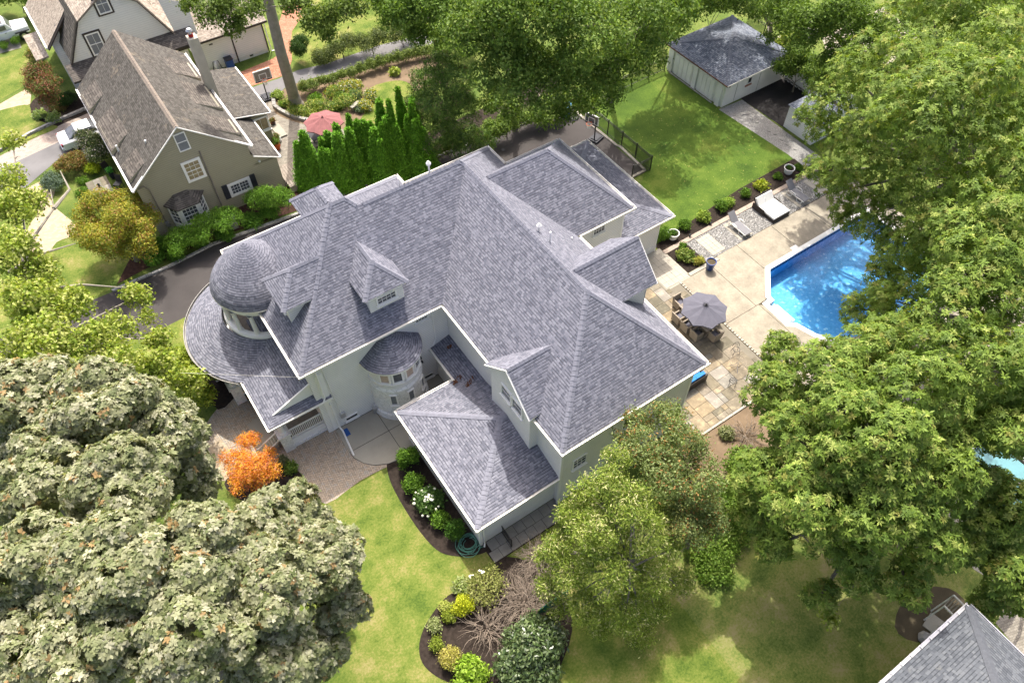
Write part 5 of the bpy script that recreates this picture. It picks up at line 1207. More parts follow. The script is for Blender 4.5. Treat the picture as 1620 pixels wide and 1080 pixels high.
# ================================================================ bins, pots, small things
def lathe_thing(name, label, cat, c, prof, m, n=18, inner=None, group=None):
    t = thing(name, label, cat, (c[0], c[1], 0), group=group); part('body', MB().lathe(prof, c[:2], n), MT[m], t, smooth=True)
    if inner: part(inner[0], MB().lathe([(0, inner[2]), (inner[1], inner[2])], c[:2], n), MT[inner[3]], t)
    return t
lathe_thing('rubbish_bin', 'light blue plastic barrel bin under the trees at the end of the driveway', 'bin', (32.12,39.79,0.0), [(0,.01),(.32,.01),(.42,1.0),(.46,1.02),(.46,1.07),(.4,1.07),(.36,.7)], 'bluebin', inner=('inside', .36, .7, 'dark'))
lathe_thing('mat_disc', 'black round disc lying on the asphalt beside the blue barrel', 'disc', (32.51,39.12,0.0), [(0,.12),(.3,.1),(.42,.02),(.44,0)], 'black')
lathe_thing('drain_cover', 'small dark drain cover in the driveway asphalt', 'drain cover', (25.58,39.06,0.0), [(0,.03),(.14,.03),(.15,.012)], 'black')
for q, lb in (((30.11,24.45,0.0), 'white ribbed planter at the house end of the flower bed'), ((41.84,24.7,0.0), 'white ribbed planter at the far end of the flower bed')):
    t = lathe_thing('planter', lb, 'planter', q, [(0,.02),(.24,.02),(.3,.1),(.38,.48),(.41,.5),(.41,.55),(.36,.55),(.34,.46)], 'white', inner=('soil', .34, .46, 'mulch'))
    P, N = crown([(q[0], q[1], .5, .2)], 90, sub=3); leaves('plant', P, N, MT['leaf'], k=4, L=.12, Wd=.05, pal=GRN0 if 'GRN0' in globals() else [(.1,.2,.03)], parent=t, off=(q[0], q[1], 0), spread=.04)
lathe_thing('glazed_planter', 'tall cobalt blue glazed planter on the concrete pool deck', 'planter', (30.22,20.85,0.0), [(0,.04),(.2,.04),(.24,.1),(.33,.7),(.36,.72),(.36,.8),(.31,.8),(.29,.72)], 'bluepot', inner=('soil', .29, .72, 'soil_d'))
for q, lb in (((31.19,23.87,0.0), 'small black path lantern on the stone edging near the boxwood'), ((33.22,23.92,0.0), 'small black path lantern on the stone edging near the lounger')):
    solo('path_lantern', MB().lathe([(0,.07),(.06,.07),(.06,.22),(.1,.25),(0,.3)], q[:2], 8), MT['black'], lb, 'lantern', q)
q = (6.4,13.62,0.0); hs = MB()
for k in range(9):
    r = random.uniform(.38,.62); cx_, cy_ = q[0]+random.uniform(-.14,.14), q[1]+random.uniform(-.14,.14); a0_ = random.uniform(0,6.3); e_ = random.uniform(.75,1.1)
    hs.tube([(cx_+r*math.cos(a0_+j*.35), cy_+r*e_*math.sin(a0_+j*.35), .06+.02*k+.03*math.sin(j)) for j in range(17)], .018, 5)
hs.tube([(q[0]+.3,q[1]-.45,.05),(q[0]+.6,q[1]-.5,.05),(7.05,13.1,.1)], .018, 5)
solo('garden_hose', hs, MT['hose'], 'coiled green garden hose on the mulch at the corner of the front wing', 'hose', q)
ac = (4.94,41.86,0.0); ac = (4.95, 43.0, 0)
t = thing('air_conditioner', 'grey air conditioner unit against the olive house', 'air conditioner', ac)
part('case', MB().box(ac[0]-.42, ac[1]-.42, .05, ac[0]+.42, ac[1]+.42, .95), MT['chrome'], t); part('fan_grille', MB().lathe([(0,.97),(.34,.97),(.36,.95)], ac[:2], 16), MT['black'], t)
# ================================================================ terrace furniture
def parasol(name, label, c, H_, r, m, ribs=8, finial='black', tilt=(0,0), rot=.2):
    t = thing(name, label, 'parasol', (c[0], c[1], 0)); n = ribs; mb = MB(); top = Vector((c[0]+tilt[0], c[1]+tilt[1], H_))
    rim = [Vector((c[0]+r*math.cos(rot+2*math.pi*k/n), c[1]+r*math.sin(rot+2*math.pi*k/n), H_-.5)) for k in range(n)]
    for k in range(n):
        a, b = rim[k], rim[(k+1)%n]; m2 = (a+b)/2+(top-(a+b)/2)*.06
        m1 = top.lerp((a+b)/2, .5)-Vector((0,0,.03)); am, bm_ = top.lerp(a, .5)+Vector((0,0,.02)), top.lerp(b, .5)+Vector((0,0,.02))
        for q in ((top, am, m1), (top, m1, bm_), (am, a, m2), (am, m2, m1), (m1, m2, bm_), (bm_, m2, b)): mb.poly(q)
        lo = Vector((0,0,-.07)); mb.poly([a, a+lo, m2+lo, m2]); mb.poly([m2, m2+lo, b+lo, b])
    can = part('canopy', mb, MT[m], t)
    part('pole', MB().tube([(c[0],c[1],.05),(top.x,top.y,H_-.02)], .025, 8), MT['chrome'], t)
    part('base', MB().lathe([(0,.03),(.3,.03),(.3,.08),(.05,.14),(0,.14)], c[:2], 14), MT['black'], t)
    rb = MB()
    for a in rim: rb.bar(top-Vector((0,0,.06)), a-Vector((0,0,.04)), .018)
    part('ribs', rb, MT[finial], can)
    part('finial', MB().lathe([(.09,H_-.03),(.1,H_+.02),(.03,H_+.05),(.05,H_+.1),(0,H_+.13)], (top.x, top.y), 8), MT[finial], can)
    return t, top
uc = (25.96,17.37,2.65)
t, top = parasol('parasol', 'slate grey octagonal parasol with dark rings at its top over the teak table', (uc[0], uc[1]), 2.65, 1.48, 'grey_fab', rot=.35)
for k in range(7):
    a = 2*math.pi*k/7; part('top_ring', MB().tube([Vector((top.x+.14*math.cos(a)+.06*math.cos(j*.8), top.y+.14*math.sin(a)+.06*math.sin(j*.8), 2.66)) for j in range(7)], .012, 4), MT['black'], t)
tq = [(25.8,18.8,0.75), (25.82,16.7,0.75), (26.92,16.74,0.75), (26.8,18.94,0.75)]
a, b, c = Vector(tq[0]), Vector(tq[1]), Vector(tq[2])
tc = Vector((26.38, 17.95, 0)); tl, twd = 2.6, 1.0
tb = thing('dining_table', 'weathered teak slatted dining table under the slate grey parasol', 'table', (tc.x, tc.y, 0))
for k in range(9): part('slat', MB().box(tc.x-twd/2+k*twd/9+.004, tc.y-tl/2, .71, tc.x-twd/2+(k+1)*twd/9-.004, tc.y+tl/2, .75), MT['wood_g'], tb)
for sy in (-1, 1):
    for sx in (-1, 1): part('leg', MB().bar((tc.x+sx*.4, tc.y+sy*(tl/2-.1), .02), (tc.x-sx*.25, tc.y+sy*(tl/2-.1), .7), .08), MT['wood_g'], tb)
def wchair(label, group=None):
    t = thing('wicker_chair', label, 'chair', group=group)
    part('seat', MB().box(-.28,-.28,.1,.28,.26,.4), MT['wicker'], t, world=False)
    part('cushion', MB().box(-.25,-.25,.4,.25,.2,.47), MT['grey_fab'], t, world=False)
    bk = MB(); A_ = [(-.3,.2),(.3,.2),(.3,.3),(-.3,.3)]; Bq = [(-.33,.32),(.33,.32),(.33,.39),(-.33,.39)]
    bk.poly([(*p,.4) for p in A_[::-1]]); bk.poly([(*p,.92) for p in Bq])
    for i in range(4): bk.poly([(*A_[i],.1), (*A_[(i+1)%4],.1), (*Bq[(i+1)%4],.92), (*Bq[i],.92)])
    part('backrest', bk, MT['wicker'], t, world=False)
    for s_ in (-1, 1): part('arm', MB().box(s_*.28-.03,-.26,.1,s_*.28+.05,.3,.66), MT['wicker'], t, world=False)
    return t
W0 = wchair('wicker armchair on the house side of the teak table, half under the parasol edge')
chs = [((-.95, .72), math.pi/2, 'wicker armchair at the corner of the teak table nearest the dark flagstones'), ((-.98, -.12), math.pi/2, 'middle wicker armchair on the house side of the teak table'), ((-.9, -.92), math.pi/2, 'wicker armchair with dark seat cushion on the house side, nearest the sofa'),
       ((.0, -1.6), math.pi, 'wicker armchair at the near head of the teak table'), ((.9, -.6), -math.pi/2, 'wicker armchair on the pool side of the teak table, nearest the camera'), ((.9, .5), -math.pi/2, 'wicker armchair on the pool side under the parasol'), ((-.1, 1.6), 0, 'wicker armchair at the far head of the teak table under the parasol')]
for i, ((dx, dy), rz, lb) in enumerate(chs):
    if i == 0: W0.location = (tc.x+dx, tc.y+dy, .03); W0.rotation_euler = (0,0,math.pi/2); W0['label'] = lb
    else: dup(W0, (tc.x+dx, tc.y+dy, .03), rz=rz, label=lb)
# sofa with blue cushions, back towards the camera
sp0, sp1 = (21.54,14.43,0.72), (23.8,14.25,0.72); sx0, sx1, sy = sp0[0]-.1, sp1[0], (sp0[1]+sp1[1])/2
sf = thing('outdoor_sofa', 'dark wicker outdoor sofa with bright blue cushions at the corner of the mansion', 'sofa', ((sx0+sx1)/2, sy, 0))
part('frame', MB().box(sx0, sy, .08, sx1, sy+.82, .34), MT['wicker_d'], sf); part('backrest', MB().box(sx0, sy-.08, .08, sx1, sy, .72), MT['wicker_d'], sf)
for xx in (sx0, sx1-.12): part('arm', MB().box(xx, sy, .1, xx+.12, sy+.8, .6), MT['wicker_d'], sf)
n_ = 3; wd = (sx1-sx0-.3)/n_
for k in range(n_):
    part('seat_cushion', MB().box(sx0+.15+k*wd+.01, sy+.2, .34, sx0+.15+(k+1)*wd-.01, sy+.8, .48), MT['blue'], sf)
    part('back_cushion', MB().box(sx0+.1+k*wd+.01, sy+.01, .42, sx0+.1+(k+1)*wd+.03, sy+.22, .86), MT['blue'], sf)
# wire table with chairs under the oak edge
q = (25.94,13.93,0.7)
t = thing('wire_table', 'round pale wire mesh table half under the oak at the edge of the terrace', 'table', (q[0], q[1], 0))
wm2 = MB().tube([(q[0]+.5*math.cos(k*.42), q[1]+.5*math.sin(k*.42), .7) for k in range(16)], .014, 5)
for k in range(-5, 6): 
    l = math.sqrt(max(0, .25-(k*.09)**2)); wm2.bar((q[0]+k*.09, q[1]-l, .7), (q[0]+k*.09, q[1]+l, .7), .008); wm2.bar((q[0]-l, q[1]+k*.09, .7), (q[0]+l, q[1]+k*.09, .7), .008)
part('mesh_top', wm2, MT['wicker'], t)
for k in range(3): a = k*2.1; part('leg', MB().tube([(q[0],q[1],.68),(q[0]+.12*math.cos(a),q[1]+.12*math.sin(a),.35),(q[0]+.4*math.cos(a),q[1]+.4*math.sin(a),.03)], .018, 5), MT['chrome'], t)
def wire_chair(lb, c, rz):
    t = thing('wire_chair', lb, 'chair', (c[0], c[1], 0), rz)
    m_ = MB().tube([(.22*math.cos(k*.45), .22*math.sin(k*.45), .45) for k in range(15)], .014, 5)
    for k in range(-2, 3): m_.bar((k*.08,-.2,.45),(k*.08,.2,.45), .012)
    part('seat', m_, MT['black'], t, world=False)
    m_ = MB().tube([(.22*math.sin(a), .2+.03*math.cos(a), .45+.42*math.cos(a)*1.0+.02) for a in [-1.5+k*.3 for k in range(11)]], .014, 5)
    for k in range(-1, 2): m_.bar((k*.08,.2,.46),(k*.08,.22,.85), .012)
    part('backrest', m_, MT['black'], t, world=False)
    for a, b in ((-1,-1),(1,-1),(1,1),(-1,1)): part('leg', MB().tube([(a*.16,b*.16,.45),(a*.21,b*.21,.02)], .013, 5), MT['black'], t, world=False)
wire_chair('black wire chair by the cobble row beside the wire table', (26.69,14.76,0.4), -.5)
wire_chair('black wire chair on the house side of the wire table', (24.88,13.17,0.4), 2.2)
# loungers and daybed on the gravel strip
def lounger(lb):
    t = thing('sun_lounger', lb, 'sun lounger')
    fr_ = MB()
    for s_ in (-1, 1):
        fr_.tube([(s_*.33,-.98,.3),(s_*.33,.35,.32)], .03, 6)
        part('arm', MB().tube([(s_*.36,-.25,.3),(s_*.38,-.1,.5),(s_*.38,.25,.52),(s_*.36,.45,.34)], .028, 6), MT['white'], t, world=False)
        for y0, y1, y2 in ((-.85,-.6,-.35), (.1,.35,.6)): part('leg', MB().tube([(s_*.33,y0,.3),(s_*.35,y0+.06,.05),(s_*.35,y1,.03),(s_*.35,y2-.06,.05),(s_*.33,y2,.3)], .028, 6), MT['white'], t, world=False)
    part('frame', fr_, MT['white'], t, world=False)
    part('seat', MB().box(-.3,-1.0,.31,.3,.35,.36), MT['grey_sling'], t, world=False)
    part('backrest', MB().obox((0,.66,.6), (1,0,0), (0,.62,.56), (0,-.56,.62), .3, .42, .022), MT['grey_sling'], t, world=False)
    return t
L0 = lounger('grey and white sun lounger on the pavers nearest the house'); q = pd[1]; L0.location = (q[0]+.05, 22.55, .04)
dup(L0, (pd[3][0]+.05, 22.6, .04), rz=.03, label='grey and white sun lounger beyond the white daybed')
q = (pd[2][0]-.05, 22.55)
db = thing('daybed', 'dark wicker double daybed with a white mattress between the two loungers', 'daybed', (q[0], q[1], 0))
part('frame', MB().box(q[0]-.8, q[1]-1.05, .04, q[0]+.8, q[1]+.95, .3), MT['wicker_d'], db)
for s_ in (-1, 1): part('side_panel', MB().prism([(q[0]+s_*.8, q[1]-.1), (q[0]+s_*.86, q[1]-.1), (q[0]+s_*.86, q[1]+1.0), (q[0]+s_*.8, q[1]+1.0)][::s_], .04, .5), MT['wicker_d'], db)
for s_ in (-1, 1):
    part('mattress', MB().box(q[0]+(-.78 if s_ < 0 else .01), q[1]-1.0, .3, q[0]+(-.01 if s_ < 0 else .78), q[1]+.5, .44), MT['white_cush'], db)
    part('back_cushion', MB().obox((q[0]+s_*.39, q[1]+.76, .62), (1,0,0), (0,.45,.6), (0,-.6,.45), .38, .33, .07), MT['white_cush'], db)
part('backrest', MB().obox((q[0], q[1]+.9, .55), (1,0,0), (0,.45,.6), (0,-.6,.45), .8, .4, .03), MT['wicker_d'], db)
# ================================================================ neighbour patio
uc2 = (14.7,47.37,2.5)
parasol('parasol', 'faded red parasol on the neighbour patio', (uc2[0], uc2[1]), 2.55, 1.55, 'rose_fab', finial='rose_fab')
q = (14.53,48.1,0.7)
t = thing('patio_table', 'grey slate topped table half under the red parasol', 'table', (q[0], q[1], 0)); part('top', MB().box(q[0]-.95,q[1]-.6,.68,q[0]+.95,q[1]+.6,.74), MT['char'], t)
for a, b in ((-1,-1),(1,-1),(1,1),(-1,1)): part('leg', MB().bar((q[0]+a*.85,q[1]+b*.5,.02),(q[0]+a*.85,q[1]+b*.5,.68), .05), MT['black'], t)
def pchair(lb, c, rz):
    t = thing('patio_chair', lb, 'chair', (c[0], c[1], 0), rz)
    part('seat', MB().box(-.25,-.25,.4,.25,.25,.46), MT['black'], t, world=False); part('backrest', MB().obox((0,.28,.72), (1,0,0), (0,.2,1), (0,-1,.2), .25, .3, .02), MT['wicker_d'], t, world=False)
    for a, b in ((-1,-1),(1,-1),(1,1),(-1,1)): part('leg', MB().bar((a*.22,b*.22,.02),(a*.22,b*.22,.42), .04), MT['black'], t, world=False)
pchair('dark patio chair left of the slate topped table', (q[0]-1.3, q[1], 0), 1.57); pchair('dark patio chair right of the slate topped table', (q[0]+1.35, q[1]+.1, 0), -1.57); pchair('dark patio chair behind the slate topped table', (q[0]+.2, q[1]+1.0, 0), 0.1)
q = (13.07,47.37,0.5)
t = thing('wooden_bench', 'low wooden bench between the arborvitae and the slate topped table', 'bench', (q[0], q[1], 0))
for k in range(4): part('slat', MB().box(q[0]-.8, q[1]-.28+k*.14, .42, q[0]+.8, q[1]-.16+k*.14, .46), MT['wood_g'], t)
for s_ in (-1, 1): part('leg', MB().box(q[0]+s_*.7-.04, q[1]-.25, 0, q[0]+s_*.7+.04, q[1]+.25, .42), MT['wood_g'], t)
def pot(lb, c, m, r=.2, h=.4, pal=((.3,.1,.05),(.1,.18,.04))):
    t = lathe_thing('flower_pot', lb, 'flower pot', c, [(0,.01),(r*.7,.01),(r*1.05,h*.55),(r*.85,h),(r*.95,h+.03),(r*.7,h)], m)
    P, N = crown([(c[0], c[1], h+.12, r*1.1)], 120, sub=4); leaves('plant', P, N, MT['leaf'], k=4, L=.12, Wd=.06, pal=pal, parent=t, off=(c[0], c[1], 0), spread=.05)
pot('dark flower pot by the sun room door', (12.04,51.95,0.0), 'black'); pot('white pot with pinkish plants by the extension wall', (11.57,49.89,0.0), 'white', .25, .35)
pot('round orange glazed pot at the corner of the extension', (11.12,49.09,0.0), 'terra', .3, .6, ((.15,.26,.04),))
solo('stone_step', MB().box((11.94,51.34,0.0)[0]-.2, (11.94,51.34,0.0)[1]-1.2, 0, (11.94,51.34,0.0)[0]+.5, (11.94,51.34,0.0)[1]+.5, .15), MT['conc_g'], 'pale stone step along the sun room wall', 'step', (11.94,51.34,0.0))
q = (18.5,50.16,0.4)
t = thing('stone_bench', 'small grey stone bench at the right edge of the round garden bed', 'bench', (q[0], q[1], 0)); part('seat', MB().obox((q[0],q[1],.42), (1,.3,0), (-.3,1,0), (0,0,1), .5, .2, .05), MT['conc_g'], t)
for s_ in (-1,1): part('leg', MB().box(q[0]+s_*.3-.08,q[1]-.12+s_*.08,0,q[0]+s_*.3+.08,q[1]+.12+s_*.08,.38), MT['conc_g'], t)
q = (10.77,44.91,0.0)
t = thing('deck', 'small grey wooden deck at the corner of the olive house', 'deck', (q[0], q[1], 0))
for k in range(9): part('board', MB().box(9.95+k*.2, 43.9, .55, 10.13+k*.2, 46.4, .6), MT['wood_g'], t)
part('skirt', MB().box(9.95, 43.82, 0, 11.75, 43.9, .58), MT['wood_g'], t)
lathe_thing('dark_urn', 'dark round pot below the small wooden deck', 'pot', (10.29,44.64,0.0), [(0,.01),(.2,.01),(.32,.25),(.3,.4),(.24,.38)], 'char')
# slate table and iron chairs in the front garden of the olive house
tq = [(-2.34,52.57,0.7),(-1.15,52.26,0.7),(-0.5,50.24,0.7),(-2.35,50.62,0.7)]
t = thing('slate_table', 'slate topped outdoor table in the front garden of the olive house', 'table', ((-1.65,52.38,0.0)[0], (-1.65,52.38,0.0)[1], 0))
xs = [p[0] for p in tq]; ys = [p[1] for p in tq]; x0, x1, y0, y1 = min(xs), min(xs)+1.55, min(ys)+.2, max(ys)
flr = MT['flag']
for i in range(3):
    for j in range(2): part('slate_tile', MB().box(x0+i*.5+.01, y0+j*(y1-y0)/2+.01, .68, x0+(i+1)*.5-.01, y0+(j+1)*(y1-y0)/2-.01, .73), flr, t)
for a in (x0+.1, x0+1.4):
    for b in (y0+.1, y1-.1): part('leg', MB().bar((a,b,0),(a,b,.68), .05), MT['black'], t)
for q, rz, lb in (((-0.47,53.5,0.45), .5, 'grey iron garden chair with white cushion behind the slate table'), ((-0.39,51.58,0.45), -.8, 'grey iron garden chair at the right of the slate table'), ((-0.99,50.5,0.45), -2.5, 'dark iron chair at the near corner of the slate table')):
    pchair(lb, (q[0], q[1], 0), rz)
pot('bright green fern in a pot among the iron chairs', (-0.46,52.92,0.0), 'char', .2, .6, ((.12,.4,.08),))
solo('black_lantern', MB().lathe([(0,.74),(.12,.74),(.14,.78),(.06,.8),(.1,1.0),(.02,1.1),(0,1.12)], (-1.58,51.5,0.74)[:2], 8), MT['black'], 'black iron lantern on the slate table', 'lantern', (-1.58,51.5,0.74))
# ================================================================ bins by the white house
q = (12.17,61.29,0.0)
t = thing('recycling_bin', 'blue wheeled recycling bin against the white house wall', 'bin', (q[0], q[1], 0)); part('body', MB().box(q[0]-.3,q[1]-.3,.05,q[0]+.3,q[1]+.3,.95), MT['bluebin_d'], t); part('lid', MB().box(q[0]-.33,q[1]-.33,.96,q[0]+.33,q[1]+.33,1.03), MT['char'], t)
for s_ in (-1,1): part('wheel', MB().tube([(q[0]+s_*.2-.02,q[1]-.3,.1),(q[0]+s_*.2+.03,q[1]-.3,.1)], .1, 10), MT['tyre'], t)
q = (11.15,61.76,0.0)
t = thing('hose_reel', 'beige hose reel standing against the white house wall', 'hose reel', (q[0], q[1], 0)); part('drum', MB().tube([(q[0]-.05,q[1],.45),(q[0]+.1,q[1]-.1,.45)], .38, 16), MT['stucco'], t); part('frame', MB().tube([(q[0]-.35,q[1]+.05,0),(q[0]-.2,q[1]+.05,.8),(q[0]+.25,q[1]+.05,.8),(q[0]+.4,q[1]+.05,0)], .03, 6), MT['black'], t)
q = (56.93,37.01,0.0)
t = thing('stone_planter', 'grey rectangular trough beyond the garden garage', 'planter', (q[0], q[1], 0))
u = Vector((.75,-.66,0)).normalized(); v_ = Vector((.66,.75,0)).normalized(); b = Vector((q[0], q[1], .0))
for s_ in (-1,1): part('wall', MB().obox(b+v_*s_*.55+Vector((0,0,.45)), u, v_, (0,0,1), 1.0, .07, .45), MT['conc_g'], t); part('wall', MB().obox(b+u*s_*.95+Vector((0,0,.45)), u, v_, (0,0,1), .07, .48, .45), MT['conc_g'], t)
part('fill', MB().obox(b+Vector((0,0,.35)), u, v_, (0,0,1), .88, .48, .3), MT['conc_l'], t)
solo('low_wall', MB().bar((53.69,37.42,0.3), (55.68,37.64,0.3), .3, .4), MT['conc_l'], 'low pale retaining wall beyond the garden garage', 'wall', (55.04,37.69,0.0))
solo('paver_slab', MB().obox((23.18,-2.8,0.03), (1,.2,0), (-.2,1,0), (0,0,1), .45, .5, .04), MT['conc_g'], 'grey stepping slab under the eave of the corner house', 'slab', (23.2,-2.8,0.0))
solo('boulder', MB().lathe([(0,0),(.3,.02),(.35,.2),(.2,.38),(0,.42)], (22.18,-2.84,0.0)[:2], 7), MT['stone_g'], 'round pale boulder beside the corner house eave', 'boulder', (22.18,-2.84,0.0))
# ================================================================ vehicles
def loft(sections, m, parent, name, smooth=False):
    """sections: list of (x, [(y,z)...]) joined in order along x"""
    mb = MB(); n = len(sections[0][1])
    for (x0, a), (x1, b) in zip(sections[:-1], sections[1:]):
        for i in range(n): j = (i+1) % n; mb.poly([(x0,*a[i]),(x0,*a[j]),(x1,*b[j]),(x1,*b[i])][::-1])
    mb.poly([(sections[0][0],*p) for p in sections[0][1]]); mb.poly([(sections[-1][0],*p) for p in sections[-1][1]][::-1])
    return part(name, mb, MT[m], parent, world=False, smooth=smooth)
def sec(w, z0, z1, ch=.08): return [(-w,z0+ch),(-w,z1-ch),(-w+ch,z1),(w-ch,z1),(w,z1-ch),(w,z0+ch),(w-ch,z0),(-w+ch,z0)]
def wheels(t, xs, w, r, rim='chrome'):
    for x in xs:
        for s_ in (-1, 1):
            wh = part('wheel', MB(), MT['tyre'], t, world=False)
            m_ = MB().tube([(x, s_*(w-.22), r), (x, s_*w, r)], r, 20); wh.data = mesh_from('wheel', m_, MT['tyre'])
            rm = part('rim', MB().tube([(x, s_*(w-.02), r), (x, s_*(w+.01), r)], r*.55, 10), MT[rim], wh, world=False)
# jeep, rear to the west
q = (-1.94,76.49,0.0)
jp = thing('jeep', 'boxy white off-road car with a dark soft top at the upper left edge', 'car', (q[0]-1.0, q[1]+.3, 0), 0)
loft([(-2.05, sec(.85,.55,1.1)), (-2.0, sec(.9,.5,1.2)), (1.0, sec(.9,.5,1.2)), (2.2, sec(.78,.55,1.15))], 'carwhite', jp, 'body')
loft([(-2.0, sec(.88,1.18,1.8,.1)), (-1.95, sec(.8,1.18,1.9,.1)), (.6, sec(.78,1.18,1.9,.1)), (.95, sec(.8,1.18,1.25,.02))], 'carwhite', jp, 'cabin')
part('soft_top', MB().box(-1.85,-.68,1.9,.45,.68,1.93), MT['asphalt_lt'], jp, world=False)
for x0, x1 in ((-1.8,-1.15), (-1.0,-.3), (-.15,.5)):
    for s_ in (-1, 1): part('window', MB().obox(((x0+x1)/2, s_*.845, 1.53), (1,0,0), (0,1,-.12*s_), (0,.12*s_,1), (x1-x0)/2, .015, .2), MT['glass'], jp, world=False)
for x in (-1.3, 1.55):
    for s_ in (-1, 1): part('fender', MB().box(x-.6, s_*.88-.05, .82, x+.6, s_*.88+.14*s_, .92), MT['char'], jp, world=False)
for s_ in (-1,1): part('tail_light', MB().box(-2.09, s_*.8-.07, .95, -2.0, s_*.8+.07, 1.15), MT['redlens'], jp, world=False)
part('bumper', MB().box(-2.2,-.8,.5,-2.05,.8,.68), MT['char'], jp, world=False)
part('windscreen', MB().obox((.84,0,1.55), (.4,0,-.75), (0,1,0), (.75,0,.4), .28, .68, .015), MT['glass'], jp, world=False)
for x in (-.72, .22): part('door_handle', MB().box(x,-.93,1.08,x+.16,-.9,1.11), MT['black'], jp, world=False)
wheels(jp, (-1.3, 1.55), .93, .42)
q = (-1.98,58.04,0.0)
cr = thing('white_car', 'white sedan with a red tail lamp, its rear showing beside the dark shrub', 'car', (q[0]+1.6, q[1]+.5, 0), 0)
loft([(-2.3, sec(.72,.35,.85)), (-2.15, sec(.86,.25,.98,.12)), (-1.2, sec(.9,.25,1.0,.12)), (1.2, sec(.9,.25,.98,.12)), (2.2, sec(.8,.3,.75,.1))], 'carwhite', cr, 'body')
loft([(-1.6, sec(.72,.95,1.02,.02)), (-.9, sec(.64,.95,1.4,.1)), (.2, sec(.64,.95,1.42,.1)), (1.0, sec(.72,.95,1.02,.02))], 'glass', cr, 'greenhouse')
part('roof_panel', MB().box(-.9,-.58,1.4,.25,.58,1.435), MT['carwhite'], cr, world=False)
part('trunk_lid', MB().box(-2.1,-.7,.985,-1.55,.7,1.005), MT['carwhite'], cr, world=False)
for s_ in (-1,1): part('tail_light', MB().box(-2.28, s_*.7-.14, .68, -2.1, s_*.7+.14, .88), MT['redlens'], cr, world=False)
part('number_plate', MB().box(-2.33,-.22,.5,-2.29,.22,.62), MT['white'], cr, world=False)
part('bumper', MB().box(-2.36,-.75,.3,-2.25,.75,.48), MT['carwhite'], cr, world=False)
wheels(cr, (-1.4, 1.35), .88, .33)

# ---- the big trees
tree('maple_tree', 'huge grey green maple crown filling the lower left corner', 'tree',
     [(-7.24,25.13,11.0,2.4),(-4.72,22.3,12.0,2.43),(-3.44,21.06,11.0,1.83),(-7.82,20.69,12.0,2.16),(-5.1,17.95,13.0,2.07),(-3.75,20.41,9.0,1.63),(-9.18,25.59,9.0,1.94),(-3.21,19.55,8.0,0.99),(-2.65,21.52,9.0,0.95)],
     54000, base=(-10.24,23.39), r0=.45, k=7, L=.16, Wd=.085, style='rosette', pal=MAP, pw=MAPw, sub=24, sr=(.17,.34), up=.3, sparse=.2, seed=1)
tree('maple_tree', 'second grey green maple crown along the bottom edge, reaching towards the south lawn', 'tree',
     [(-8.34,16.48,13.0,2.15),(-5.96,14.43,14.0,2.06),(-3.92,14.0,13.0,2.06),(-1.68,15.38,10.0,1.74),(-0.35,17.08,7.0,1.4),(-2.29,11.99,12.0,1.87),(0.03,13.13,9.0,1.63),(-0.37,12.05,7.0,1.3),(-4.87,11.37,13.0,2.03),(-7.45,12.89,13.0,2.22),(-10.1,14.53,12.0,1.87),(-3.27,10.47,10.0,1.79),(-2.25,10.96,6.0,1.41),(-0.03,16.3,6.0,1.28)],
     88000, base=(-8.14,12.77), r0=.5, k=7, L=.16, Wd=.085, style='rosette', pal=MAP, pw=MAPw, sub=24, sr=(.17,.34), up=.3, sparse=.2, seed=2)
OK_ = dict(k=7, L=.2, Wd=.066, style='rosette', pal=OAK, pw=OAKw, sub=18, sr=(.24,.42), up=.6, flat=1.0, m='leaf', bark='bark')
tree('oak_tree', 'tall bright green oak with star shaped leaf tufts filling the upper right corner', 'tree',
     [(40.56,22.45,8.0,2.05),(40.2,21.89,6.0,1.6),(38.58,19.32,13.0,2.69),(42.4,19.35,14.0,3.08),(39.96,14.71,15.0,2.96),(33.63,13.96,15.0,2.62),(38.76,17.96,8.0,2.71),(34.68,11.29,14.0,2.61),(37.57,18.02,5.5,1.8),(40.69,12.34,13.0,2.68),(45.49,23.0,12.0,1.8),(50.38,19.3,13.0,3.13),(44.65,26.02,5.0,1.28),(38.05,14.97,6.0,2.12),(37.33,16.62,4.0,1.29),(37.3,15.06,5.0,1.56),(42.49,23.1,9.0,1.85),(35.79,13.23,16.0,2.59),(37.06,13.56,10.0,2.63),(39.17,16.9,9.0,2.64),(45.3,19.79,14.0,2.6),(36.44,9.82,13.0,2.34),(41.51,24.64,5.0,0.97),(37.45,20.28,5.5,1.15),(37.22,17.02,14.0,2.37)],
     38000, base=(44.88,12.69), r0=.4, sparse=.1, seed=3, **OK_)
tree('oak_tree', 'oak with yellow green tufts at the right edge beside the pool', 'tree',
     [(34.86,10.4,8.0,2.58),(32.59,8.2,13.0,2.65),(30.54,5.06,12.0,2.55),(27.71,6.11,12.0,2.23),(31.55,9.35,7.0,1.86),(31.44,10.86,5.0,1.43),(36.21,12.28,5.0,1.88),(34.23,11.82,5.0,1.33),(26.43,3.31,12.0,2.24),(27.14,7.97,9.0,1.38),(29.48,6.99,13.0,1.97),(25.51,5.12,12.0,1.61),(31.55,6.5,13.0,1.71)],
     24000, base=(37.43,4.0), r0=.35, sparse=.08, seed=4, **OK_)
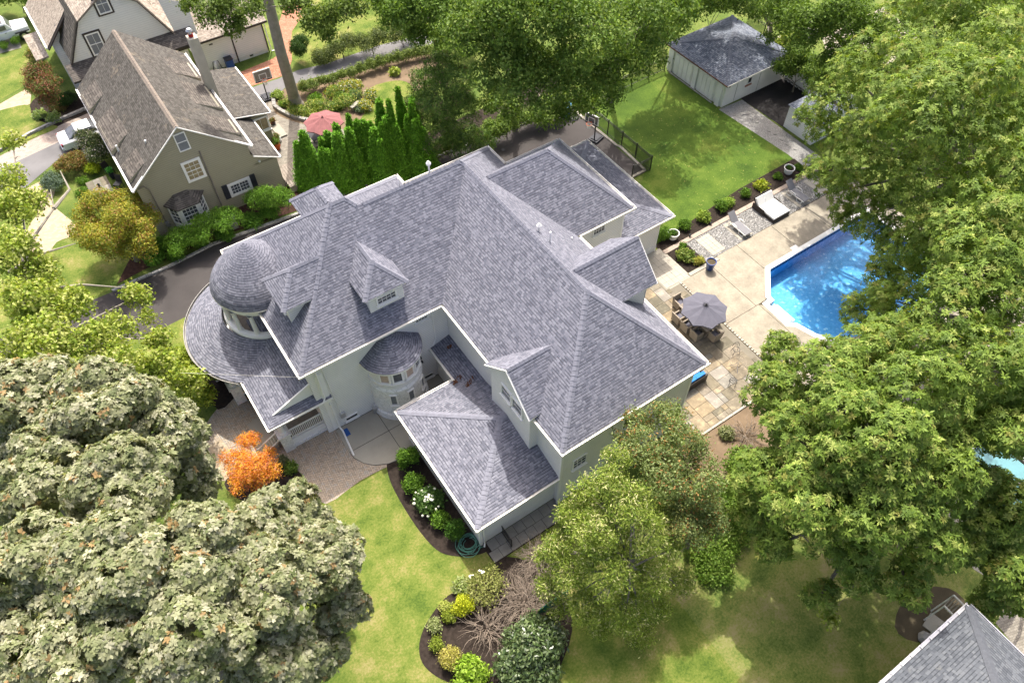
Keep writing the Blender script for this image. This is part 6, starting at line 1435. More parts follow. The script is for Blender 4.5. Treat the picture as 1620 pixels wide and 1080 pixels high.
tree('oak_tree', 'dark shaded oak spreading over the rear lawn below the pool', 'tree',
     [(24.43,11.05,6.0,1.26),(21.02,8.97,8.0,1.56),(22.36,7.73,10.0,1.76),(24.84,7.3,10.0,1.59),(23.04,4.49,12.0,1.95),(19.43,6.11,9.0,1.93),(19.69,4.27,12.0,1.99),(17.77,6.22,7.0,1.49),(17.15,5.48,5.0,1.18),(17.63,3.75,9.0,1.96),(19.32,2.06,10.0,2.15),(21.91,1.63,10.0,1.68),(20.85,0.06,8.0,1.44),(18.57,1.53,6.0,1.38),(19.94,-0.41,6.0,1.22),(17.23,3.96,5.0,1.1),(17.66,1.28,4.0,0.8),(20.77,6.05,11.0,1.73),(20.48,3.39,12.0,1.73),(18.95,4.34,10.0,1.7),(21.11,7.64,8.0,1.47),(18.91,2.39,8.0,1.6)],
     38000, base=(23.67,1.94), r0=.4, sparse=.18, seed=5, **OK_)
tree('oak_tree', 'loose bright oak at the right edge near the round pool', 'tree',
     [(25.35,1.09,11.0,1.42),(26.48,2.07,9.0,0.98),(25.43,-1.02,8.0,1.14),(23.99,-2.83,6.0,1.23),(23.53,-3.06,4.0,0.85),(26.7,2.01,11.0,1.33),(24.84,0.81,8.0,0.94),(24.65,-1.01,7.0,0.99),(23.32,2.07,10.0,1.19),(24.47,-0.18,7.0,0.94),(23.63,-0.88,6.0,0.95),(25.01,-1.82,6.0,0.95),(26.14,0.52,7.0,0.97),(24.7,-3.86,4.0,0.85)],
     17000, base=(32.34,-2.26), r0=.3, sparse=.2, seed=6, **OK_)
tree('maple_tree', 'young lime tinted maple sprig hanging at the edge of the dark oak', 'tree',
     [(20.32,1.78,5.0,0.58),(19.8,1.72,4.5,0.41),(17.94,0.43,2.5,0.38),(20.18,6.77,6.0,0.3)], 420, base=(21.56,0.57), r0=.05, k=5, L=.2, Wd=.12, pal=LIM, spread=.12, sub=5)
GK = dict(k=5, L=.2, Wd=.11, spread=.16, jit=.6, sub=12, sr=(.26,.44))
tree('broadleaf_tree', 'broad dark green tree overhanging the driveway, left one of the pair', 'tree',
     [(22.13,36.09,13.0,2.29),(23.89,33.64,14.0,2.77),(22.52,33.97,11.0,2.4),(24.78,33.43,10.0,2.39),(24.04,37.1,6.0,1.54),(23.86,40.85,11.0,1.68),(26.52,34.54,6.0,1.39)], 15000, base=(28.0,40.94), pal=DKG, sparse=.08, seed=7, **GK)
tree('broadleaf_tree', 'broad dark green tree between the driveway end and the garden garage', 'tree',
     [(27.06,31.88,13.0,2.84),(27.88,33.11,9.0,2.27),(30.99,32.69,9.0,2.1),(31.43,32.21,12.0,2.59),(30.68,33.86,6.0,1.69),(28.02,34.38,6.0,1.49),(36.67,34.67,10.0,2.18),(27.38,34.2,13.0,1.94),(39.02,37.8,6.0,1.74),(40.5,37.92,7.0,1.93),(45.05,39.76,6.0,2.03),(37.45,37.22,5.0,1.55)], 19000, base=(36.33,39.24), pal=DKG, sparse=.08, seed=8, **GK)
tree('maple_tree', 'fresh green maple behind the garden garage', 'tree',
     [(44.99,28.62,9.0,1.99),(46.17,26.49,7.0,1.71),(45.8,26.96,10.0,2.15),(46.61,32.13,8.0,1.78),(46.5,27.08,5.0,1.17),(47.19,25.21,9.0,1.74),(46.74,24.7,7.0,1.33)], 9000, base=(54.08,30.27), pal=[(.12,.2,.03),(.17,.26,.045),(.08,.14,.02)], sparse=.15, seed=9, **GK)
tree('maple_tree', 'sunlit light green tree branch mass above the neighbour lawn', 'tree',
     [(19.8,41.51,12.0,1.54),(21.66,40.69,12.0,1.71),(20.68,41.84,10.0,1.1),(19.34,43.2,12.0,1.15),(23.07,42.69,9.0,1.14)], 5000, base=(28.46,54.09), r0=.2, pal=[(.13,.22,.035),(.18,.28,.05),(.09,.16,.02)], sparse=.25, seed=10, **GK)
tb_ = (14.69,53.54)
t = tree('tall_tree', 'tall bare trunked tree rising beside the red patio umbrella', 'tree',
     [(9.02,46.61,13.0,0.86),(10.26,46.64,13.0,1.02),(10.34,46.39,12.0,0.8),(8.49,48.47,13.0,0.71),(14.24,42.35,13.0,1.0),(15.76,41.99,13.0,1.01),(14.96,42.77,11.5,0.64),(16.87,42.46,13.0,0.87),(13.95,44.46,13.0,0.94),(11.05,44.29,14.0,0.83)],
     3600, base=tb_, r0=.12, bark='bark_g', hfork=.9, pal=[(.12,.18,.03),(.17,.24,.05),(.08,.13,.02)], sparse=.3, seed=11, **GK)
tt = part('trunk', MB().tube([(*tb_, -.1), (tb_[0], tb_[1], .25), (tb_[0], tb_[1], .9), (14.25,52.17,5.6), (14.26,51.75,9.9), (14.25,50.72,13.0)], [.72, .55, .45, .41, .36, .28], 14), MT['bark_g'], t, smooth=True, label='thick pale bare trunk')
for (px_, py_, s_) in ((1,0,0),): pass
tree('left_maple', 'airy yellow green maple on the left edge with pale bare branches', 'tree',
     [(-5.35,43.61,9.0,1.02),(-5.4,41.45,8.5,1.29),(-6.67,37.62,9.0,1.4),(-5.82,36.5,8.0,1.08),(-6.81,33.53,9.0,1.33),(-5.21,33.17,8.0,1.18),(-6.93,30.51,9.0,1.46),(-5.35,30.32,8.0,1.26),(-3.8,31.86,6.5,0.94),(-2.38,35.06,5.0,0.8),(-4.27,29.04,7.0,1.28),(-3.15,28.81,5.5,1.26),(-2.01,28.26,4.0,0.96),(-2.16,31.34,5.0,0.77),(-5.92,28.21,8.0,1.09),(-8.73,30.56,8.0,1.22),(-2.27,33.78,4.5,0.51),(-4.72,50.3,7.0,0.65)],
     11500, base=(-9.02,35.65), r0=.28, bark='bark_g', k=5, L=.2, Wd=.12, pal=LIM, spread=.15, jit=.7, sub=10, sr=(.25,.42), sparse=.33, seed=12)
# pale bare limbs that show through it
lm = bpy.data.objects['left_maple']
for q in ([(-8.08,39.7,7.0),(-5.66,39.23,8.0),(-3.99,41.13,8.0),(-3.73,42.88,8.0)], [(-7.46,38.7,7.0),(-5.32,37.84,8.0),(-3.76,38.22,7.5)], [(-6.5,36.38,7.0),(-4.32,34.91,7.5),(-2.46,33.89,7.0)], [(-6.39,34.18,7.0),(-5.14,33.95,7.0)], [(-3.99,41.13,8.0),(-2.85,42.96,7.5),(-2.87,45.02,7.5)]):
    part('limb', MB().tube([tuple(p) for p in q], [.12-.1*i/(len(q)-1) for i in range(len(q))], 6), MT['bark_g'], lm)
tree('lime_shrub_tree', 'bright lime leafed small tree beside the curved porch roof', 'tree', [(-2.12,29.76,2.2,1.23),(-0.99,30.47,2.0,0.74),(-1.81,31.68,2.2,0.96),(-1.77,29.13,1.5,0.65)], 1800, r0=.08, k=5, L=.17, Wd=.1, pal=[(.27,.34,.03),(.34,.4,.06),(.2,.28,.03)], spread=.13, sub=7)
tree('golden_maple', 'golden and rust tinted small maple beside the olive house', 'tree', [(-2.1,45.62,3.2,1.6),(-0.45,44.85,3.2,1.43),(-2.46,42.59,3.0,1.71),(-0.86,42.08,2.8,1.4),(-3.44,44.77,2.6,1.17),(0.22,43.7,2.6,0.84),(-1.4,42.97,3.8,1.38)], 8000, base=(-1.64,43.58), r0=.16, k=6, L=.15, Wd=.07,
     pal=[(.32,.3,.03),(.26,.3,.04),(.34,.2,.06),(.18,.22,.03),(.42,.36,.07)], pw=[.3,.27,.15,.18,.1], spread=.11, sub=10, sr=(.28,.46), hfork=.4)
tree('light_tip_tree', 'pale tipped yellow green tree against the front wing of the mansion', 'tree', [(12.42,10.27,8.5,0.67),(11.54,9.57,8.2,0.99),(10.88,10.35,7.0,0.74),(10.0,10.02,6.0,0.86),(11.76,8.29,8.0,1.14),(10.24,8.62,7.0,1.26),(11.95,7.36,6.5,1.17),(8.92,9.43,5.0,0.75),(8.7,8.38,4.5,0.97),(9.91,7.3,5.5,1.45),(11.78,6.29,4.5,1.09),(8.81,7.16,3.0,0.99),(10.25,5.9,2.8,1.23),(13.17,6.59,4.5,0.76),(11.76,5.43,1.8,0.78),(7.95,8.81,3.0,0.71),(7.86,8.0,2.0,0.72),(13.26,5.54,2.6,0.78),(10.56,5.03,1.2,0.78),(9.12,6.41,1.6,0.78),(8.35,9.73,4.0,0.53),(13.69,7.77,5.5,0.58)],
     19000, base=(11.04,6.58), r0=.16, hfork=.7, k=5, L=.15, Wd=.04, pal=[(.23,.31,.045),(.31,.38,.08),(.14,.22,.03),(.58,.57,.27)], pw=[.37,.27,.22,.14], spread=.12, jit=.6, sub=20, sr=(.18,.34), up=.7, sparse=.15, seed=13)
tree('rust_tinted_tree', 'green tree with rust orange seed clusters touching the south eave of the mansion', 'tree', [(16.28,11.09,7.5,0.9),(15.19,11.77,7.0,0.72),(15.49,9.45,8.0,1.2),(14.22,10.26,7.5,1.04),(15.41,7.83,7.0,1.31),(14.12,8.41,7.5,1.29),(15.45,6.64,5.0,1.12),(14.17,6.89,5.5,1.21),(14.48,11.9,6.0,0.49)],
     10500, base=(15.63,7.01), r0=.14, hfork=.7, k=5, L=.13, Wd=.055, pal=[(.19,.25,.08),(.27,.33,.13),(.13,.18,.05),(.4,.22,.08)], pw=[.38,.34,.18,.10], spread=.12, jit=.7, sub=12, sr=(.22,.4), sparse=.2, seed=14)
tree('evergreen_tree', 'layered dark conifer between the arborvitae row and the broad trees', 'tree', [(21.66,40.49,8.0,1.3),(21.18,42.63,6.0,1.27),(20.64,39.02,6.5,1.82),(20.54,42.38,4.0,1.39),(21.97,38.87,5.0,1.7),(20.6,40.37,3.0,1.76),(22.44,38.57,2.5,1.58),(21.25,38.58,8.0,1.44)], 6000, base=(22.27,41.55), r0=.2, m='needle', bark='bark_d',
     k=6, L=.26, Wd=.05, pal=[(.09,.17,.03),(.14,.23,.04),(.06,.12,.025),(.22,.18,.1)], pw=[.4,.3,.24,.06], spread=.1, jit=.4, flat=.6, sub=10, up=0)
tree('orange_maple', 'small flaming orange Japanese maple by the porch steps', 'tree', [(-0.69,24.71,1.8,0.62),(-1.82,24.05,1.7,0.78),(-1.2,22.9,2.0,0.94),(-0.18,23.3,1.7,0.62),(-1.93,22.8,1.5,0.74),(-0.47,22.49,1.4,0.51),(-1.5,22.06,1.2,0.44),(-0.76,22.81,1.8,0.68)], 3000, base=(-1.75,23.19), r0=.06, bark='bark_d', k=6, L=.13, Wd=.04,
     pal=[(.74,.33,.03),(.8,.45,.06),(.64,.21,.03),(.66,.27,.13)], spread=.09, sub=8, sr=(.25,.45), up=.5, hfork=.3)
tree('burgundy_tree', 'small burgundy and green crape myrtle by the white neighbour house', 'tree', [(-1.85,63.9,3.2,0.89),(-1.47,62.49,3.0,1.08),(-2.43,63.52,2.5,0.8),(-1.74,62.41,2.0,0.8),(-1.21,64.12,3.4,0.7)], 2600, base=(-2.21,64.38), r0=.07, k=5, L=.15, Wd=.07,
     pal=[(.1,.14,.03),(.2,.09,.05),(.3,.13,.08),(.13,.17,.04)], spread=.12, sub=7)
tree('broadleaf_tree', 'high crown standing behind the garden garage just above the picture', 'tree', [(46,43,15,3.0),(49,42,14,2.6),(43,41,15,2.8),(47,38.5,15,2.4),(40.5,40.5,14.5,2.6),(37.2,40,14,2.3),(50,38,14,2.2),(43,38,15.5,2.2)], 8000, base=(45.5,43.5), pal=DKG, sparse=.3, seed=15, **GK)
tree('multi_stem_tree', 'reddish barked spreading tree behind the garden garage', 'tree', [(49.15,36.79,5.0,1.13),(49.52,35.4,5.0,1.02),(49.53,34.18,4.5,0.81),(47.51,36.92,6.0,1.26),(48.91,34.94,3.5,0.62)], 1500, base=(54.24,38.85), r0=.3, bark='bark', hfork=.35, pal=DKG, sparse=.3, **GK)
for i, (q, lb) in enumerate((
    ([(-0.38,80.14,2.0,1.27),(0.84,78.26,2.0,1.14),(-1.52,81.19,2.0,1.16)], 'dark hedge mass beyond the white jeep'),
    ([(49.99,32.31,2.5,1.34),(49.85,30.28,2.5,1.32),(48.76,32.47,2.0,0.83)], 'dark clipped bush right of the garden garage'),
    ([(48.71,40.43,4.0,1.18),(46.24,41.15,5.0,1.47),(50.75,40.64,4.0,1.19)], 'dark shrubbery above the garden garage roof'),
    ([(52.3,35.2,2.2,0.75),(51.44,35.24,1.6,0.54)], 'bright bush near the grey planter box'))):
    tree('bush', lb, 'bush', q, 3000, r0=.06, pal=DKG if i < 3 else LIM, **GK)
# ivy and shrubs below the broad trees, along the driveway
for i, (q, lb) in enumerate((
    ([(21.21,40.79,1.0,0.67),(21.95,40.6,1.2,0.77),(22.98,40.44,1.2,0.77),(24.19,40.56,1.0,0.78)], 'dark shrubs at the foot of the conifer by the curb'),
    ([(25.48,40.29,1.2,0.78),(26.49,40.04,1.4,0.88),(28.05,40.14,1.2,0.79)], 'leafy undergrowth by the curb under the left broad tree'),
    ([(29.44,39.96,1.2,0.8),(30.85,39.78,1.2,0.7)], 'leafy undergrowth by the curb near the blue bin'),
    ([(18.06,41.14,0.6,0.57),(19.06,40.98,0.6,0.57),(20.09,40.84,0.7,0.57),(17.05,41.29,0.5,0.47),(16.06,41.45,0.5,0.42)], 'low ground cover between the arborvitae row and the curb'))):
    tree('undergrowth', lb, 'shrubs', q, 2600, r0=.04, k=5, L=.13, Wd=.08, pal=DKG, spread=.14, sub=6)
# ---- arborvitae row
def arbor(label):
    z = RNG.random(2300)**1.15; z = .02+z*.97; prof = np.where(z < .15, .72+z*1.5, np.maximum(0, 1-z)**1.02*1.12)
    t = RNG.uniform(0, 6.3, len(z)); lob = 1+.16*np.sin(t*3+z*9)+.1*np.sin(t*7+z*23)
    r = .86*prof*lob*RNG.uniform(.86, 1.05, len(z)); P = np.stack([r*np.cos(t), r*np.sin(t), z*5.], 1); N = np.stack([np.cos(t), np.sin(t), np.full(len(z), .35)], 1)
    o = thing('arborvitae', label, 'arborvitae', group='arborvitae row screening the neighbour patio')
    leaves('foliage', P, N, MT['needle'], k=5, L=.2, Wd=.075, pal=[(.13,.31,.016),(.17,.37,.025),(.09,.22,.012)], spread=.07, jit=.55, up=1.0, parent=o)
    part('stem', MB().tube([(0,0,0),(0,0,4.2)], [.09,.03], 6), MT['bark_d'], o)
    return o
A0 = arbor('bright green columnar arborvitae, one of the dense row between the patio and the driveway')
tips = [(11.26,43.57,4.2),(11.76,43.52,4.6),(11.78,43.12,3.8),(12.71,43.07,4.2),(12.29,42.53,3.8),(13.3,42.97,4.6),(12.78,42.13,3.6),(13.5,42.1,4.8),(14.2,42.65,5.0),(13.51,42.13,4.0),(15.05,43.08,5.2),(14.65,42.1,4.8),(15.55,42.56,5.2),(15.65,42.52,4.9),(16.03,42.1,5.0),(15.99,41.25,4.6),(16.27,41.93,5.0),(17.24,42.39,5.8),(16.17,40.64,4.4),(16.97,41.08,5.0),(17.82,41.92,5.8),(17.54,41.25,5.2),(17.86,40.91,4.8),(18.95,42.03,6.2),(18.65,41.08,5.0),(19.15,41.29,5.6),(18.87,40.35,4.8),(19.57,41.3,5.5),(19.51,40.81,4.8),(19.29,39.93,4.0)]
for i, q in enumerate(tips):
    s_ = q[2]/5.
    if i == 0: A0.location = (q[0], q[1], 0); A0.scale = (1,1,s_); o = A0
    else:
        o = dup(A0, (q[0], q[1], 0), rz=i*1.3, scale=(random.uniform(.8,1.15),)*2+(s_*random.uniform(.94,1.06),)); o.rotation_euler = (random.uniform(-.05,.05), random.uniform(-.05,.05), i*1.3)
# ---- clipped shrubs and bedding
def G_(q): return q
SH_ = [  # centre, radius, height, label, palette, leaf length
 ((6.14,19.46,0.0), .62, 2.0, 'dark upright conical shrub at the top of the front wing bed', GRN, .1),
 ((6.04,19.86,0.0), .35, .9, 'mottled small shrub beside the concrete pad corner', [(.1,.17,.06),(.18,.22,.1)], .1),
 ((5.69,18.03,0.0), .62, 1.1, 'rounded green shrub above the white hydrangea', GRN, .12),
 ((5.78,15.48,0.0), .5, 1.0, 'green shrub right below the white hydrangea', GRN, .12),
 ((6.16,14.49,0.0), .52, 1.4, 'dense dark arborvitae globe beside the garden hose', [(.05,.12,.012),(.07,.16,.02)], .1),
 ((4.47,10.97,0.0), .58, 1.05, 'large yellow globe conifer at the top of the lawn island', [(.46,.5,.02),(.55,.58,.04),(.36,.42,.02)], .1),
 ((3.66,11.45,0.0), .36, .55, 'pale lime mound at the top left of the lawn island', [(.42,.45,.12),(.3,.36,.06)], .09),
 ((3.63,10.98,0.0), .36, .55, 'yellow green mound touching the pale lime mound', [(.28,.34,.04),(.2,.26,.03)], .09),
 ((2.78,11.01,0.0), .36, .6, 'pale variegated mound on the left side of the lawn island', [(.42,.45,.22),(.28,.34,.12)], .09),
 ((2.45,10.23,0.0), .34, .55, 'small green mound between the variegated and the golden shrubs', [(.2,.27,.03),(.27,.33,.05)], .09),
 ((2.73,9.16,0.0), .68, .95, 'wide golden shrub with dead twigs on the lawn island', [(.45,.43,.08),(.5,.46,.14),(.36,.32,.1)], .09),
 ((0.58,22.91,0.0), .36, .5, 'small fresh green shrub beside the orange maple', [(.13,.22,.03),(.18,.28,.05)], .12),
 ((0.33,23.56,0.0), .3, .5, 'grey green small shrub against the porch plinth', [(.17,.19,.1),(.2,.23,.12)], .1),
 ((29.57,24.83,0.0), .62, .9, 'rounded boxwood at the house end of the flower bed', GRN, .09),
 ((31.44,24.75,0.0), .48, .7, 'green boxwood right of the first white pot', GRN, .09),
 ((33.12,24.6,0.0), .48, .65, 'light green hosta mound in the flower bed', [(.2,.3,.04),(.28,.37,.06)], .14),
 ((34.9,24.72,0.0), .52, .75, 'dark rounded shrub left of the pale green hosta', GRN, .1),
 ((35.68,24.75,0.0), .38, .5, 'pale green hosta beside the dark rounded shrub', [(.3,.42,.07),(.22,.34,.05)], .16),
 ((37.38,24.8,0.0), .42, .6, 'small dark shrub above the daybed', GRN, .1),
 ((39.03,24.76,0.0), .48, .5, 'yellow hosta above the daybed', [(.42,.45,.05),(.3,.38,.04)], .2),
 ((40.79,24.73,0.0), .34, .4, 'low dark plant near the far white pot', GRN, .1),
 ((42.84,24.62,0.0), .28, .3, 'tiny plant at the far end of the flower bed', GRN, .1),
 ((29.51,22.53,0.0), .6, .65, 'large variegated hosta in the square mulch bed', [(.2,.28,.05),(.38,.42,.14),(.12,.2,.03)], .18),
 ((29.98,21.71,0.0), .36, .4, 'chartreuse tuft beside the variegated hosta', [(.32,.33,.05),(.4,.38,.08)], .12),
 ((30.09,23.44,0.0), .24, .25, 'tiny green plant at the top of the square mulch bed', GRN, .1),
 ((22.16,10.85,0.0), .42, .45, 'pale lone shrub on the dry soil beside the terrace', [(.2,.24,.1),(.3,.33,.16)], .15),
 ((-4.24,54.41,0.0), 1.05, 1.1, 'grey blue dwarf conifer by the front walk', [(.13,.19,.14),(.19,.26,.2),(.09,.13,.09)], .1),
 ((-2.63,55.62,0.0), 1.35, 1.6, 'rust tinged mounded Japanese maple beside the grey drive', [(.22,.16,.04),(.15,.17,.04),(.27,.15,.06)], .12),
 ((-1.42,54.35,0.0), .6, .9, 'bright yellow green shrub by the slate patio table', [(.4,.45,.02),(.25,.35,.02)], .1),
 ((-2.51,53.64,0.0), .5, .5, 'smooth clipped green ball beside the grey blue conifer', GRN, .08),
 ((-2.87,52.47,0.0), .5, .5, 'lower clipped green ball beside the grey blue conifer', GRN, .08),
 ((-6.85,53.32,0.0), .85, .8, 'golden mound on the left of the front walk', [(.36,.26,.07),(.28,.28,.06)], .1),
 ((-3.28,75.35,0.0), .45, .8, 'left boxwood ball in front of the white jeep', GRN, .07),
 ((-2.21,75.58,0.0), .5, .85, 'right boxwood ball in front of the white jeep', GRN, .07),
 ((-0.85,64.17,0.0), .9, 1.1, 'dark clipped dome in the entry bed', [(.03,.07,.015),(.045,.1,.02)], .08),
 ((-3.17,63.73,0.0), .5, .4, 'variegated grass tuft in the entry bed', [(.35,.42,.2),(.2,.3,.08)], .2),
 ((-2.38,62.7,0.0), .55, .4, 'second variegated grass tuft in the entry bed', [(.35,.42,.2),(.2,.3,.08)], .2),
 ((-1.56,63.94,0.0), .8, .35, 'red brown groundcover in the entry bed', [(.15,.09,.04),(.1,.12,.03)], .1),
 ((17.76,58.72,0.0), 1.0, 2.9, 'tall rounded dark evergreen beside the red brick patio', [(.04,.09,.015),(.06,.12,.02)], .1),
 ((15.52,51.45,0.0), .6, .5, 'lime hosta at the front of the round garden bed', LIM, .22),
 ((14.46,52.17,0.0), .8, .4, 'lime groundcover below the tall trunk', LIM, .16),
 ((13.83,55.16,0.0), .55, .6, 'light green shrub left of the tall trunk', [(.2,.3,.05),(.3,.38,.1)], .12),
 ((13.76,53.86,0.0), .4, .4, 'low green shrub on the garden wall', GRN, .1),
 ((16.25,52.99,0.0), .6, .5, 'leafy perennial in the middle of the round bed', GRN, .16),
 ((17.71,53.03,0.0), .65, .6, 'orange flowering perennial in the round bed', [(.5,.28,.02),(.12,.2,.03),(.2,.26,.04)], .1),
 ((19.29,53.01,0.0), .65, .6, 'yellow flowering perennial in the round bed', [(.55,.4,.02),(.14,.22,.03),(.2,.28,.04)], .1),
 ((18.2,51.65,0.0), .7, .7, 'broad leafed hosta in the round bed', [(.15,.26,.04),(.22,.33,.07)], .2),
 ((19.26,51.45,0.0), .6, .7, 'blue green perennial at the right of the round bed', [(.12,.2,.1),(.2,.27,.16)], .12),
 ((18.69,49.78,0.0), .5, .5, 'grey green perennial beside the garden bench', [(.17,.22,.13),(.1,.16,.06)], .12),
 ((17.31,51.03,0.0), .5, .4, 'leafy clump at the lower edge of the round bed', GRN, .15),
 ((23.46,52.56,0.0), .3, .5, 'lily tuft on the tan garden soil', LIM, .25),
]
for (c, r, h, lb, pal, L_) in SH_:
    nn = int(900*r*max(r, h)/(L_*8)+260)
    shrub('shrub' if 'hosta' not in lb and 'tuft' not in lb else 'hosta', lb, 'shrub', c, r, h, nn, k=5, L=L_, Wd=L_*.55, pal=pal, spread=.05+.2*L_, jit=.6, sub=7 if L_ > .09 else 4)
shrub('flower_bush', 'white hydrangea in full bloom against the front wing wall', 'hydrangea', (5.82,16.68,0.0), .85, 1.2, 1300, k=5, L=.14, Wd=.09, pal=[(.07,.14,.03),(.1,.18,.04)], spread=.1)
hy = MB(); c = (5.74,16.69,0.0)
for k in range(34):
    a, rr = random.uniform(0, 6.3), random.uniform(0, .85)**.8; x, y, z = c[0]+rr*math.cos(a), c[1]+rr*math.sin(a), 1.15-rr*.55+random.uniform(-.05,.1); q = random.uniform(.05, .09)
    hy.lathe([(0,z-q),(q*.8,z-q*.6),(q,z),(q*.8,z+q*.6),(0,z+q)], (x, y), 7)
solo('flower_heads', hy, M('cream_petals', (.78,.78,.62), .8, .1), 'cream white blooms of the hydrangea beside the front wing wall', 'flowers', (c[0], c[1], 0), kind='stuff', smooth=True)
for i, (c, r, h, lb) in enumerate((((5.79,7.08,0.0), 2.0, 2.3, 'big glossy grey green laurel bush at the bottom edge'),)):
    shrub('laurel_bush', lb, 'laurel', c, r, h, 5200, m='waxy', k=4, L=.24, Wd=.09, pal=[(.1,.15,.05),(.15,.2,.08),(.06,.1,.03)], spread=.1, jit=.5, sub=12, sr=(.3,.5))
shrub('bush', 'vivid light green bush left of the laurel at the bottom edge', 'bush', (2.96,7.98,0.0), .95, 1.2, 1500, k=5, L=.2, Wd=.11, pal=[(.25,.4,.03),(.32,.46,.06),(.18,.3,.02)], spread=.1)
shrub('bush', 'thin yellow green bush tangled with dead twigs', 'bush', (5.85,11.06,0.0), 1.1, 1.4, 800, k=4, L=.14, Wd=.06, pal=[(.26,.29,.08),(.33,.34,.12)], spread=.15, sparse=.3)
shrub('hosta', 'pale hosta above the yellow globe conifer', 'hosta', (4.88,11.92,0.0), .4, .4, 240, k=5, L=.25, Wd=.1, pal=[(.4,.45,.2),(.3,.38,.12)], spread=.08)
# shade loving ground cover under the pale tipped tree
for q, lb in (([(16.59,6.21,0.3,1.11),(17.99,6.51,0.3,1.0),(15.96,5.28,0.2,0.84)], 'bright ground cover between the two lower trees'), ([(18.57,8.0,0.8,1.01),(20.91,8.54,1.0,1.03),(19.02,7.26,0.8,1.01)], 'leafy scrub at the foot of the dark oak')):
    c = q[0]; P, N = crown(q, 5200, flat=.25, sub=8); o = leaves('ground_cover', P, N, MT['leaf'], k=4, L=.12, Wd=.1, pal=[(.11,.2,.025),(.15,.25,.035),(.2,.29,.05)], spread=.15, off=(c[0], c[1], 0)); o.location = (c[0], c[1], 0); tag(o, lb, 'ground cover', None, 'stuff')
# foundation shrubs of the olive house and the clipped hedge clouds
for q, lb, n_ in (([(1.69,42.35,1.4,0.94),(2.94,42.19,1.6,1.03),(4.16,42.12,1.7,1.04),(5.17,42.03,1.7,0.87),(1.08,42.07,1.2,0.77)], 'long cloud pruned bright green hedge under the bay window', 4200),
              ([(7.1,42.54,1.7,0.89),(8.01,42.4,1.8,0.98),(8.74,42.01,1.6,0.8)], 'cloud pruned bright green shrub right of the air conditioner', 2600)):
    tree('pruned_hedge', lb, 'hedge', q, n_, r0=.05, bark='bark', k=5, L=.15, Wd=.05, pal=[(.13,.27,.025),(.18,.33,.04),(.09,.19,.02)], spread=.1, flat=.6, sub=8, hfork=.5)
for q, lb in (((-0.59,42.65,0.0), 'round dark green shrub at the left end of the driveway bed'), ((0.94,42.32,0.0), 'second round shrub along the driveway bed'), ((2.53,42.69,0.0), 'third round shrub along the driveway bed'), ((4.21,42.14,0.0), 'round shrub in front of the air conditioner'), ((6.4,42.31,0.0), 'hydrangea mound right of the air conditioner'), ((7.72,42.34,0.0), 'small mound at the right end of the driveway bed'), ((0.17,43.57,0.0), 'loose shrub below the golden maple')):
    shrub('shrub', lb, 'shrub', q, .75, .95, 800, k=5, L=.14, Wd=.07, pal=[(.08,.19,.02),(.12,.25,.03)], spread=.1)
# clipped hedge strips of the far garden
hq = [(15.9,54.32,0.7,0.58),(16.74,54.28,0.7,0.58),(17.58,54.23,0.7,0.58),(18.39,54.11,0.7,0.58),(19.25,54.06,0.7,0.58),(20.11,54.02,0.7,0.59),(20.99,53.97,0.7,0.59),(21.91,54.01,0.7,0.59),(22.8,53.96,0.7,0.6),(23.65,53.83,0.7,0.6),(24.5,53.7,0.7,0.6),(25.36,53.57,0.7,0.6),(26.23,53.44,0.7,0.6),(27.06,53.22,0.7,0.61)]
for i, b in enumerate(hq):
    shrub('hedge_plant', 'clipped young hedge plant in the row along the far garden path', 'hedge', b, .55, 1.3, 420, k=5, L=.12, Wd=.07, pal=[(.16,.22,.05),(.22,.28,.07),(.1,.15,.03)], spread=.1, group='row of clipped hedge plants along the far garden path')
for i, (q, lb) in enumerate((([(20.26,57.19,1.0,0.87),(21.39,56.95,1.2,0.98)], 'loose privet right of the dark evergreen'), ([(22.7,56.52,1.2,0.99),(23.98,55.96,1.4,0.99)], 'loose privet in the middle of the far lawn edge'), ([(25.44,55.79,1.4,0.88),(26.7,55.77,1.4,0.89)], 'loose privet at the right end of the far lawn edge'), ([(18.74,57.23,0.8,0.65),(19.36,57.27,0.8,0.65)], 'dark low hedge beside the tall evergreen'))):
    tree('privet_bush', lb, 'bush', q, 1500, r0=.04, k=5, L=.13, Wd=.07, pal=[(.15,.19,.06),(.2,.24,.09),(.08,.12,.03)], spread=.14, sub=6)
shrub('shrub', 'lime groundcover at the curb of the front walk', 'ground cover', (-4.62,55.09,0.0), .6, .4, 500, k=5, L=.1, Wd=.06, pal=LIM, spread=.1)
for q, lb in (((-0.71,56.99,0.0), 'dark shrub with white blooms beside the white car'), ((-0.54,55.07,0.0), 'lower dark shrub between the car and the olive house'), ((-1.34,72.15,0.0), 'pale orange flowering shrub by the entrance canopy')):
    shrub('shrub', lb, 'shrub', q, 1.1 if 'orange' not in lb else .7, 2.0 if 'orange' not in lb else 1.2, 1100, k=5, L=.13, Wd=.07, pal=[(.06,.09,.03),(.1,.13,.05),(.5,.45,.4)] if 'orange' not in lb else [(.4,.25,.12),(.2,.25,.05)], pw=[.5,.4,.1] if 'orange' not in lb else [.4,.6], spread=.12)
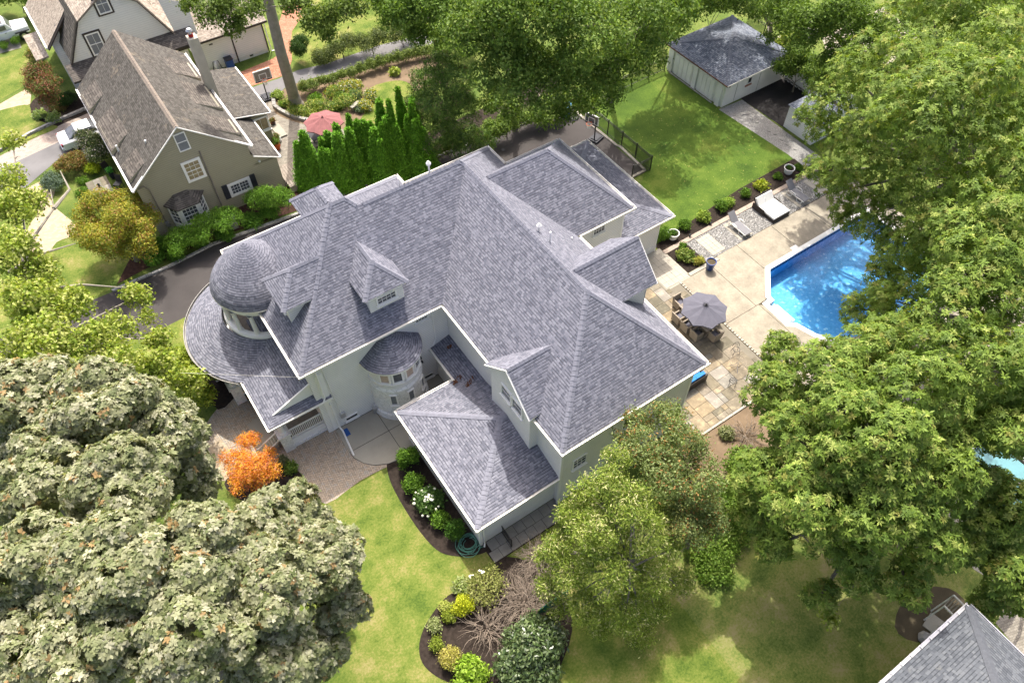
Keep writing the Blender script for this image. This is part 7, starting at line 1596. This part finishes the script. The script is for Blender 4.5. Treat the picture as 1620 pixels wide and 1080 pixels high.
# dead brushwood
def brush(name, label, c, n, R_, h, hang=0):
    mb = MB()
    for _ in range(n):
        a = random.uniform(0, 6.3); r = random.uniform(0, R_); p = Vector((c[0]+r*math.cos(a)*.6, c[1]+r*math.sin(a)*.6, random.uniform(.05, h*.5)))
        d = Vector((math.cos(a)*random.uniform(.3,1), math.sin(a)*random.uniform(.3,1), random.uniform(.1, 1))).normalized(); rad = random.uniform(.01, .025); pts = [p]; rs_ = [rad]
        for k in range(5):
            d = (d+Vector((random.uniform(-.6,.6), random.uniform(-.6,.6), random.uniform(-.55,.25)))).normalized(); p = p+d*random.uniform(.14, .32); p.z = max(.04, min(p.z, h)); pts.append(p.copy()); rs_.append(rad*(1-.17*(k+1)))
        mb.tube(pts, rs_, 4, cap=False)
    return solo(name, mb, MT['twig'], label, 'brush', (c[0], c[1], 0), kind='stuff')
brush('dead_brush', 'tangle of bleached dead branches beside the front wing steps', (9.03,10.68,0.0), 330, 1.3, 1.3)
brush('dead_brush', 'sprawling bare branches over the mulch island', (7.08,9.46,0.0), 460, 1.7, 1.0)
brush('dead_brush', 'thin dead branches reaching over the lawn island shrubs', (4.84,9.5,0.0), 110, 1.1, .7)
brush('dead_brush', 'bare twiggy shrub on the dry soil below the oak', (23.0,10.17,0.0), 60, .9, .8)
for q in ([(3.56,8.51,0.3),(4.28,9.18,0.5),(4.43,9.84,0.9),(4.93,9.86,1.2)], [(5.0,8.08,0.2),(5.23,8.85,0.6),(6.0,8.73,1.0),(7.27,8.16,1.2)], [(4.64,10.27,1.0),(5.23,9.76,1.1),(6.42,9.61,1.3),(8.32,9.1,1.2)]):
    pass
for q in ([(5.55,12.04,0.5,0.13),(6.02,11.74,0.9,0.1)],):
    for i, b in enumerate(q):
        mb = MB().tube([(b[0], b[1], 0), (b[0], b[1], b[2])], .01, 4)
        for k in range(10): mb.obox((b[0]+random.uniform(-.1,.1), b[1]+random.uniform(-.1,.1), b[2]+random.uniform(-.1,.15)), (1,0,0), (0,1,0), (0,0,1), .04, .04, .03)
        solo('white_flower', mb, MT['white'], ['drooping white flower head at the edge of the lawn', 'upright white flower spike near the slate path'][i], 'flower', (b[0], b[1], 0))

for q, lb, pal in (([(15.22,51.8,0.4,0.82),(16.49,51.47,0.5,0.93),(17.74,51.12,0.5,0.93),(18.99,51.3,0.5,0.83),(17.84,52.43,0.6,0.73),(14.3,52.29,0.3,0.72),(14.15,53.75,0.4,0.52)], 'mixed leafy perennials filling the round garden bed', [(.15,.25,.04),(.22,.32,.06),(.3,.38,.1),(.45,.42,.12),(.1,.18,.04)]),
                   ([(19.48,52.19,0.7,0.52),(18.71,52.4,0.7,0.52),(20.11,50.7,0.4,0.52),(19.22,49.77,0.4,0.52)], 'yellow and white flowering border of the round garden bed', [(.5,.42,.03),(.2,.28,.05),(.14,.22,.04),(.6,.6,.5)]),
                   ([(28.31,52.64,0.8,0.77),(28.46,53.92,1.0,0.78),(30.29,52.67,1.0,1.11),(29.71,50.71,1.0,1.09)], 'leafy edge planting at the far end of the garden path', [(.15,.25,.04),(.22,.32,.06)])):
    c = q[0]; P, N = crown(q, 2600, flat=.4, sub=8); o = leaves('bedding_plants', P, N, MT['leaf'], k=4, L=.13, Wd=.07, pal=pal, spread=.1, off=(c[0], c[1], 0)); o.location = (c[0], c[1], 0); tag(o, lb, 'bedding plants', None, 'stuff')
